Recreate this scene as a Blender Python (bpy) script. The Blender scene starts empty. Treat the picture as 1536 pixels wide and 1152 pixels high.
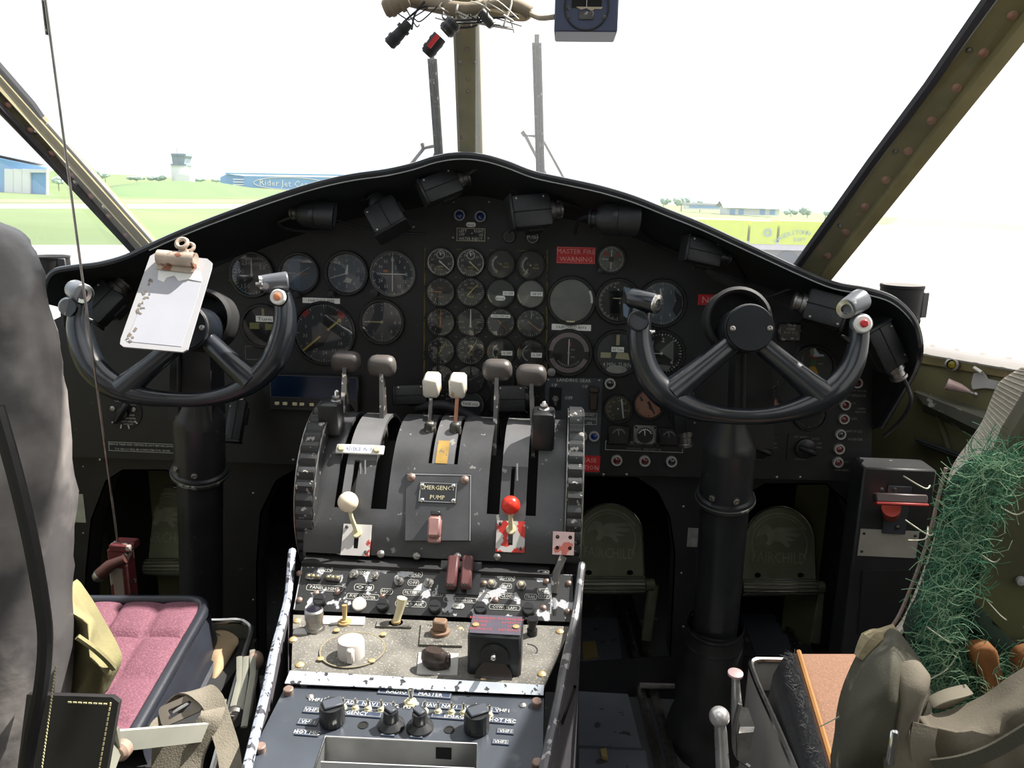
import bpy, bmesh, math, random
from mathutils import Vector as V, Matrix as MX, geometry, noise as mnoise
from math import sin, cos, tan, pi, radians as rad, degrees as deg, sqrt, atan2
random.seed(11)
sc = bpy.context.scene
COL = sc.collection
# ------------------------------------------------------------------ camera
FW, FH, FL = 1536, 1152, 1195.0
PITCH, YAW, ROLL = rad(13.2), rad(3.5), rad(1.2)
CAM = V((.17, 0, .98))
fw = V((-sin(YAW)*cos(PITCH), cos(YAW)*cos(PITCH), -sin(PITCH)))
_r0 = V((cos(YAW), sin(YAW), 0)); _u0 = _r0.cross(fw)
CR = _r0*cos(ROLL) + _u0*sin(ROLL)
CU = _u0*cos(ROLL) - _r0*sin(ROLL)
cd = bpy.data.cameras.new('camera'); cam = bpy.data.objects.new('camera', cd); COL.objects.link(cam)
cam.matrix_world = MX(((CR.x, CU.x, -fw.x, CAM.x), (CR.y, CU.y, -fw.y, CAM.y), (CR.z, CU.z, -fw.z, CAM.z), (0, 0, 0, 1)))
cd.sensor_width = 36; cd.lens = 36*FL/FW; cd.clip_start = .02; cd.clip_end = 5000
sc.camera = cam
sc.view_settings.view_transform = 'Standard'; sc.view_settings.look = 'None'
sc.view_settings.gamma = 1; sc.view_settings.use_curve_mapping = False
sc.view_settings.exposure = 0.5
sc.cycles.use_denoising = True
sc.cycles.max_bounces = 8; sc.cycles.transparent_max_bounces = 16
sc.cycles.sample_clamp_indirect = 4.0
# ------------------------------------------------------------------ sky and sun
SUND = V((.52, .27, .81)).normalized()
w = bpy.data.worlds.new('hazy sky'); sc.world = w; w.use_nodes = True
nt = w.node_tree; nt.nodes.clear()
out = nt.nodes.new('ShaderNodeOutputWorld'); bg = nt.nodes.new('ShaderNodeBackground')
geo = nt.nodes.new('ShaderNodeTexCoord'); dp = nt.nodes.new('ShaderNodeVectorMath'); dp.operation = 'DOT_PRODUCT'
dp.inputs[1].default_value = SUND
rp = nt.nodes.new('ShaderNodeValToRGB')
rp.color_ramp.elements[0].position = 0; rp.color_ramp.elements[0].color = (.80, .90, 1, 1)
rp.color_ramp.elements[1].position = .55; rp.color_ramp.elements[1].color = (1, 1, 1, 1)
mr = nt.nodes.new('ShaderNodeMapRange'); mr.inputs[1].default_value = -.1; mr.inputs[2].default_value = 1
mr.inputs[3].default_value = .92; mr.inputs[4].default_value = 1.35
nt.links.new(geo.outputs['Generated'], dp.inputs[0]); nt.links.new(dp.outputs['Value'], rp.inputs[0]); nt.links.new(dp.outputs['Value'], mr.inputs[0])
nt.links.new(rp.outputs[0], bg.inputs[0]); nt.links.new(mr.outputs[0], bg.inputs[1]); nt.links.new(bg.outputs[0], out.inputs[0])
sl = bpy.data.lights.new('sun', 'SUN'); sl.energy = 11.5; sl.angle = rad(.6); sl.color = (1, .95, .87)
so = bpy.data.objects.new('sun', sl); COL.objects.link(so)
so.rotation_euler = SUND.to_track_quat('Z', 'Y').to_euler()

# ------------------------------------------------------------------ projection helpers: where a sight line meets a real plane
def ray(px, py): return fw + CR*((px-FW/2)/FL) + CU*((FH/2-py)/FL)
def P(px, py, y): d = ray(px, py); return CAM + d*((y-CAM.y)/d.y)
def PZ(px, py, z): d = ray(px, py); return CAM + d*((z-CAM.z)/d.z)
def PX(px, py, x): d = ray(px, py); return CAM + d*((x-CAM.x)/d.x)
def S(n, pt): return n*(V(pt)-CAM).dot(fw)/FL
def frame(o, n, x=(1, 0, 0)):
    n = V(n).normalized(); y = n.cross(V(x)).normalized(); x = y.cross(n)
    return MX(((x.x, y.x, n.x, o[0]), (x.y, y.y, n.y, o[1]), (x.z, y.z, n.z, o[2]), (0, 0, 0, 1)))
def on(fr, px, py, h=0):
    o = fr.translation + fr.col[2].to_3d()*h; n = fr.col[2].to_3d(); d = ray(px, py)
    p = CAM + d*((o-CAM).dot(n)/d.dot(n)); q = fr.inverted() @ p
    return V((q.x, q.y))
def onw(fr, px, py, h=0): q = on(fr, px, py, h); return fr @ V((q.x, q.y, h))
def T(x, y=0, z=0): return MX.Translation(V((x, y, z)) if not hasattr(x, '__len__') else V(x))
def RZ(a): return MX.Rotation(rad(a), 4, 'Z')
def RX(a): return MX.Rotation(rad(a), 4, 'X')
def RY(a): return MX.Rotation(rad(a), 4, 'Y')
def cr(pts, n=6, closed=False):
    pts = [V(p) for p in pts]; o = []; N = len(pts)
    for i in range(N if closed else N-1):
        g = (lambda k: pts[k % N]) if closed else (lambda k: pts[min(max(k, 0), N-1)])
        a, b, c, d = g(i-1), g(i), g(i+1), g(i+2)
        for k in range(n):
            t = k/n
            o.append(.5*((2*b)+(c-a)*t+(2*a-5*b+4*c-d)*t*t+(3*b-a-3*c+d)*t**3))
    if not closed: o.append(pts[-1])
    return o

# ------------------------------------------------------------------ mesh builder
_txt = {}
def text_geo(s):
    if s not in _txt:
        cu = bpy.data.curves.new('lettering', 'FONT'); cu.body = s; cu.size = 1; cu.resolution_u = 1
        o = bpy.data.objects.new('lettering', cu); me = bpy.data.meshes.new_from_object(o)
        vs = [v.co.copy() for v in me.vertices]; fs = [tuple(p.vertices) for p in me.polygons]
        bpy.data.objects.remove(o); bpy.data.curves.remove(cu); bpy.data.meshes.remove(me)
        if vs:
            x0 = min(v.x for v in vs); x1 = max(v.x for v in vs)
        else: x0 = x1 = 0
        _txt[s] = (vs, fs, x0, x1)
    return _txt[s]
_rb = {}
def rbox_geo(b, seg):
    k = (round(b[0], 5), round(b[1], 5), round(b[2], 5), round(b[3], 5), seg)
    if k not in _rb:
        bm = bmesh.new(); bmesh.ops.create_cube(bm, size=1)
        for v in bm.verts: v.co = V((v.co.x*b[0], v.co.y*b[1], v.co.z*b[2]))
        bmesh.ops.bevel(bm, geom=bm.edges[:], offset=min(b[3], min(b[:3])*.49), segments=seg, affect='EDGES', profile=.5)
        bm.verts.index_update()
        _rb[k] = ([v.co.copy() for v in bm.verts], [tuple(v.index for v in f.verts) for f in bm.faces]); bm.free()
    return _rb[k]
class B:
    def __init__(s): s.v = []; s.f = []
    def add(s, vs, fs, m=None):
        o = len(s.v)
        s.v += [(m @ V(p)) if m else V(p) for p in vs]; s.f += [tuple(i+o for i in f) for f in fs]; return s
    def box(s, c, sz, m=None, bev=0, seg=1):
        if bev: vs, fs = rbox_geo((*sz, bev), seg)
        else:
            x, y, z = [q/2 for q in sz]
            vs = [V((a, b, d)) for a in (-x, x) for b in (-y, y) for d in (-z, z)]
            fs = [(0, 1, 3, 2), (4, 6, 7, 5), (0, 4, 5, 1), (2, 3, 7, 6), (0, 2, 6, 4), (1, 5, 7, 3)]
        t = T(c); return s.add(vs, fs, (m @ t) if m else t)
    def tube(s, pts, r, n=8, cap=True, closed=False, flat=1, ref=None):
        pts = [V(p) for p in pts]; N = len(pts)
        rs = r if hasattr(r, '__len__') else [r]*N
        if len(rs) != N: rs = [rs[min(int(i*(len(rs)-1)/(N-1)), len(rs)-2)]*(1-((i*(len(rs)-1)/(N-1)) - min(int(i*(len(rs)-1)/(N-1)), len(rs)-2))) + rs[min(int(i*(len(rs)-1)/(N-1)), len(rs)-2)+1]*((i*(len(rs)-1)/(N-1)) - min(int(i*(len(rs)-1)/(N-1)), len(rs)-2)) for i in range(N)]
        vs = []; u = None
        for i in range(N):
            a = pts[(i-1) % N] if closed else pts[max(i-1, 0)]; b = pts[(i+1) % N] if closed else pts[min(i+1, N-1)]
            t = (b-a).normalized()
            if ref is not None: u = V(ref)
            elif u is None: u = V((0, 0, 1)) if abs(t.z) < .9 else V((1, 0, 0))
            u = (u - t*u.dot(t)).normalized(); w_ = t.cross(u)
            for k in range(n):
                q = 2*pi*k/n; vs.append(pts[i] + (u*cos(q)*flat + w_*sin(q))*rs[i])
        fs = []
        for i in range(N if closed else N-1):
            j = (i+1) % N
            for k in range(n): fs.append((i*n+k, i*n+(k+1) % n, j*n+(k+1) % n, j*n+k))
        if cap and not closed: fs += [tuple(range(n-1, -1, -1)), tuple((N-1)*n+k for k in range(n))]
        return s.add(vs, fs)
    def cyl(s, a, b, r, r2=None, n=16): return s.tube([a, b], [r, r if r2 is None else r2], n)
    def lathe(s, prof, n=24, m=None, cap=True):
        vs = [V((r*cos(2*pi*k/n), r*sin(2*pi*k/n), z)) for r, z in prof for k in range(n)]
        fs = [(i*n+k, i*n+(k+1) % n, (i+1)*n+(k+1) % n, (i+1)*n+k) for i in range(len(prof)-1) for k in range(n)]
        if cap:
            fs += [tuple(range(n-1, -1, -1))] if prof[0][0] > 1e-6 else []
            L = (len(prof)-1)*n
            fs += [tuple(L+k for k in range(n))] if prof[-1][0] > 1e-6 else []
        return s.add(vs, fs, m)
    def plate(s, outer, holes=(), z0=0, z1=.002, m=None):
        loops = [[V((p[0], p[1], 0)) for p in L] for L in [outer, *holes]]
        tri = geometry.tessellate_polygon(loops); pts = [p for L in loops for p in L]; n = len(pts)
        vs = [V((p.x, p.y, z1)) for p in pts] + [V((p.x, p.y, z0)) for p in pts]
        fs = []
        for t in tri:
            a, b, c = [pts[i] for i in t]
            if (b-a).cross(c-a).z < 0: t = (t[0], t[2], t[1])
            fs += [tuple(t), (t[0]+n, t[2]+n, t[1]+n)]
        o = 0
        for L in loops:
            k = len(L); ar = sum(L[i].x*L[(i+1) % k].y-L[(i+1) % k].x*L[i].y for i in range(k)); first = (o == 0)
            for i in range(k):
                a, b = o+i, o+(i+1) % k
                q = (a, a+n, b+n, b)
                fs.append(q if (ar > 0) == first else q[::-1])
            o += k
        return s.add(vs, fs, m)
    def sph(s, c, r, nu=16, nv=10, m=None):
        r = r if hasattr(r, '__len__') else (r, r, r); c = V(c)
        vs = [V((0, 0, r[2]))] + [V((r[0]*sin(pi*j/nv)*cos(2*pi*k/nu), r[1]*sin(pi*j/nv)*sin(2*pi*k/nu), r[2]*cos(pi*j/nv))) for j in range(1, nv) for k in range(nu)] + [V((0, 0, -r[2]))]
        fs = [(0, 1+k, 1+(k+1) % nu) for k in range(nu)]
        fs += [(1+j*nu+k, 1+(j+1)*nu+k, 1+(j+1)*nu+(k+1) % nu, 1+j*nu+(k+1) % nu) for j in range(nv-2) for k in range(nu)]
        L = 1+(nv-2)*nu; fs += [(L+k, len(vs)-1, L+(k+1) % nu) for k in range(nu)]
        t = T(c); return s.add(vs, fs, (m @ t) if m else t)
    def arc(s, r0, r1, a0, a1, z, n=20, h=.0003, m=None):   # angles clockwise from up, in degrees
        vs = []; 
        for i in range(n+1):
            a = rad(a0+(a1-a0)*i/n); x, y = sin(a), cos(a)
            vs += [V((r0*x, r0*y, z)), V((r1*x, r1*y, z)), V((r0*x, r0*y, z-h)), V((r1*x, r1*y, z-h))]
        fs = []
        for i in range(n):
            a, b = 4*i, 4*i+4; fs += [(a, b, b+1, a+1), (a+1, b+1, b+3, a+3), (a, a+2, b+2, b)]
        return s.add(vs, fs, m)
    def bar(s, a, r0, r1, w0, z, w1=None, h=.0003, m=None):  # radial bar at angle a (deg clockwise from up)
        w1 = w0 if w1 is None else w1; d = V((sin(rad(a)), cos(rad(a)), 0)); p = V((d.y, -d.x, 0)); k = V((0, 0, z)); l = V((0, 0, z-h))
        q = [d*r0-p*w0/2, d*r0+p*w0/2, d*r1+p*w1/2, d*r1-p*w1/2]
        return s.add([x+k for x in q]+[x+l for x in q], [(3, 2, 1, 0), (0, 1, 5, 4), (1, 2, 6, 5), (2, 3, 7, 6), (3, 0, 4, 7)], m)
    def text(s, t, size, x=0, y=0, z=0, rot=0, m=None, wide=1, width=None, mono=0):
        vs, fs, x0, x1 = text_geo(t)
        if not vs: return s
        sx = size*wide if width is None else width/max(x1-x0, .01)
        mm = T(x, y, z) @ RZ(rot) @ MX.Diagonal((sx, size, size, 1)) @ T(-(x0+x1)/2, -.35, 0)
        return s.add(vs, fs, (m @ mm) if m else mm)
    def loft(s, rows, closed=False, cap=False):
        n = len(rows[0]); vs = [V(p) for r in rows for p in r]; K = n if closed else n-1
        fs = [(i*n+k, i*n+(k+1) % n, (i+1)*n+(k+1) % n, (i+1)*n+k) for i in range(len(rows)-1) for k in range(K)]
        if cap: fs += [tuple(range(n-1, -1, -1)), tuple((len(rows)-1)*n+k for k in range(n))]
        return s.add(vs, fs)
    def slab(s, grid, th):      # a sheet given as a grid of points, thickened along its normals
        nr, nc = len(grid), len(grid[0]); nm = []
        for i in range(nr):
            for j in range(nc):
                a = grid[min(i+1, nr-1)][j]-grid[max(i-1, 0)][j]; b = grid[i][min(j+1, nc-1)]-grid[i][max(j-1, 0)]
                q = a.cross(b); nm.append(q.normalized() if q.length > 1e-9 else V((0, 0, 1)))
        vs = [p for r in grid for p in r]; N = len(vs); vs = vs + [vs[i]-nm[i]*th for i in range(N)]
        fs = []
        for i in range(nr-1):
            for j in range(nc-1):
                a, b, c, d = i*nc+j, (i+1)*nc+j, (i+1)*nc+j+1, i*nc+j+1
                fs += [(a, b, c, d), (d+N, c+N, b+N, a+N)]
        ed = [(0*nc+j, j+1) for j in range(nc-1)] + [((nr-1)*nc+j+1, (nr-1)*nc+j) for j in range(nc-1)] + [((i+1)*nc, i*nc) for i in range(nr-1)] + [(i*nc+nc-1, (i+1)*nc+nc-1) for i in range(nr-1)]
        fs += [(a, b, b+N, a+N) for a, b in ed]
        return s.add(vs, fs)

WM = {}
def ob(name, mb, m, parent=None, world=False, smooth=38, mod=None):
    me = bpy.data.meshes.new(name)
    vs = mb.v
    if world and parent is not None:
        inv = WM[parent].inverted(); vs = [inv @ p for p in vs]
    me.from_pydata([tuple(p) for p in vs], [], mb.f); me.update()
    me.materials.append(m)
    if smooth: me.shade_smooth(); me.set_sharp_from_angle(angle=rad(smooth))
    o = bpy.data.objects.new(name, me); COL.objects.link(o)
    if parent is not None: o.parent = parent; WM[o] = WM[parent]
    else: WM[o] = MX.Identity(4)
    return o
def share(src, parent, m=None):     # a further piece with the same mesh data
    o = src.copy(); COL.objects.link(o); o.parent = parent; WM[o] = WM[parent]
    if m is not None: o.matrix_local = m
    return o
def tag(o, label, cat, group=None, kind=None):
    if label: o['label'] = label
    if cat: o['category'] = cat
    if group: o['group'] = group
    if kind: o['kind'] = kind
    return o
def thing(name, label, cat, m=None, group=None):
    o = bpy.data.objects.new(name, None); COL.objects.link(o); o.empty_display_size = .02
    m = MX.Identity(4) if m is None else (T(m) if isinstance(m, V) else m)
    o.matrix_world = m; WM[o] = m.copy()
    return tag(o, label, cat, group)
def st(name, mb, m, smooth=38):
    o = ob(name, mb, m, smooth=smooth); o['kind'] = 'structure'; return o

# ------------------------------------------------------------------ materials
MAT = {}
def mat(name, col, rough=.5, metal=0, var=.12, vs=25, bump=0, bs=300, chip=None, cth=.62, cs=40, dust=None, dth=.55, ds=60, spec=.5, coat=0, sheen=0, crough=None):
    m = bpy.data.materials.new(name); m.use_nodes = True; t = m.node_tree; b = t.nodes['Principled BSDF']; L = t.links.new
    tc = t.nodes.new('ShaderNodeTexCoord')
    def nz(scale, detail=4):
        n = t.nodes.new('ShaderNodeTexNoise'); n.inputs['Scale'].default_value = scale; n.inputs['Detail'].default_value = detail
        L(tc.outputs['Object'], n.inputs['Vector']); return n
    def mix(a, c, f):
        x = t.nodes.new('ShaderNodeMix'); x.data_type = 'RGBA'
        for i, q in ((6, a), (7, c)):
            if hasattr(q, 'is_linked'): L(q, x.inputs[i])
            else: x.inputs[i].default_value = (*q[:3], 1)
        L(f, x.inputs[0]); return x.outputs[2]
    def ramp(n, a, c):
        r = t.nodes.new('ShaderNodeMapRange'); r.inputs[1].default_value = a; r.inputs[2].default_value = c; L(n.outputs[0], r.inputs[0]); return r.outputs[0]
    c = col
    n1 = nz(vs)
    c = mix([q*(1-var) for q in col], [min(q*(1+var), 1) for q in col], ramp(n1, .3, .7))
    if dust: c = mix(c, dust, ramp(nz(ds, 8), dth, dth+.12))
    b.inputs['Roughness'].default_value = rough; b.inputs['Metallic'].default_value = metal
    if chip:
        f = ramp(nz(cs, 5), cth, cth+.02); c = mix(c, chip, f)
    L(c, b.inputs['Base Color']); b.inputs['Specular IOR Level'].default_value = spec
    if coat: b.inputs['Coat Weight'].default_value = coat; b.inputs['Coat Roughness'].default_value = .15
    if sheen: b.inputs['Sheen Weight'].default_value = sheen
    if bump:
        bp = t.nodes.new('ShaderNodeBump'); bp.inputs['Strength'].default_value = bump; bp.inputs['Distance'].default_value = .001
        L(nz(bs, 3).outputs[0], bp.inputs['Height']); L(bp.outputs[0], b.inputs['Normal'])
    MAT[name] = m; return m
def glassy(name, haze=0, col=(.9, .9, .9), gloss=.06, ns=0, tint=(1, 1, 1), hz2=None):
    m = bpy.data.materials.new(name); m.use_nodes = True; t = m.node_tree; t.nodes.clear(); L = t.links.new
    o = t.nodes.new('ShaderNodeOutputMaterial'); tr = t.nodes.new('ShaderNodeBsdfTransparent'); tr.inputs[0].default_value = (*tint, 1)
    gl = t.nodes.new('ShaderNodeBsdfGlossy'); gl.inputs['Roughness'].default_value = .03
    fr = t.nodes.new('ShaderNodeFresnel'); fr.inputs[0].default_value = 1.5
    fm = t.nodes.new('ShaderNodeMath'); fm.operation = 'MULTIPLY'; fm.inputs[1].default_value = gloss; L(fr.outputs[0], fm.inputs[0])
    m1 = t.nodes.new('ShaderNodeMixShader'); L(fm.outputs[0], m1.inputs[0]); L(tr.outputs[0], m1.inputs[1]); L(gl.outputs[0], m1.inputs[2])
    last = m1
    if haze:
        tl = t.nodes.new('ShaderNodeBsdfTranslucent'); tl.inputs[0].default_value = (*col, 1)
        df = t.nodes.new('ShaderNodeBsdfDiffuse'); df.inputs[0].default_value = (*col, 1)
        md = t.nodes.new('ShaderNodeMixShader'); md.inputs[0].default_value = .35; L(tl.outputs[0], md.inputs[1]); L(df.outputs[0], md.inputs[2])
        m2 = t.nodes.new('ShaderNodeMixShader'); m2.inputs[0].default_value = haze
        if ns:
            tc = t.nodes.new('ShaderNodeTexCoord'); n = t.nodes.new('ShaderNodeTexNoise'); n.inputs['Scale'].default_value = ns; n.inputs['Detail'].default_value = 6
            L(tc.outputs['Object'], n.inputs['Vector'])
            r = t.nodes.new('ShaderNodeMapRange'); r.inputs[1].default_value = .3; r.inputs[2].default_value = .75; r.inputs[3].default_value = haze; r.inputs[4].default_value = hz2 or haze*1.5
            L(n.outputs[0], r.inputs[0]); L(r.outputs[0], m2.inputs[0])
        L(last.outputs[0], m2.inputs[1]); L(md.outputs[0], m2.inputs[2]); last = m2
    L(last.outputs[0], o.inputs[0]); MAT[name] = m; return m
def cl(*a): return tuple((x/255/12.92 if x <= 10 else ((x/255+.055)/1.055)**2.4) for x in a)

black = mat('black panel paint', (.0085, .0085, .0095), .5, 0, .25, 18, .15, 500, dust=(.06, .055, .05), dth=.68, ds=90)
hoodm = mat('black hood paint', (.008, .008, .009), .55, 0, .3, 9, .1, 200, spec=.3)
matte = mat('matte black', (.012, .012, .013), .7, 0, .2, 30)
blk2 = mat('satin black plastic', (.014, .015, .017), .35, 0, .2, 30)
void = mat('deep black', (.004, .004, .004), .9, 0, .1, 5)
yokem = mat('blue black enamel', (.010, .013, .018), .3, 0, .25, 30, .05, 200, coat=.4)
greyp = mat('grey panel paint', (.045, .05, .06), .45, 0, .15, 20, .1, 400)
lgrey = mat('worn light grey paint', (.35, .36, .37), .5, 0, .15, 30)
chrome = mat('bright metal', (.65, .64, .62), .22, 1, .1, 40)
steel = mat('dull steel', (.32, .31, .30), .4, 1, .25, 60, .1, 200)
alum = mat('bare aluminium', (.55, .55, .55), .35, 1, .12, 12, .05, 80)
darkst = mat('dark worn steel', (.10, .095, .09), .45, .8, .3, 60, chip=(.4, .38, .34), cth=.6, cs=120)
olive = mat('olive drab paint', cl(106, 104, 76), .5, 0, .15, 8, .08, 200, dust=(.16, .15, .11), dth=.62, ds=14)
olive2 = mat('olive frame paint', cl(122, 114, 80), .45, 0, .18, 20, .08, 200, chip=cl(140, 120, 95), cth=.67, cs=40)
rubber = mat('black rubber', (.02, .018, .024), .6, 0, .2, 30)
white = mat('white print', (.78, .78, .75), .6, 0, .05, 30)
dimw = mat('dim white print', (.50, .50, .47), .6, 0, .1, 60)
faint = mat('worn faint print', (.20, .20, .19), .6, 0, .3, 90)
yell = mat('yellowed print', (.55, .45, .16), .6, 0, .15, 60)
cream = mat('cream paint', (.60, .55, .35), .55, 0, .1, 60)
orange = mat('orange print', (.50, .20, .06), .6)
redp = mat('red placard', (.52, .015, .02), .4, 0, .08, 30)
redd = mat('red print', (.35, .05, .05), .6)
bluep = mat('blue lens', (.01, .03, .16), .15, 0, .1, 30, coat=.8)
redl = mat('dark red lens', (.12, .012, .015), .15, 0, .1, 30, coat=.8)
blkl = mat('dark lens', (.012, .012, .02), .12, 0, .1, 30, coat=.8)
grnp = mat('green print', (.06, .28, .12), .6)
cyan = mat('cyan print', (.12, .32, .40), .6)
amber = mat('amber print', (.62, .33, .02), .6)
glassg = glassy('gauge glass', 0, gloss=1.2)
worn = mat('chipped black panel', (.02, .021, .022), .45, 0, .2, 20, .15, 300, chip=(.42, .43, .46), cth=.56, cs=34)
edgew = mat('worn edge metal', (.30, .33, .40), .5, .2, .15, 40, chip=(.04, .04, .05), cth=.55, cs=120)
dusty = mat('dusty khaki panel', (.105, .100, .088), .7, 0, .45, 22, .2, 300, dust=(.30, .285, .25), dth=.57, ds=420)
dkknob = mat('brown black bakelite', (.035, .025, .022), .3, 0, .2, 30)
# ================================================================== outside: airfield
GT = tan(rad(1.9))
FG = frame((0, 0, -3.1), (GT, 0, 1))
def gz(x): return -3.1 - x*GT
def G(px, py): return onw(FG, px, py)
def hor(px): return 268 + (px-265)*.0551
grass = mat('mown grass', cl(84, 103, 56), .9, 0, .12, .06, dust=cl(94, 108, 64), dth=.5, ds=.03)
grass2 = mat('berm grass', cl(76, 101, 58), .9, 0, .12, .1)
dry = mat('dry grass', cl(104, 104, 80), .9, 0, .12, .1)
conc = mat('pale concrete', cl(128, 127, 126), .8, 0, .06, .2, dust=cl(120, 118, 117), dth=.55, ds=.5)
def gpoly(pts, lift, m, name):
    vs = [V((p.x, p.y, p.z+lift)) for p in pts] + [V((p.x, p.y, p.z+lift-.3)) for p in pts]; n = len(pts)
    tri = geometry.tessellate_polygon([[V((p.x, p.y, 0)) for p in pts]]); fs = []
    for t in tri:
        a, b, c = [pts[i] for i in t]
        if ((b-a).cross(c-a)).z < 0: t = t[::-1]
        fs.append(tuple(t))
    ar = sum(pts[i].x*pts[(i+1) % n].y-pts[(i+1) % n].x*pts[i].y for i in range(n))
    for i in range(n):
        q = (i, i+n, (i+1) % n+n, (i+1) % n); fs.append(q if ar > 0 else q[::-1])
    b = B(); b.add(vs, fs); return st(name, b, m, 0)
def wp(x, y): return V((x, y, gz(x)))
gpoly([wp(-2500, -300), wp(1500, -300), wp(1500, 3500), wp(-2500, 3500)], 0, grass, 'airfield_ground')
gpoly([G(-700, 368), G(300, 368), G(640, 372), G(985, 331), G(1300, 336), G(1800, 362), wp(90, -60), wp(-120, -60)], .03, conc, 'apron')
gpoly([G(-500, 313), G(760, 313), G(760, 306), G(-500, 306)], .03, conc, 'taxiway')
gpoly([G(-500, 304), G(700, 304), G(700, 299), G(-500, 299)], .02, dry, 'dry_verge')
gpoly([G(980, 330), G(1500, 351), G(1500, 345), G(980, 324)], .06, conc, 'access_road')
tops = [(140, 290), (165, 279), (210, 273), (265, 271), (330, 274), (385, 283), (440, 292), (520, 296)]
r0 = [G(x, 295) for x, _ in tops]; r1 = []; r2 = []
for (x, y), q in zip(tops, r0):
    t = P(x, y, q.y+22); r1.append(t); r2.append(V((t.x, t.y+25, gz(t.x)-.5)))
rm = [a*.45+b*.55+V((0, 0, .15*abs(b.z-a.z))) for a, b in zip(r0, r1)]
b = B(); b.loft([r0, rm, r1, r2]); st('grass_bank', b, grass2, 60)

hblue = mat('pale blue metal cladding', cl(120, 165, 215), .5, 0, .05, .3)
hwhite = mat('white metal cladding', cl(225, 225, 230), .6, 0, .04, .3)
hgrey = mat('grey tower glass', cl(120, 135, 150), .25, 0, .2, .5)
leafm = mat('haze tinted tree foliage', cl(150, 172, 160), .9, 0, .2, .3)  # distance haze put into the leaf colour
barkm = mat('bark', cl(120, 110, 95), .9)
def wallpx(pts, y, d=.4):       # a wall facing the cockpit, drawn at its true distance
    q = [P(a, c, y) for a, c in pts]; o = q[0]
    b = B(); b.plate([(p.x, p.z) for p in q], (), 0, d, MX(((1, 0, 0, 0), (0, 0, -1, y), (0, 1, 0, 0), (0, 0, 0, 1)))); return b
# white and blue hangar
hy = 133
t = thing('hangar', 'white hangar with pale blue gable and tall white sliding doors', 'building', P(20, 293, hy))
ob('gable_wall', wallpx([(-110, 292), (72, 293), (72, 252), (-20, 233), (-110, 248)], hy), hblue, t, True)
for i, (x0, x1) in enumerate(((9, 22), (22.6, 35), (35.6, 47))):
    ob('door_panel', wallpx([(x0, 292), (x1, 292), (x1, 254), (x0, 253)], hy-.5), hwhite, t, True)
ob('lintel', wallpx([(47.5, 259), (71, 259), (71, 254), (47.5, 253.5)], hy-.5), hwhite, t, True)
ob('corner_trim', wallpx([(71, 293), (73, 293), (73, 253), (71, 253)], hy-.6), hwhite, t, True)
a, c, d = P(-20, 232, hy), P(73, 252, hy), P(-115, 248, hy); k = V((-32, 38, 0)); up = V((0, 0, .4))
b = B(); b.loft([[c, a, d], [c+k, a+k, d+k]]); b.loft([[c+k+up, a+k+up, d+k+up], [c+up, a+up, d+up]]); ob('roof', b, hwhite, t, True)
a, c = P(72, 293, hy), P(72, 252, hy); b = B(); b.loft([[a, c], [a+k, c+k]]); ob('side_wall', b, hwhite, t, True)
# control tower
ty = 420
t = thing('control_tower', 'white airport control tower with flared grey glass cab', 'building', P(268, 273, ty))
def bx(name, x0, x1, y0, y1, yy, dep, m, par):
    a, c = P(x0, y1, yy), P(x1, y0, yy); b = B(); b.box(((a.x+c.x)/2, yy+dep/2, (a.z+c.z)/2), (c.x-a.x, dep, c.z-a.z)); return ob(name, b, m, par, True)
bx('shaft', 258, 277, 246, 275, ty, 7, hwhite, t); bx('stair_wing', 263, 284, 262, 275, ty-3, 6, hwhite, t)
a, c, e, f = P(259, 246, ty), P(276, 246, ty), P(257, 233, ty), P(278, 233, ty); k = V((0, 6, 0)); k2 = V((0, 8, 0))
b = B(); b.loft([[a, c, c+k, a+k], [e, f, f+k2, e+k2]], True, True); ob('glass_cab', b, hgrey, t, True, 0)
bx('cab_roof', 256.5, 278.5, 230.5, 233.5, ty-.5, 9, hgrey, t); bx('balcony', 256, 279, 246, 248, ty-1, 9, hgrey, t)
b = B(); q = P(266, 231, ty+3); b.cyl(q, q+V((0, 0, 3)), .15, n=6); ob('antenna', b, hgrey, t, True)
# blue hangar with lettering
t = thing('hangar', 'long low pale blue hangar with big white lettering along its wall', 'building', P(400, 284, 320))
by = 320
ob('long_wall', wallpx([(366, 281), (640, 296), (640, 268), (366, 264)], by), hblue, t, True)
ob('gable_wall', wallpx([(331, 277), (366, 281), (366, 264), (341, 261), (331, 266)], by+1), hblue, t, True)
a, c = P(338, 261, by-1), P(645, 266, by-1); k = V((0, 30, 4))
b = B(); b.slab([[a, c], [a+k, c+k]], .5); ob('roof', b, hblue, t, True)
for i in range(3): ob('wall_band', wallpx([(350, 268+4*i), (366, 268.5+4*i), (366, 270+4*i), (350, 269.5+4*i)], by-.6, .3), hwhite, t, True)
q = P(425, 275, by-.7); wdt = S(92, q)
b = B(); b.text('Rider Jet Center', S(13, q), 0, 0, 0, -1.5, MX(((1, 0, 0, q.x+S(10, q)), (0, 0, -1, q.y), (0, 1, 0, q.z), (0, 0, 0, 1))), width=wdt); ob('lettering', b, white, t, True, 0)
b = B(); e = []
for i in range(33): an = 2*pi*i/32; e.append(q+V((S(10, q)+wdt*.6*cos(an), 0, S(9, q)*sin(an))))
b.tube(e, .18, 4, False); ob('oval_outline', b, white, t, True)
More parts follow.
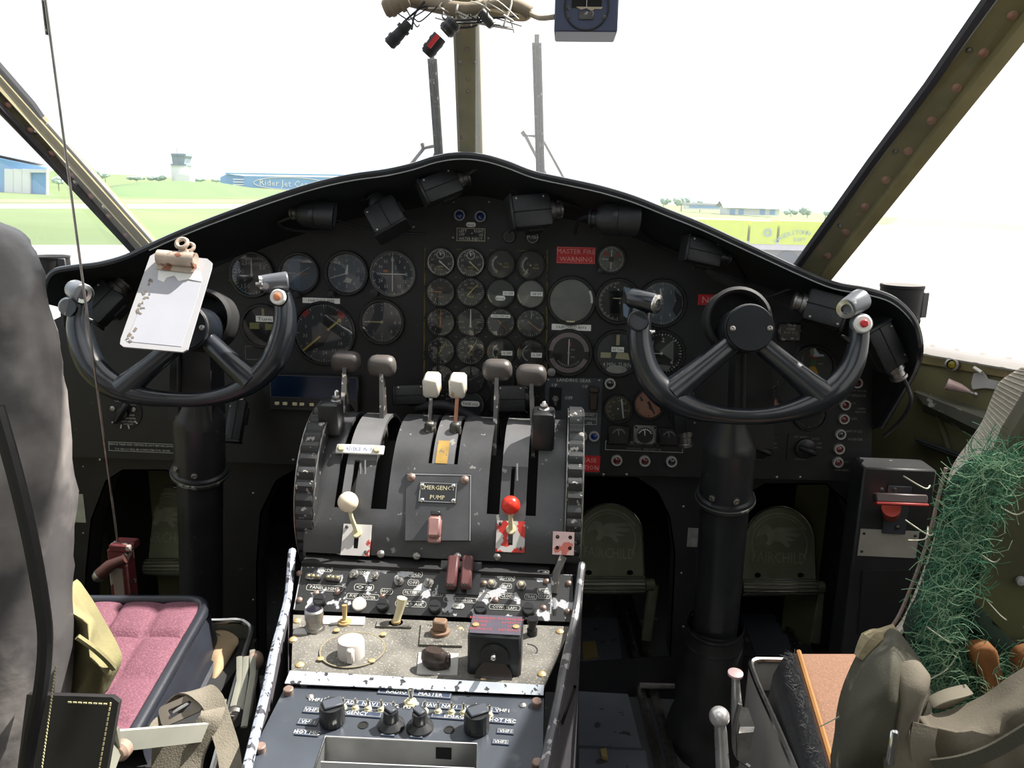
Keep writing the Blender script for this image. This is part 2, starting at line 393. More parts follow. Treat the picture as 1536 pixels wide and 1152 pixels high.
# buildings far right
t = thing('terminal_building', 'low white far terminal with grey pitched roof on the horizon', 'building', P(1125, 318, 450))
bx('wall', 1090, 1170, 310, 322, 450, 20, hwhite, t)
a, c = P(1085, 311, 447), P(1176, 314, 447); k = V((0, 12, 3.5)); k2 = V((0, 26, 0))
b = B(); b.loft([[a, c], [a+k, c+k], [a+k2, c+k2]]); ob('roof', b, mat('grey roof', cl(170, 172, 178), .7), t, True, 0)
for x0 in (1095, 1108, 1140, 1155): bx('door', x0, x0+8, 314, 321.5, 449.6, .5, hblue, t)
t = thing('terminal_building', 'long white low shed left of the far terminal', 'building', P(1060, 312, 480))
bx('wall', 1030, 1085, 307, 314, 480, 15, hwhite, t); bx('roof', 1029, 1086, 305.5, 307.2, 479, 17, MAT['grey roof'], t); bx('window_band', 1034, 1080, 309, 311.5, 479.7, .5, hblue, t)
# trees
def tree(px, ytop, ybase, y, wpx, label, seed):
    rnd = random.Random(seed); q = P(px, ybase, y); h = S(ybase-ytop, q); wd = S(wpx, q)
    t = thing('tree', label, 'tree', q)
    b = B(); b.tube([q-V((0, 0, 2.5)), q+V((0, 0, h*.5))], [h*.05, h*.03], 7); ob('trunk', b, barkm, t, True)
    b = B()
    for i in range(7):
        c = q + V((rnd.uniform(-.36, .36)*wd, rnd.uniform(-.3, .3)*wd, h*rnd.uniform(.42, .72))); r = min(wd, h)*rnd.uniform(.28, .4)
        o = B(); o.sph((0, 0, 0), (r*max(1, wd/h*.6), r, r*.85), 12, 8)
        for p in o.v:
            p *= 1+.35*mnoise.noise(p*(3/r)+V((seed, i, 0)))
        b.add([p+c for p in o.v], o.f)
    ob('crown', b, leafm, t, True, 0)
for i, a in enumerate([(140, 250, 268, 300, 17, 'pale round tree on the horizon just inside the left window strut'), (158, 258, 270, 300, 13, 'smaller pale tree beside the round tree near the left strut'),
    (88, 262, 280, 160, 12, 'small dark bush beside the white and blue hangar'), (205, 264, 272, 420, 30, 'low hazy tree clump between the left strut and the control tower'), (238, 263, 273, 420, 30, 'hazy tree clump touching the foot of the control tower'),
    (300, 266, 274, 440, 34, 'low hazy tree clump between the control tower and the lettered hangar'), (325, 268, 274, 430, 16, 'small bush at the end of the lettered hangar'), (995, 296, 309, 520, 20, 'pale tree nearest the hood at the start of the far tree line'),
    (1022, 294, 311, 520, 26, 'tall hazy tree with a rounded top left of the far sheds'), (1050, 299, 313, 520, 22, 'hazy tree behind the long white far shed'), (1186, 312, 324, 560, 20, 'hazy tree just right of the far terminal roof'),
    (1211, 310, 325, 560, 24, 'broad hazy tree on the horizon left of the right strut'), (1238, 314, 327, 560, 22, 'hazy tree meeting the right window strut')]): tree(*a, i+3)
# lime fire truck
limem = mat('lime yellow paint', cl(190, 205, 70), .5, 0, .05, 2)
greym = mat('pale grey skirt paint', cl(190, 188, 195), .5, 0, .05, 2); tyre = mat('faded tyre rubber', cl(90, 95, 105), .8)
fy = 55
t = thing('fire_truck', 'lime yellow airport truck with arched grey lettering beyond the right windshield', 'truck', P(1150, 395, fy))
k = V((0, 2.6, 0))
for x0, x1 in ((1040, 1123), (1124, 1167), (1168, 1262)):
    bx('body_panel', x0, x1, 331+(x0-1040)*.02, 364+(x0-1040)*.02, fy, 2.6, limem, t)
bx('skirt', 1042, 1262, 365, 372, fy+.05, 2.5, greym, t); bx('chassis', 1042, 1262, 373, 388, fy+.3, 2.2, conc, t)
for x in (1075, 1182, 1240):
    q = P(x, 396, fy); b = B(); b.lathe([(0, 0), (.5, 0), (.78, .05), (.85, .12), (.85, .5), (0, .5)], 24, T(q+V((0, .7, 0))) @ RX(90)); ob('wheel', b, tyre, t, True)
lt = mat('blue grey lettering', cl(150, 170, 165), .6)
b = B(); s = 'HAGERSTOWN FIRE'; q = P(1206, 385, fy-.06); R = S(45, q)
for i, ch in enumerate(s):
    an = -52 + 104*i/(len(s)-1)
    b.text(ch, S(9.5, q), R*sin(rad(an))*.98, R*cos(rad(an))*.75, 0, -an*.75, MX(((1, 0, 0, q.x-S(8, q)), (0, 0, -1, q.y), (0, 1, 0, q.z-S(-2, q)), (0, 0, 0, 1))))
b.text('DEPT', S(8, q), 0, S(25, q), 0, 0, MX(((1, 0, 0, q.x-S(8, q)), (0, 0, -1, q.y), (0, 1, 0, q.z), (0, 0, 0, 1))))
ob('lettering', b, lt, t, True, 0)
q = P(1152, 349, fy-.06); b = B(); b.arc(S(3, q), S(6, q), 0, 360, 0, 20, .01, MX(((1, 0, 0, q.x), (0, 0, -1, q.y), (0, 1, 0, q.z), (0, 0, 0, 1)))); ob('round_badge', b, lt, t, True, 0)

# ================================================================== cabin shell
XW = 1.12; ZS = .715; ZR = 1.78
WA, WB = PZ(1385, 523, ZS), PZ(1540, 549, ZS); WD = (WB-WA).normalized()
W0 = WA-WD*((WA.x-.71)/WD.x); W3 = WA+WD*((XW-WA.x)/WD.x)
floorm = mat('worn dark floor paint', (.07, .072, .075), .6, 0, .25, 8, .2, 120, chip=(.2, .2, .19), cth=.66, cs=30, dust=(.13, .125, .11), dth=.6, ds=12)
b = B(); b.box((0, .7, -.03), (2.4, 3.8, .06)); st('floor', b, floorm)
def wallside(s, name):
    b = B(); pl = [V((s*p.x, p.y, 0)) for p in (W0, W3, V((XW, -1.15, 0)))]; up = V((0, 0, ZS))
    rows = [[p+up for p in pl], pl] if s > 0 else [pl, [p+up for p in pl]]
    b.slab(rows, .03); b.box((s*(XW+.02), -.75, (ZS+ZR)/2), (.04, .8, ZR-ZS)); st(name, b, olive)
wallside(1, 'wall_right'); wallside(-1, 'wall_left')
for s in (1, -1): b = B(); b.box((s*(W0.x+.015), (W0.y+2.36)/2, ZS/2), (.03, 2.36-W0.y, ZS)); st('wall_nose_right' if s > 0 else 'wall_nose_left', b, void)  # nose walls coloured deep black for the darkness inside the footwells
b = B(); b.box((-.78, -1.15, .89), (.76, .05, 1.78)); b.box((.78, -1.15, .89), (.76, .05, 1.78)); b.box((0, -1.17, .89), (.8, .04, 1.78)); st('wall_rear', b, mat('pale grey green bulkhead', cl(150, 154, 146), .6, 0, .12, 3))
b = B(); b.box((0, 2.36, .35), (1.66, .05, .7)); st('wall_front', b, void)
for s, nm in ((1, 'shade_liner_right'), (-1, 'shade_liner_left')):
    b = B(); a_, c_ = V((s*.765, 1.495, 0)), V((s*.74, 2.33, 0)); up = V((0, 0, .47)); d_ = V((s*.006, 0, 0)); b.loft([[a_, c_, c_+d_, a_+d_], [a_+up, c_+up, c_+up+d_, a_+up+d_]], True, True); st(nm, b, void)  # black sheets added in front of the nose walls to darken the footwells
b = B(); b.box((0, 1.90, .70), (1.62, .9, .03)); st('nose_deck', b, matte)
b = B(); b.box((0, .72, ZR+.02), (2.3, .44, .04)); b.box((0, -1.0, ZR+.02), (2.3, .34, .04)); b.box((-.9, -.17, ZR+.02), (.5, 1.34, .04)); b.box((.9, -.17, ZR+.02), (.5, 1.34, .04)); st('ceiling', b, olive)  # unseen roof opening added above the camera to let in more skylight
# ---- window frames
def ext(a, c, k): return a + (c-a)*k
C0, C1 = P(705.5, 236, 1.58), P(699, 0, 1.44); CT = ext(C0, C1, 2.2)
R0, R1 = P(1222, 402, 1.36), P(1513, 0, 1.12); RT = ext(R0, R1, 1.75)
L0, L1 = P(216, 374, 1.36), P(-2, 130, 1.16); LT_ = ext(L0, L1, 2.4)
def post(name, base, mid, top, e0, e1, yb, ym, label=None, lipside=1, riv=9, seal=False):
    # e0, e1: the two edges (bottom px, upper px) seen along the post
    a0, a1 = P(*e0[0], yb), P(*e0[1], ym); b0, b1 = P(*e1[0], yb), P(*e1[1], ym)
    a0, a1 = ext(a0, a1, -.1), ext(a0, a1, 1.75); b0, b1 = ext(b0, b1, -.1), ext(b0, b1, 1.75)
    m = MX.Identity(4); n = (a1-a0).cross(b0-a0).normalized()
    if n.dot(CAM-a0) < 0: n = -n
    b = B(); b.slab([[a0, a1], [b0, b1]] if (a1-a0).cross(b0-a0).dot(n) < 0 else [[b0, b1], [a0, a1]], .018)
    o = st(name, b, olive2)
    q = lambda u, v, h=0: (a0*(1-u)+b0*u)*(1-v)+(a1*(1-u)+b1*u)*v + n*h
    WM[o] = MX.Identity(4)
    return o, q, n
o, q, n = post('trim_1', C0, C1, CT, ((687, 236), (678, 0)), ((724, 236), (718, 0)), 1.58, 1.44)
b = B(); b.tube([q(.05, 0, .002), q(.05, 1, .002)], .0025, 6); ob('edge_bead', b, olive2, o)
b = B(); b.tube([q(.95, 0, .002), q(.95, 1, .002)], .0025, 6); ob('edge_bead', b, olive2, o)
def rivets(o, q, n, spots, r, m):
    for u, v in spots:
        p = q(u, v); b = B(); b.lathe([(r, -.001), (r, .001), (r*.6, .003), (0, .0035)], 12, frame(p, n)); ob('screw', b, m, o)
pinks = mat('worn copper screw', cl(140, 118, 108), .4, .5, .2, 60); cops = mat('copper post screw', cl(165, 124, 106), .4, .3, .2, 60)
rivets(o, q, n, [(.22, .13), (.8, .13), (.22, .40), (.8, .40), (.5, .30), (.5, .34), (.5, .44), (.5, .52)], .004, pinks)
o, q, n = post('trim_2', L0, L1, LT_, ((231, 366), (0, 105)), ((203, 380), (0, 161)), 1.36, 1.16)
b = B(); b.slab([[q(.36, 0, .010), q(.36, 1, .010)], [q(.02, 0, .010), q(.02, 1, .010)]], .008); ob('raised_flange', b, olive2, o)
b = B(); b.tube([q(.38, 0, .011), q(.38, 1, .011)], .0012, 6); ob('bright_edge', b, cream, o)
b = B(); b.tube([q(1.0, 0, 0), q(1.0, 1, 0)], .006, 6); ob('edge_bead', b, rubber, o)
b = B(); b.tube([q(-.03, 0, 0), q(-.03, .45, 0)], .004, 6); ob('pale_edge', b, lgrey, o)
b = B(); b.tube([q(.02, .47, 0), q(-.06, .5, 0), q(-.07, .6, 0), q(-.12, .66, 0), q(-.06, .74, 0), q(-.1, 1, 0)], .006, 6); ob('rubber_seal', b, rubber, o)
rivets(o, q, n, [(.72, .12+.075*i) for i in range(11)], .005, cops); rivets(o, q, n, [(.6, .22), (.6, .48), (.86, .33)], .006, chrome)
o, q, n = post('trim_3', R0, R1, RT, ((1202, 394), (1490, 0)), ((1241, 410), (1548, 25)), 1.36, 1.12)
b = B(); b.tube([q(-.06, 0, .003), q(-.10, .3, .003), q(-.06, .45, .003), q(-.13, .6, .003), q(-.08, 1, .003)], .008, 6); ob('rubber_seal', b, rubber, o)
b = B(); b.tube([q(.05, 0, .002), q(.05, 1, .002)], .0015, 6); ob('bright_edge', b, lgrey, o)
b = B(); b.slab([[q(1.05, 0, .006), q(1.05, 1, .006)], [q(.72, 0, .006), q(.72, 1, .006)]], .02); ob('raised_flange', b, olive2, o)
rivets(o, q, n, [(.6, .09+.062*i) for i in range(14)], .0062, cops); rivets(o, q, n, [(.88, .095+.062*i) for i in range(14)], .004, cops)
rivets(o, q, n, [(.3, .16), (.3, .33), (.25, .52)], .004, steel)
# ---- glass
gw = glassy('windshield perspex', .07, (.9, .95, 1), .25)
gs = glassy('crazed side perspex', .46, (.36, .345, .335), .2, 3.0, hz2=.72)
def pane(name, pts, m):
    b = B(); n = len(pts); vs = [V(p) for p in pts]; b.add(vs, [tuple(range(n))]); return st(name, b, m, 0)
pane('window_1', [C0+V((0, .015, -.06)), L0+V((0, .015, -.08)), LT_+V((0, .015, 0)), CT+V((0, .015, 0))], gw)
pane('window_2', [C0+V((0, .015, -.06)), CT+V((0, .015, 0)), RT+V((0, .015, 0)), R0+V((0, .015, -.08))], gw)
pane('window_3', [L0+V((-.01, .05, -.03)), V((-W0.x-.01, W0.y, ZS)), V((-W3.x-.01, W3.y, ZS)), V((-XW-.01, .2, ZS)), V((-XW-.01, .2, ZR)), LT_+V((-.01, .01, 0))], gw)
pane('window_4', [R0+V((.012, .06, -.04)), V((W0.x+.012, W0.y, ZS-.02)), V((W3.x+.012, W3.y, ZS-.02)), V((XW+.012, .2, ZS-.02)), V((XW+.012, .2, ZR)), RT+V((.012, 0, 0))], gs)
# sills
pn = V((-WD.y, WD.x, 0))*(1 if V((-WD.y, WD.x, 0)).dot(CAM-WA) > 0 else -1)
b = B(); b.tube([W0+V((0, 0, .004)), W3+V((0, 0, .004)), V((XW, .2, ZS+.004))], .012, 8, flat=.6); o = st('trim_4', b, lgrey)
b = B(); b.slab([[W0+pn*.006+V((0, 0, -.012)), W3+pn*.006+V((0, 0, -.012))], [W0+pn*.006+V((0, 0, -.03)), W3+pn*.006+V((0, 0, -.022))]], .004); ob('sill_flange', b, olive2, o)
for i in range(6):
    b = B(); b.lathe([(.006, 0), (.006, .002), (0, .003)], 10, T(*(WA+WD*(.02+.045*i)+pn*.004), ZS+.012) if False else T(*((WA+WD*(.02+.045*i)+pn*.004+V((0, 0, .010)))[:]))); ob('screw', b, pinks, o)
b = B(); b.tube([V((-p.x, p.y, p.z+.004)) for p in (W0, W3)]+[V((-XW, .2, ZS+.004))], .012, 8, flat=.6); st('trim_5', b, lgrey)
# floor plates and rails
plm = mat('blue grey floor plate', cl(105, 110, 120), .4, .2, .2, 6, .1, 60, chip=(.05, .05, .05), cth=.64, cs=40)
FF = frame((0, 0, 0), (0, 0, 1))
def fq(px, py): q = on(FF, px, py); return (q.x, q.y)
fl = bpy.data.objects['floor']; WM[fl] = MX.Identity(4)
b = B(); b.plate([fq(868, 1030), fq(868, 1122), fq(962, 1126), fq(938, 1030), fq(925, 930), fq(868, 930)], (), .0, .006); ob('floor_plate', b, plm, fl)
b = B(); b.plate([fq(868, 1127), fq(868, 1250), fq(985, 1250), fq(968, 1130)], (), .0, .006); ob('floor_plate', b, plm, fl)
for x0, x1, yb, wd in ((935, 1000, 1200, .018), (952, 1020, 1200, .02)):
    a, c = V((*fq(x0-10, 900), .012)), V((*fq(x1, yb), .012)); b = B(); b.tube([a, c], wd/2, 6, flat=.7); ob('seat_rail', b, steel, fl)
b = B(); b.plate([fq(965, 1055), fq(998, 1200), fq(1028, 1200), fq(985, 1055)], (), .0, .01); ob('track_plate', b, greyp, fl)
b = B(); b.plate([fq(1110, 925), fq(1140, 1000), fq(1200, 1000), fq(1165, 925)], (), .0, .006); ob('floor_plate', b, plm, fl)
for x0, x1 in ((1165, 1205), (1250, 1300)):
    a, c = V((*fq(x0, 905), .012)), V((*fq(x1, 1010), .012)); b = B(); b.tube([a, c], .009, 6); ob('seat_rail', b, darkst, fl)
a, c = V((*fq(958, 1048), .03)), V((*fq(1010, 1049), .03)); b = B(); b.tube([a, c], .006, 8); b.tube([a, a-V((0, 0, .03))], .005, 6); ob('cross_bar', b, steel, fl)
paper = mat('old tan paper', cl(140, 122, 78), .8, 0, .15, 30)
for i, (pts, lab) in enumerate((([(873, 968), (893, 966), (897, 990), (875, 995)], 'torn tan paper scrap lying on the dark floor, farther piece'), ([(868, 1000), (880, 998), (910, 1002), (906, 1018), (886, 1018), (868, 1012)], 'folded tan paper scrap above the blue grey floor plate'), ([(900, 1132), (909, 1131), (911, 1146), (902, 1143)], 'tiny tan paper scrap at the near end of the floor plates'))):
    b = B(); b.plate([fq(*p) for p in pts], (), .0065, .0085+.002*i); o = ob('paper_scrap', b, paper); tag(o, lab, 'paper')
# ================================================================== instrument panel
FP = frame((0, 1.42, .7), (0, -cos(rad(4)), sin(rad(4))))
FK = frame((0, 1.44, .3), (0, -1, 0))
LIP = [(66,455),(70,425),(82,408),(110,402),(150,397),(190,386),(225,370),(265,352),(320,330),(380,308),(430,291),(480,276),(530,265),(580,258),(620,249),(655,238),(690,233),(725,236),(760,246),(800,261),(850,272),(900,283),(950,298),(1000,318),(1050,338),(1100,361),(1150,384),(1200,407),(1250,427),(1300,436),(1335,447),(1360,467),(1375,492),(1380,525),(1372,555),(1352,590),(1322,640)]
JN = [(100,470),(104,440),(112,425),(128,420),(160,416),(198,408),(235,394),(272,378),(325,358),(385,338),(435,322),(485,308),(535,297),(582,291),(622,284),(657,277),(692,273),(725,276),(758,284),(795,294),(845,304),(893,313),(940,327),(990,345),(1040,365),(1088,388),(1135,410),(1180,430),(1225,448),(1262,462),(1288,478),(1300,500),(1306,525),(1308,555),(1308,585),(1308,610),(1308,645)]
ip = thing('instrument_panel', 'wide black cockpit instrument panel under a curved hood', 'panel', FP)
outl = [on(FP, *p) for p in JN] + [on(FP, 1306, 722), on(FP, 900, 712), on(FP, 40, 683), on(FP, 40, 500)]
b = B(); b.plate([(p.x, p.y) for p in outl], (), -.003, 0); ob('face_plate', b, black, ip)
n = len(LIP); lw = []
for i, (x, y) in enumerate(LIP):
    u = (x-66)/(1380-66); lw.append(P(x, y, 1.285-.05*abs(2*u-1)**2 + (.0 if i < 34 else .05*(i-33))))
jw = [onw(FP, *p, h=.001) for p in JN]
lw2 = cr(lw, 4); jw2 = cr(jw, 4)
mid = [a*.5+c*.5+V((0, 0, .012)) for a, c in zip(lw2, jw2)]
b = B(); b.slab([lw2, mid, jw2], .004); ob('hood', b, hoodm, ip, True)
b = B(); b.tube(lw2, .0055, 8); ob('hood_lip', b, yokem, ip, True)
b = B(); b.tube([p+V((0, -.0035, -.0058)) for p in lw2[24:-14]], .0011, 5); ob('bright_edge', b, lgrey, ip, True)
fwd = [V((a.x*1.0, max(a.y+.16, 1.47), a.z-.07 - .05*(1-cos(0)))) for a in lw2]
b = B(); b.slab([fwd, lw2], .003); ob('hood_top', b, mat('dark hood cover', (.010, .014, .014), .6), ip, True)
b = B(); b.lathe([(.0028, -.001), (.0028, .0006), (.0018, .0016), (0, .002)], 8); screw0 = b
def screws(fr, par, spots, m, r=1.0, h=0):
    src = None
    for px, py in spots:
        q = on(fr, px, py, h); mm = fr @ T(q.x, q.y, h) @ MX.Scale(r, 4)
        loc = WM[par].inverted() @ mm
        if src is None: src = ob('screw', screw0, m, par); src.matrix_local = loc
        else: share(src, par, loc)
screws(FP, ip, [(680,302),(734,302),(679,356),(733,357),(620,340),(440,345),(1000,350),(640,700),(760,705),(940,712),(1200,716),(1290,560),(150,690),(350,560),(345,420),(420,345),(1020,470),(1040,400),(1100,700),(1165,716),(560,345),(905,712),(1150,395),(440,690)], steel)
# screws along the hood
for i in range(4, 138, 8):
    a, c = lw2[i], jw2[min(i, len(jw2)-1)]; p = a*.72+mid[i]*.28
    b = B(); b.sph(p+V((0, -.001, -.002)), .0022, 8, 5); ob('hood_screw', b, steel, ip, True)
# engine instrument sub-plate
ep = thing('engine_gauge_plate', 'black plate with yellowed edges carrying the block of engine gauges', 'panel', FP)
pp = [on(FP, 638, 371), on(FP, 821, 375), on(FP, 819, 640), on(FP, 636, 640)]
b = B(); b.plate([(p.x, p.y) for p in pp], (), .0, .003); ob('plate', b, black, ep)
yl = mat('yellow edge line', cl(92, 84, 30), .6, 0, .4, 60, chip=(.02, .02, .02), cth=.55, cs=120)
for (a, c) in ((pp[3], pp[0]), (pp[2], pp[1])):
    b = B(); b.tube([V((a.x, a.y, .003)), V((c.x, c.y, .003))], .0017, 6); ob('edge_line', b, yl, ep)
for k in range(4):
    q = on(FP, 648+45*k, 373+k); b = B(); b.box((q.x, q.y, .003), (.02, .0015, .001)); ob('edge_mark', b, yl, ep)
screws(FP, ep, [(684,417+.2*i) for i in range(1)]+[(684+45*j, 416+45*i) for i in range(4) for j in range(3)]+[(816,385),(640,440),(815,470)], darkst, .9, .003)

def numring(b, items, r, R, size, z, m=None):
    for t_, a in items: b.text(t_, size*R, r*R*sin(rad(a)), r*R*cos(rad(a)), z, 0, m)
dialblk = mat('black dial face', (.018, .018, .019), .6, 0, .2, 60)
dialgrey = mat('grey dial face', (.05, .055, .06), .5, 0, .15, 40)
dialrefl = mat('painted pale reflection dial', cl(92, 102, 112), .5, 0, .15, 30)  # pale reflections in the cover glass painted into the dial colour
dialnavy = mat('navy dial face', cl(30, 38, 58), .45, 0, .15, 30)
dialsil = mat('silver grey dial and reflection', cl(128, 128, 124), .5, 0, .2, 18)
copper = mat('painted copper reflection dial', cl(190, 135, 110), .4, .1, .25, 20, chip=(.03, .03, .03), cth=.6, cs=60)  # orange seat reflection painted as the dial's own colour
bez = mat('black bezel', (.012, .012, .013), .35, 0, .2, 40)
sil = mat('grey ring paint', (.22, .22, .21), .45, .3, .2, 40)
def gauge(px, py, r, name, label, dial=None, bezel=None, needles=(), ticks=None, nums=(), arcs=(), cat='gauge', fr=None, extra=None, h=0, group=None, glass=True, bw=1.16, nsz=.26, tm=None):
    fr = fr or FP; h += .0022; q = on(fr, px, py, h); m = fr @ T(q.x, q.y, h); R = S(r, m.translation)
    t = thing(name, label, cat, m, group)
    b = B(); b.lathe([(R*bw, -.002), (R*bw, .0035), (R*(bw-.03), .005), (R*1.03, .005), (R*.99, .001), (R*.99, -.002)], 40, cap=False); ob('bezel', b, bezel or bez, t)
    b = B(); b.lathe([(R, -.002), (R, 0), (0, 0)], 40); ob('dial', b, dial or dialblk, t)
    if ticks:
        b = B(); nn, a0, a1, r0, r1, wd = ticks[:6]
        for i in range(nn):
            a = a0+(a1-a0)*i/max(nn-1, 1); mj = (i % (ticks[6] if len(ticks) > 6 else 5) == 0)
            b.bar(a, R*(r0-(.06 if mj else 0)), R*r1, R*wd*(1.5 if mj else 1), .0005)
        ob('tick_marks', b, tm or dimw, t, smooth=0)
    if nums:
        b = B(); numring(b, nums, .66, R, nsz, .0005); ob('numerals', b, tm or dimw, t, smooth=0)
    for r0, r1, a0, a1, mm in arcs:
        b = B(); b.arc(R*r0, R*r1, a0, a1, .0006); ob('arc_mark', b, mm, t, smooth=0)
    for a, r0, r1, wd, mm in needles:
        b = B(); b.bar(a, -R*r0, R*r1, R*wd, .0022, R*wd*.5, .0006); b.lathe([(R*.07, 0), (R*.07, .0028), (0, .0028)], 10); ob('needle', b, mm, t, smooth=0)
    if extra: extra(t, R)
    if glass:
        b = B(); b.lathe([(R*1.02, .0032), (R*.6, .0037), (0, .0039)], 32, cap=False); ob('cover_glass', b, glassg, t)
    return t
def sticker(par, x, y, w_, h_, txt, z=.0045, m=None, tm=None, name='sticker', rnd=0):
    b = B()
    if rnd: b.plate([(x+(w_-h_)/2*(1 if cos(a) > 0 else -1)+h_/2*cos(a), y+h_/2*sin(a)) for a in [2*pi*(i+.5)/20 for i in range(20)]], (), z-.0006, z)
    else: b.box((x, y, z-.0003), (w_, h_, .0006))
    o = ob(name, b, m or white, par, smooth=0)
    b = B(); b.text(txt, h_*.82, x, y, z+.0003, 0, width=w_*.82); l = ob('lettering', b, tm or dialblk, o, smooth=0)
    return o
# --- pilot's instruments
gauge(378, 412, 30, 'airspeed_indicator', 'black airspeed dial reading 50 to 250 with yellow and blue arcs', ticks=(36, 20, 340, .88, .98, .02, 4), nums=[('50', 55), ('150', -150), ('200', -75), ('250', -24)], nsz=.34,
      arcs=[(.95, 1.04, 238, 268, yell), (.95, 1.04, 185, 238, cyan)], needles=[(0, .1, .78, .09, white)])
def ahx(t, R):
    b = B(); b.bar(90, 0, R*.5, R*.05, .001); ob('horizon_bar', b, orange, t, smooth=0)
    b = B(); b.bar(60, -R*.4, R*.7, R*.03, .001); b.bar(90, -R*.8, -R*.2, R*.03, .001); ob('horizon_line', b, dimw, t, smooth=0)
    b = B(); b.plate([(-R*.7, R*.4), (-R*.25, -R*.8), (R*.05, -R*.9), (R*.05, R*.95), (-R*.3, R*.9)], (), .0002, .0006); ob('sky_reflection', b, mat('painted blue sky reflection', cl(100, 118, 138), .5), t, smooth=0)  # sky reflection painted on the dial as a blue patch
    b = B(); b.lathe([(R*.22, 0), (R*.22, .012), (R*.18, .014), (0, .014)], 14, T(-R*.1, -R*1.15, 0)); ob('caging_knob', b, blk2, t)
gauge(449, 410, 27, 'artificial_horizon', 'artificial horizon with pale blue sky reflection painted on it, above the larger sticker', dial=dialrefl, extra=ahx)
def altx(t, R):
    b = B(); b.bar(8, 0, R*.45, R*.16, .0016, R*.05); ob('short_needle', b, white, t, smooth=0)
    b = B(); b.plate([(R*.0, -R*.2), (R*.3, -R*.3), (R*.2, -R*.5), (-R*.2, -R*.45)], (), .0002, .0008); ob('hatched_window', b, dimw, t, smooth=0)
    b = B(); b.lathe([(R*.2, 0), (R*.2, .012), (R*.16, .014), (0, .014)], 14, T(-R*.75, -R*1.05, 0)); ob('setting_knob', b, blk2, t)
gauge(520, 410, 29, 'altimeter', 'altimeter with blue grey reflection painted on its face and white needle pointing lower left', dial=dialrefl, ticks=(50, 0, 353, .9, .98, .02), nums=[(str(i), 36*i) for i in range(10)], needles=[(-107, .1, .85, .06, white)], extra=altx)
def ilsx(t, R):
    b = B(); b.bar(0, -R*.82, R*.82, R*.045, .0022); ob('vertical_bar', b, white, t, smooth=0)
    b = B(); b.bar(90, -R*.55, R*.62, R*.045, .0026); ob('horizontal_bar', b, white, t, smooth=0)
    b = B(); b.box((-R*.32, R*.13, .001), (R*.22, R*.12, .001)); ob('orange_flag', b, orange, t, smooth=0)
    b = B(); b.box((R*.16, R*.3, .001), (R*.1, R*.22, .001)); ob('green_flag', b, mat('dull green flag', cl(70, 110, 110), .6), t, smooth=0)
    b = B(); b.lathe([(R*.2, 0), (R*.2, .01), (0, .011)], 16, T(-R*.85, -R*.9, 0)); ob('course_knob', b, blk2, t)
gauge(589, 411, 32, 'course_indicator', 'navy course dial with white cross bars and ring of numerals', dial=dialnavy, bezel=sil, bw=1.07, ticks=(72, 0, 355, .92, .99, .018), nums=[(c, 30*i) for i, c in enumerate(['N', '3', '6', 'E', '12', '15', 'S', '21', '24', 'W', '30', '33'])], nsz=.2, extra=ilsx, tm=white)
def turnx(t, R):
    b = B(); b.box((-R*.42, 0, .001), (R*.5, R*.32, .002)); ob('bar', b, mat('pale lime bar', cl(165, 165, 110), .6), t, smooth=0)
    b = B(); b.box((R*.35, -R*.03, .001), (R*.4, R*.32, .002)); ob('bar', b, MAT['pale lime bar'], t, smooth=0)
    b = B(); b.box((R*.05, R*.62, .001), (R*.14, R*.55, .002)); ob('turn_pointer', b, MAT['pale lime bar'], t, smooth=0)
    sticker(t, R*.15, R*.38, R*.9, R*.3, 'Turn', .0046)
gauge(394, 489, 29, 'turn_indicator', 'black turn indicator with pale lime bars half behind the yoke horn', extra=turnx)
def rmix(t, R):
    b = B(); b.bar(50, R*.18, R*.72, R*.07, .003); b.lathe([(R*.07, 0), (R*.07, .003), (0, .003)], 12, T(R*.55, R*.46, 0)); ob('needle_tip', b, yell, t, smooth=0)
    b = B(); b.bar(230, R*.15, R*.95, R*.07, .003); ob('needle_tail', b, yell, t, smooth=0)
    b = B(); b.plate([(R*.10, R*.95), (R*.5, R*.75), (R*.25, R*.1), (R*.0, -R*.4), (-R*.65, -R*.68), (-R*.7, -R*.5), (-R*.1, R*.0)], (), .0003, .0009); ob('dark_plane_pointer', b, dialblk, t, smooth=0)
gauge(486, 500, 44, 'radio_compass', 'largest dial of all, grey radio compass with yellow needle and red arcs', dial=mat('smoky grey dial face', cl(62, 68, 72), .5, 0, .15, 20), ticks=(72, 0, 355, .93, .99, .014, 6), nsz=.17,
      nums=[('6', -7), ('9', 25), ('12', 55), ('15', 90), ('18', 120), ('21', 150), ('24', 178), ('27', 208), ('30', 235), ('33', 262), ('0', 290), ('3', 325)], arcs=[(.82, .99, -52, -35, redd), (.78, .99, 35, 52, redd)], extra=rmix, bw=1.1)
gauge(573, 483, 30, 'vertical_speed_indicator', 'dark climb dial with cream needle pointing level to the side', dial=dialgrey, ticks=(48, 0, 352, .9, .97, .02, 4), nums=[('0', -90), ('1', -40), ('2', 0), ('4', 45), ('6', 90), ('4', 135), ('2', 180), ('1', 220)], nsz=.28, needles=[(-90, .05, .85, .08, cream)])
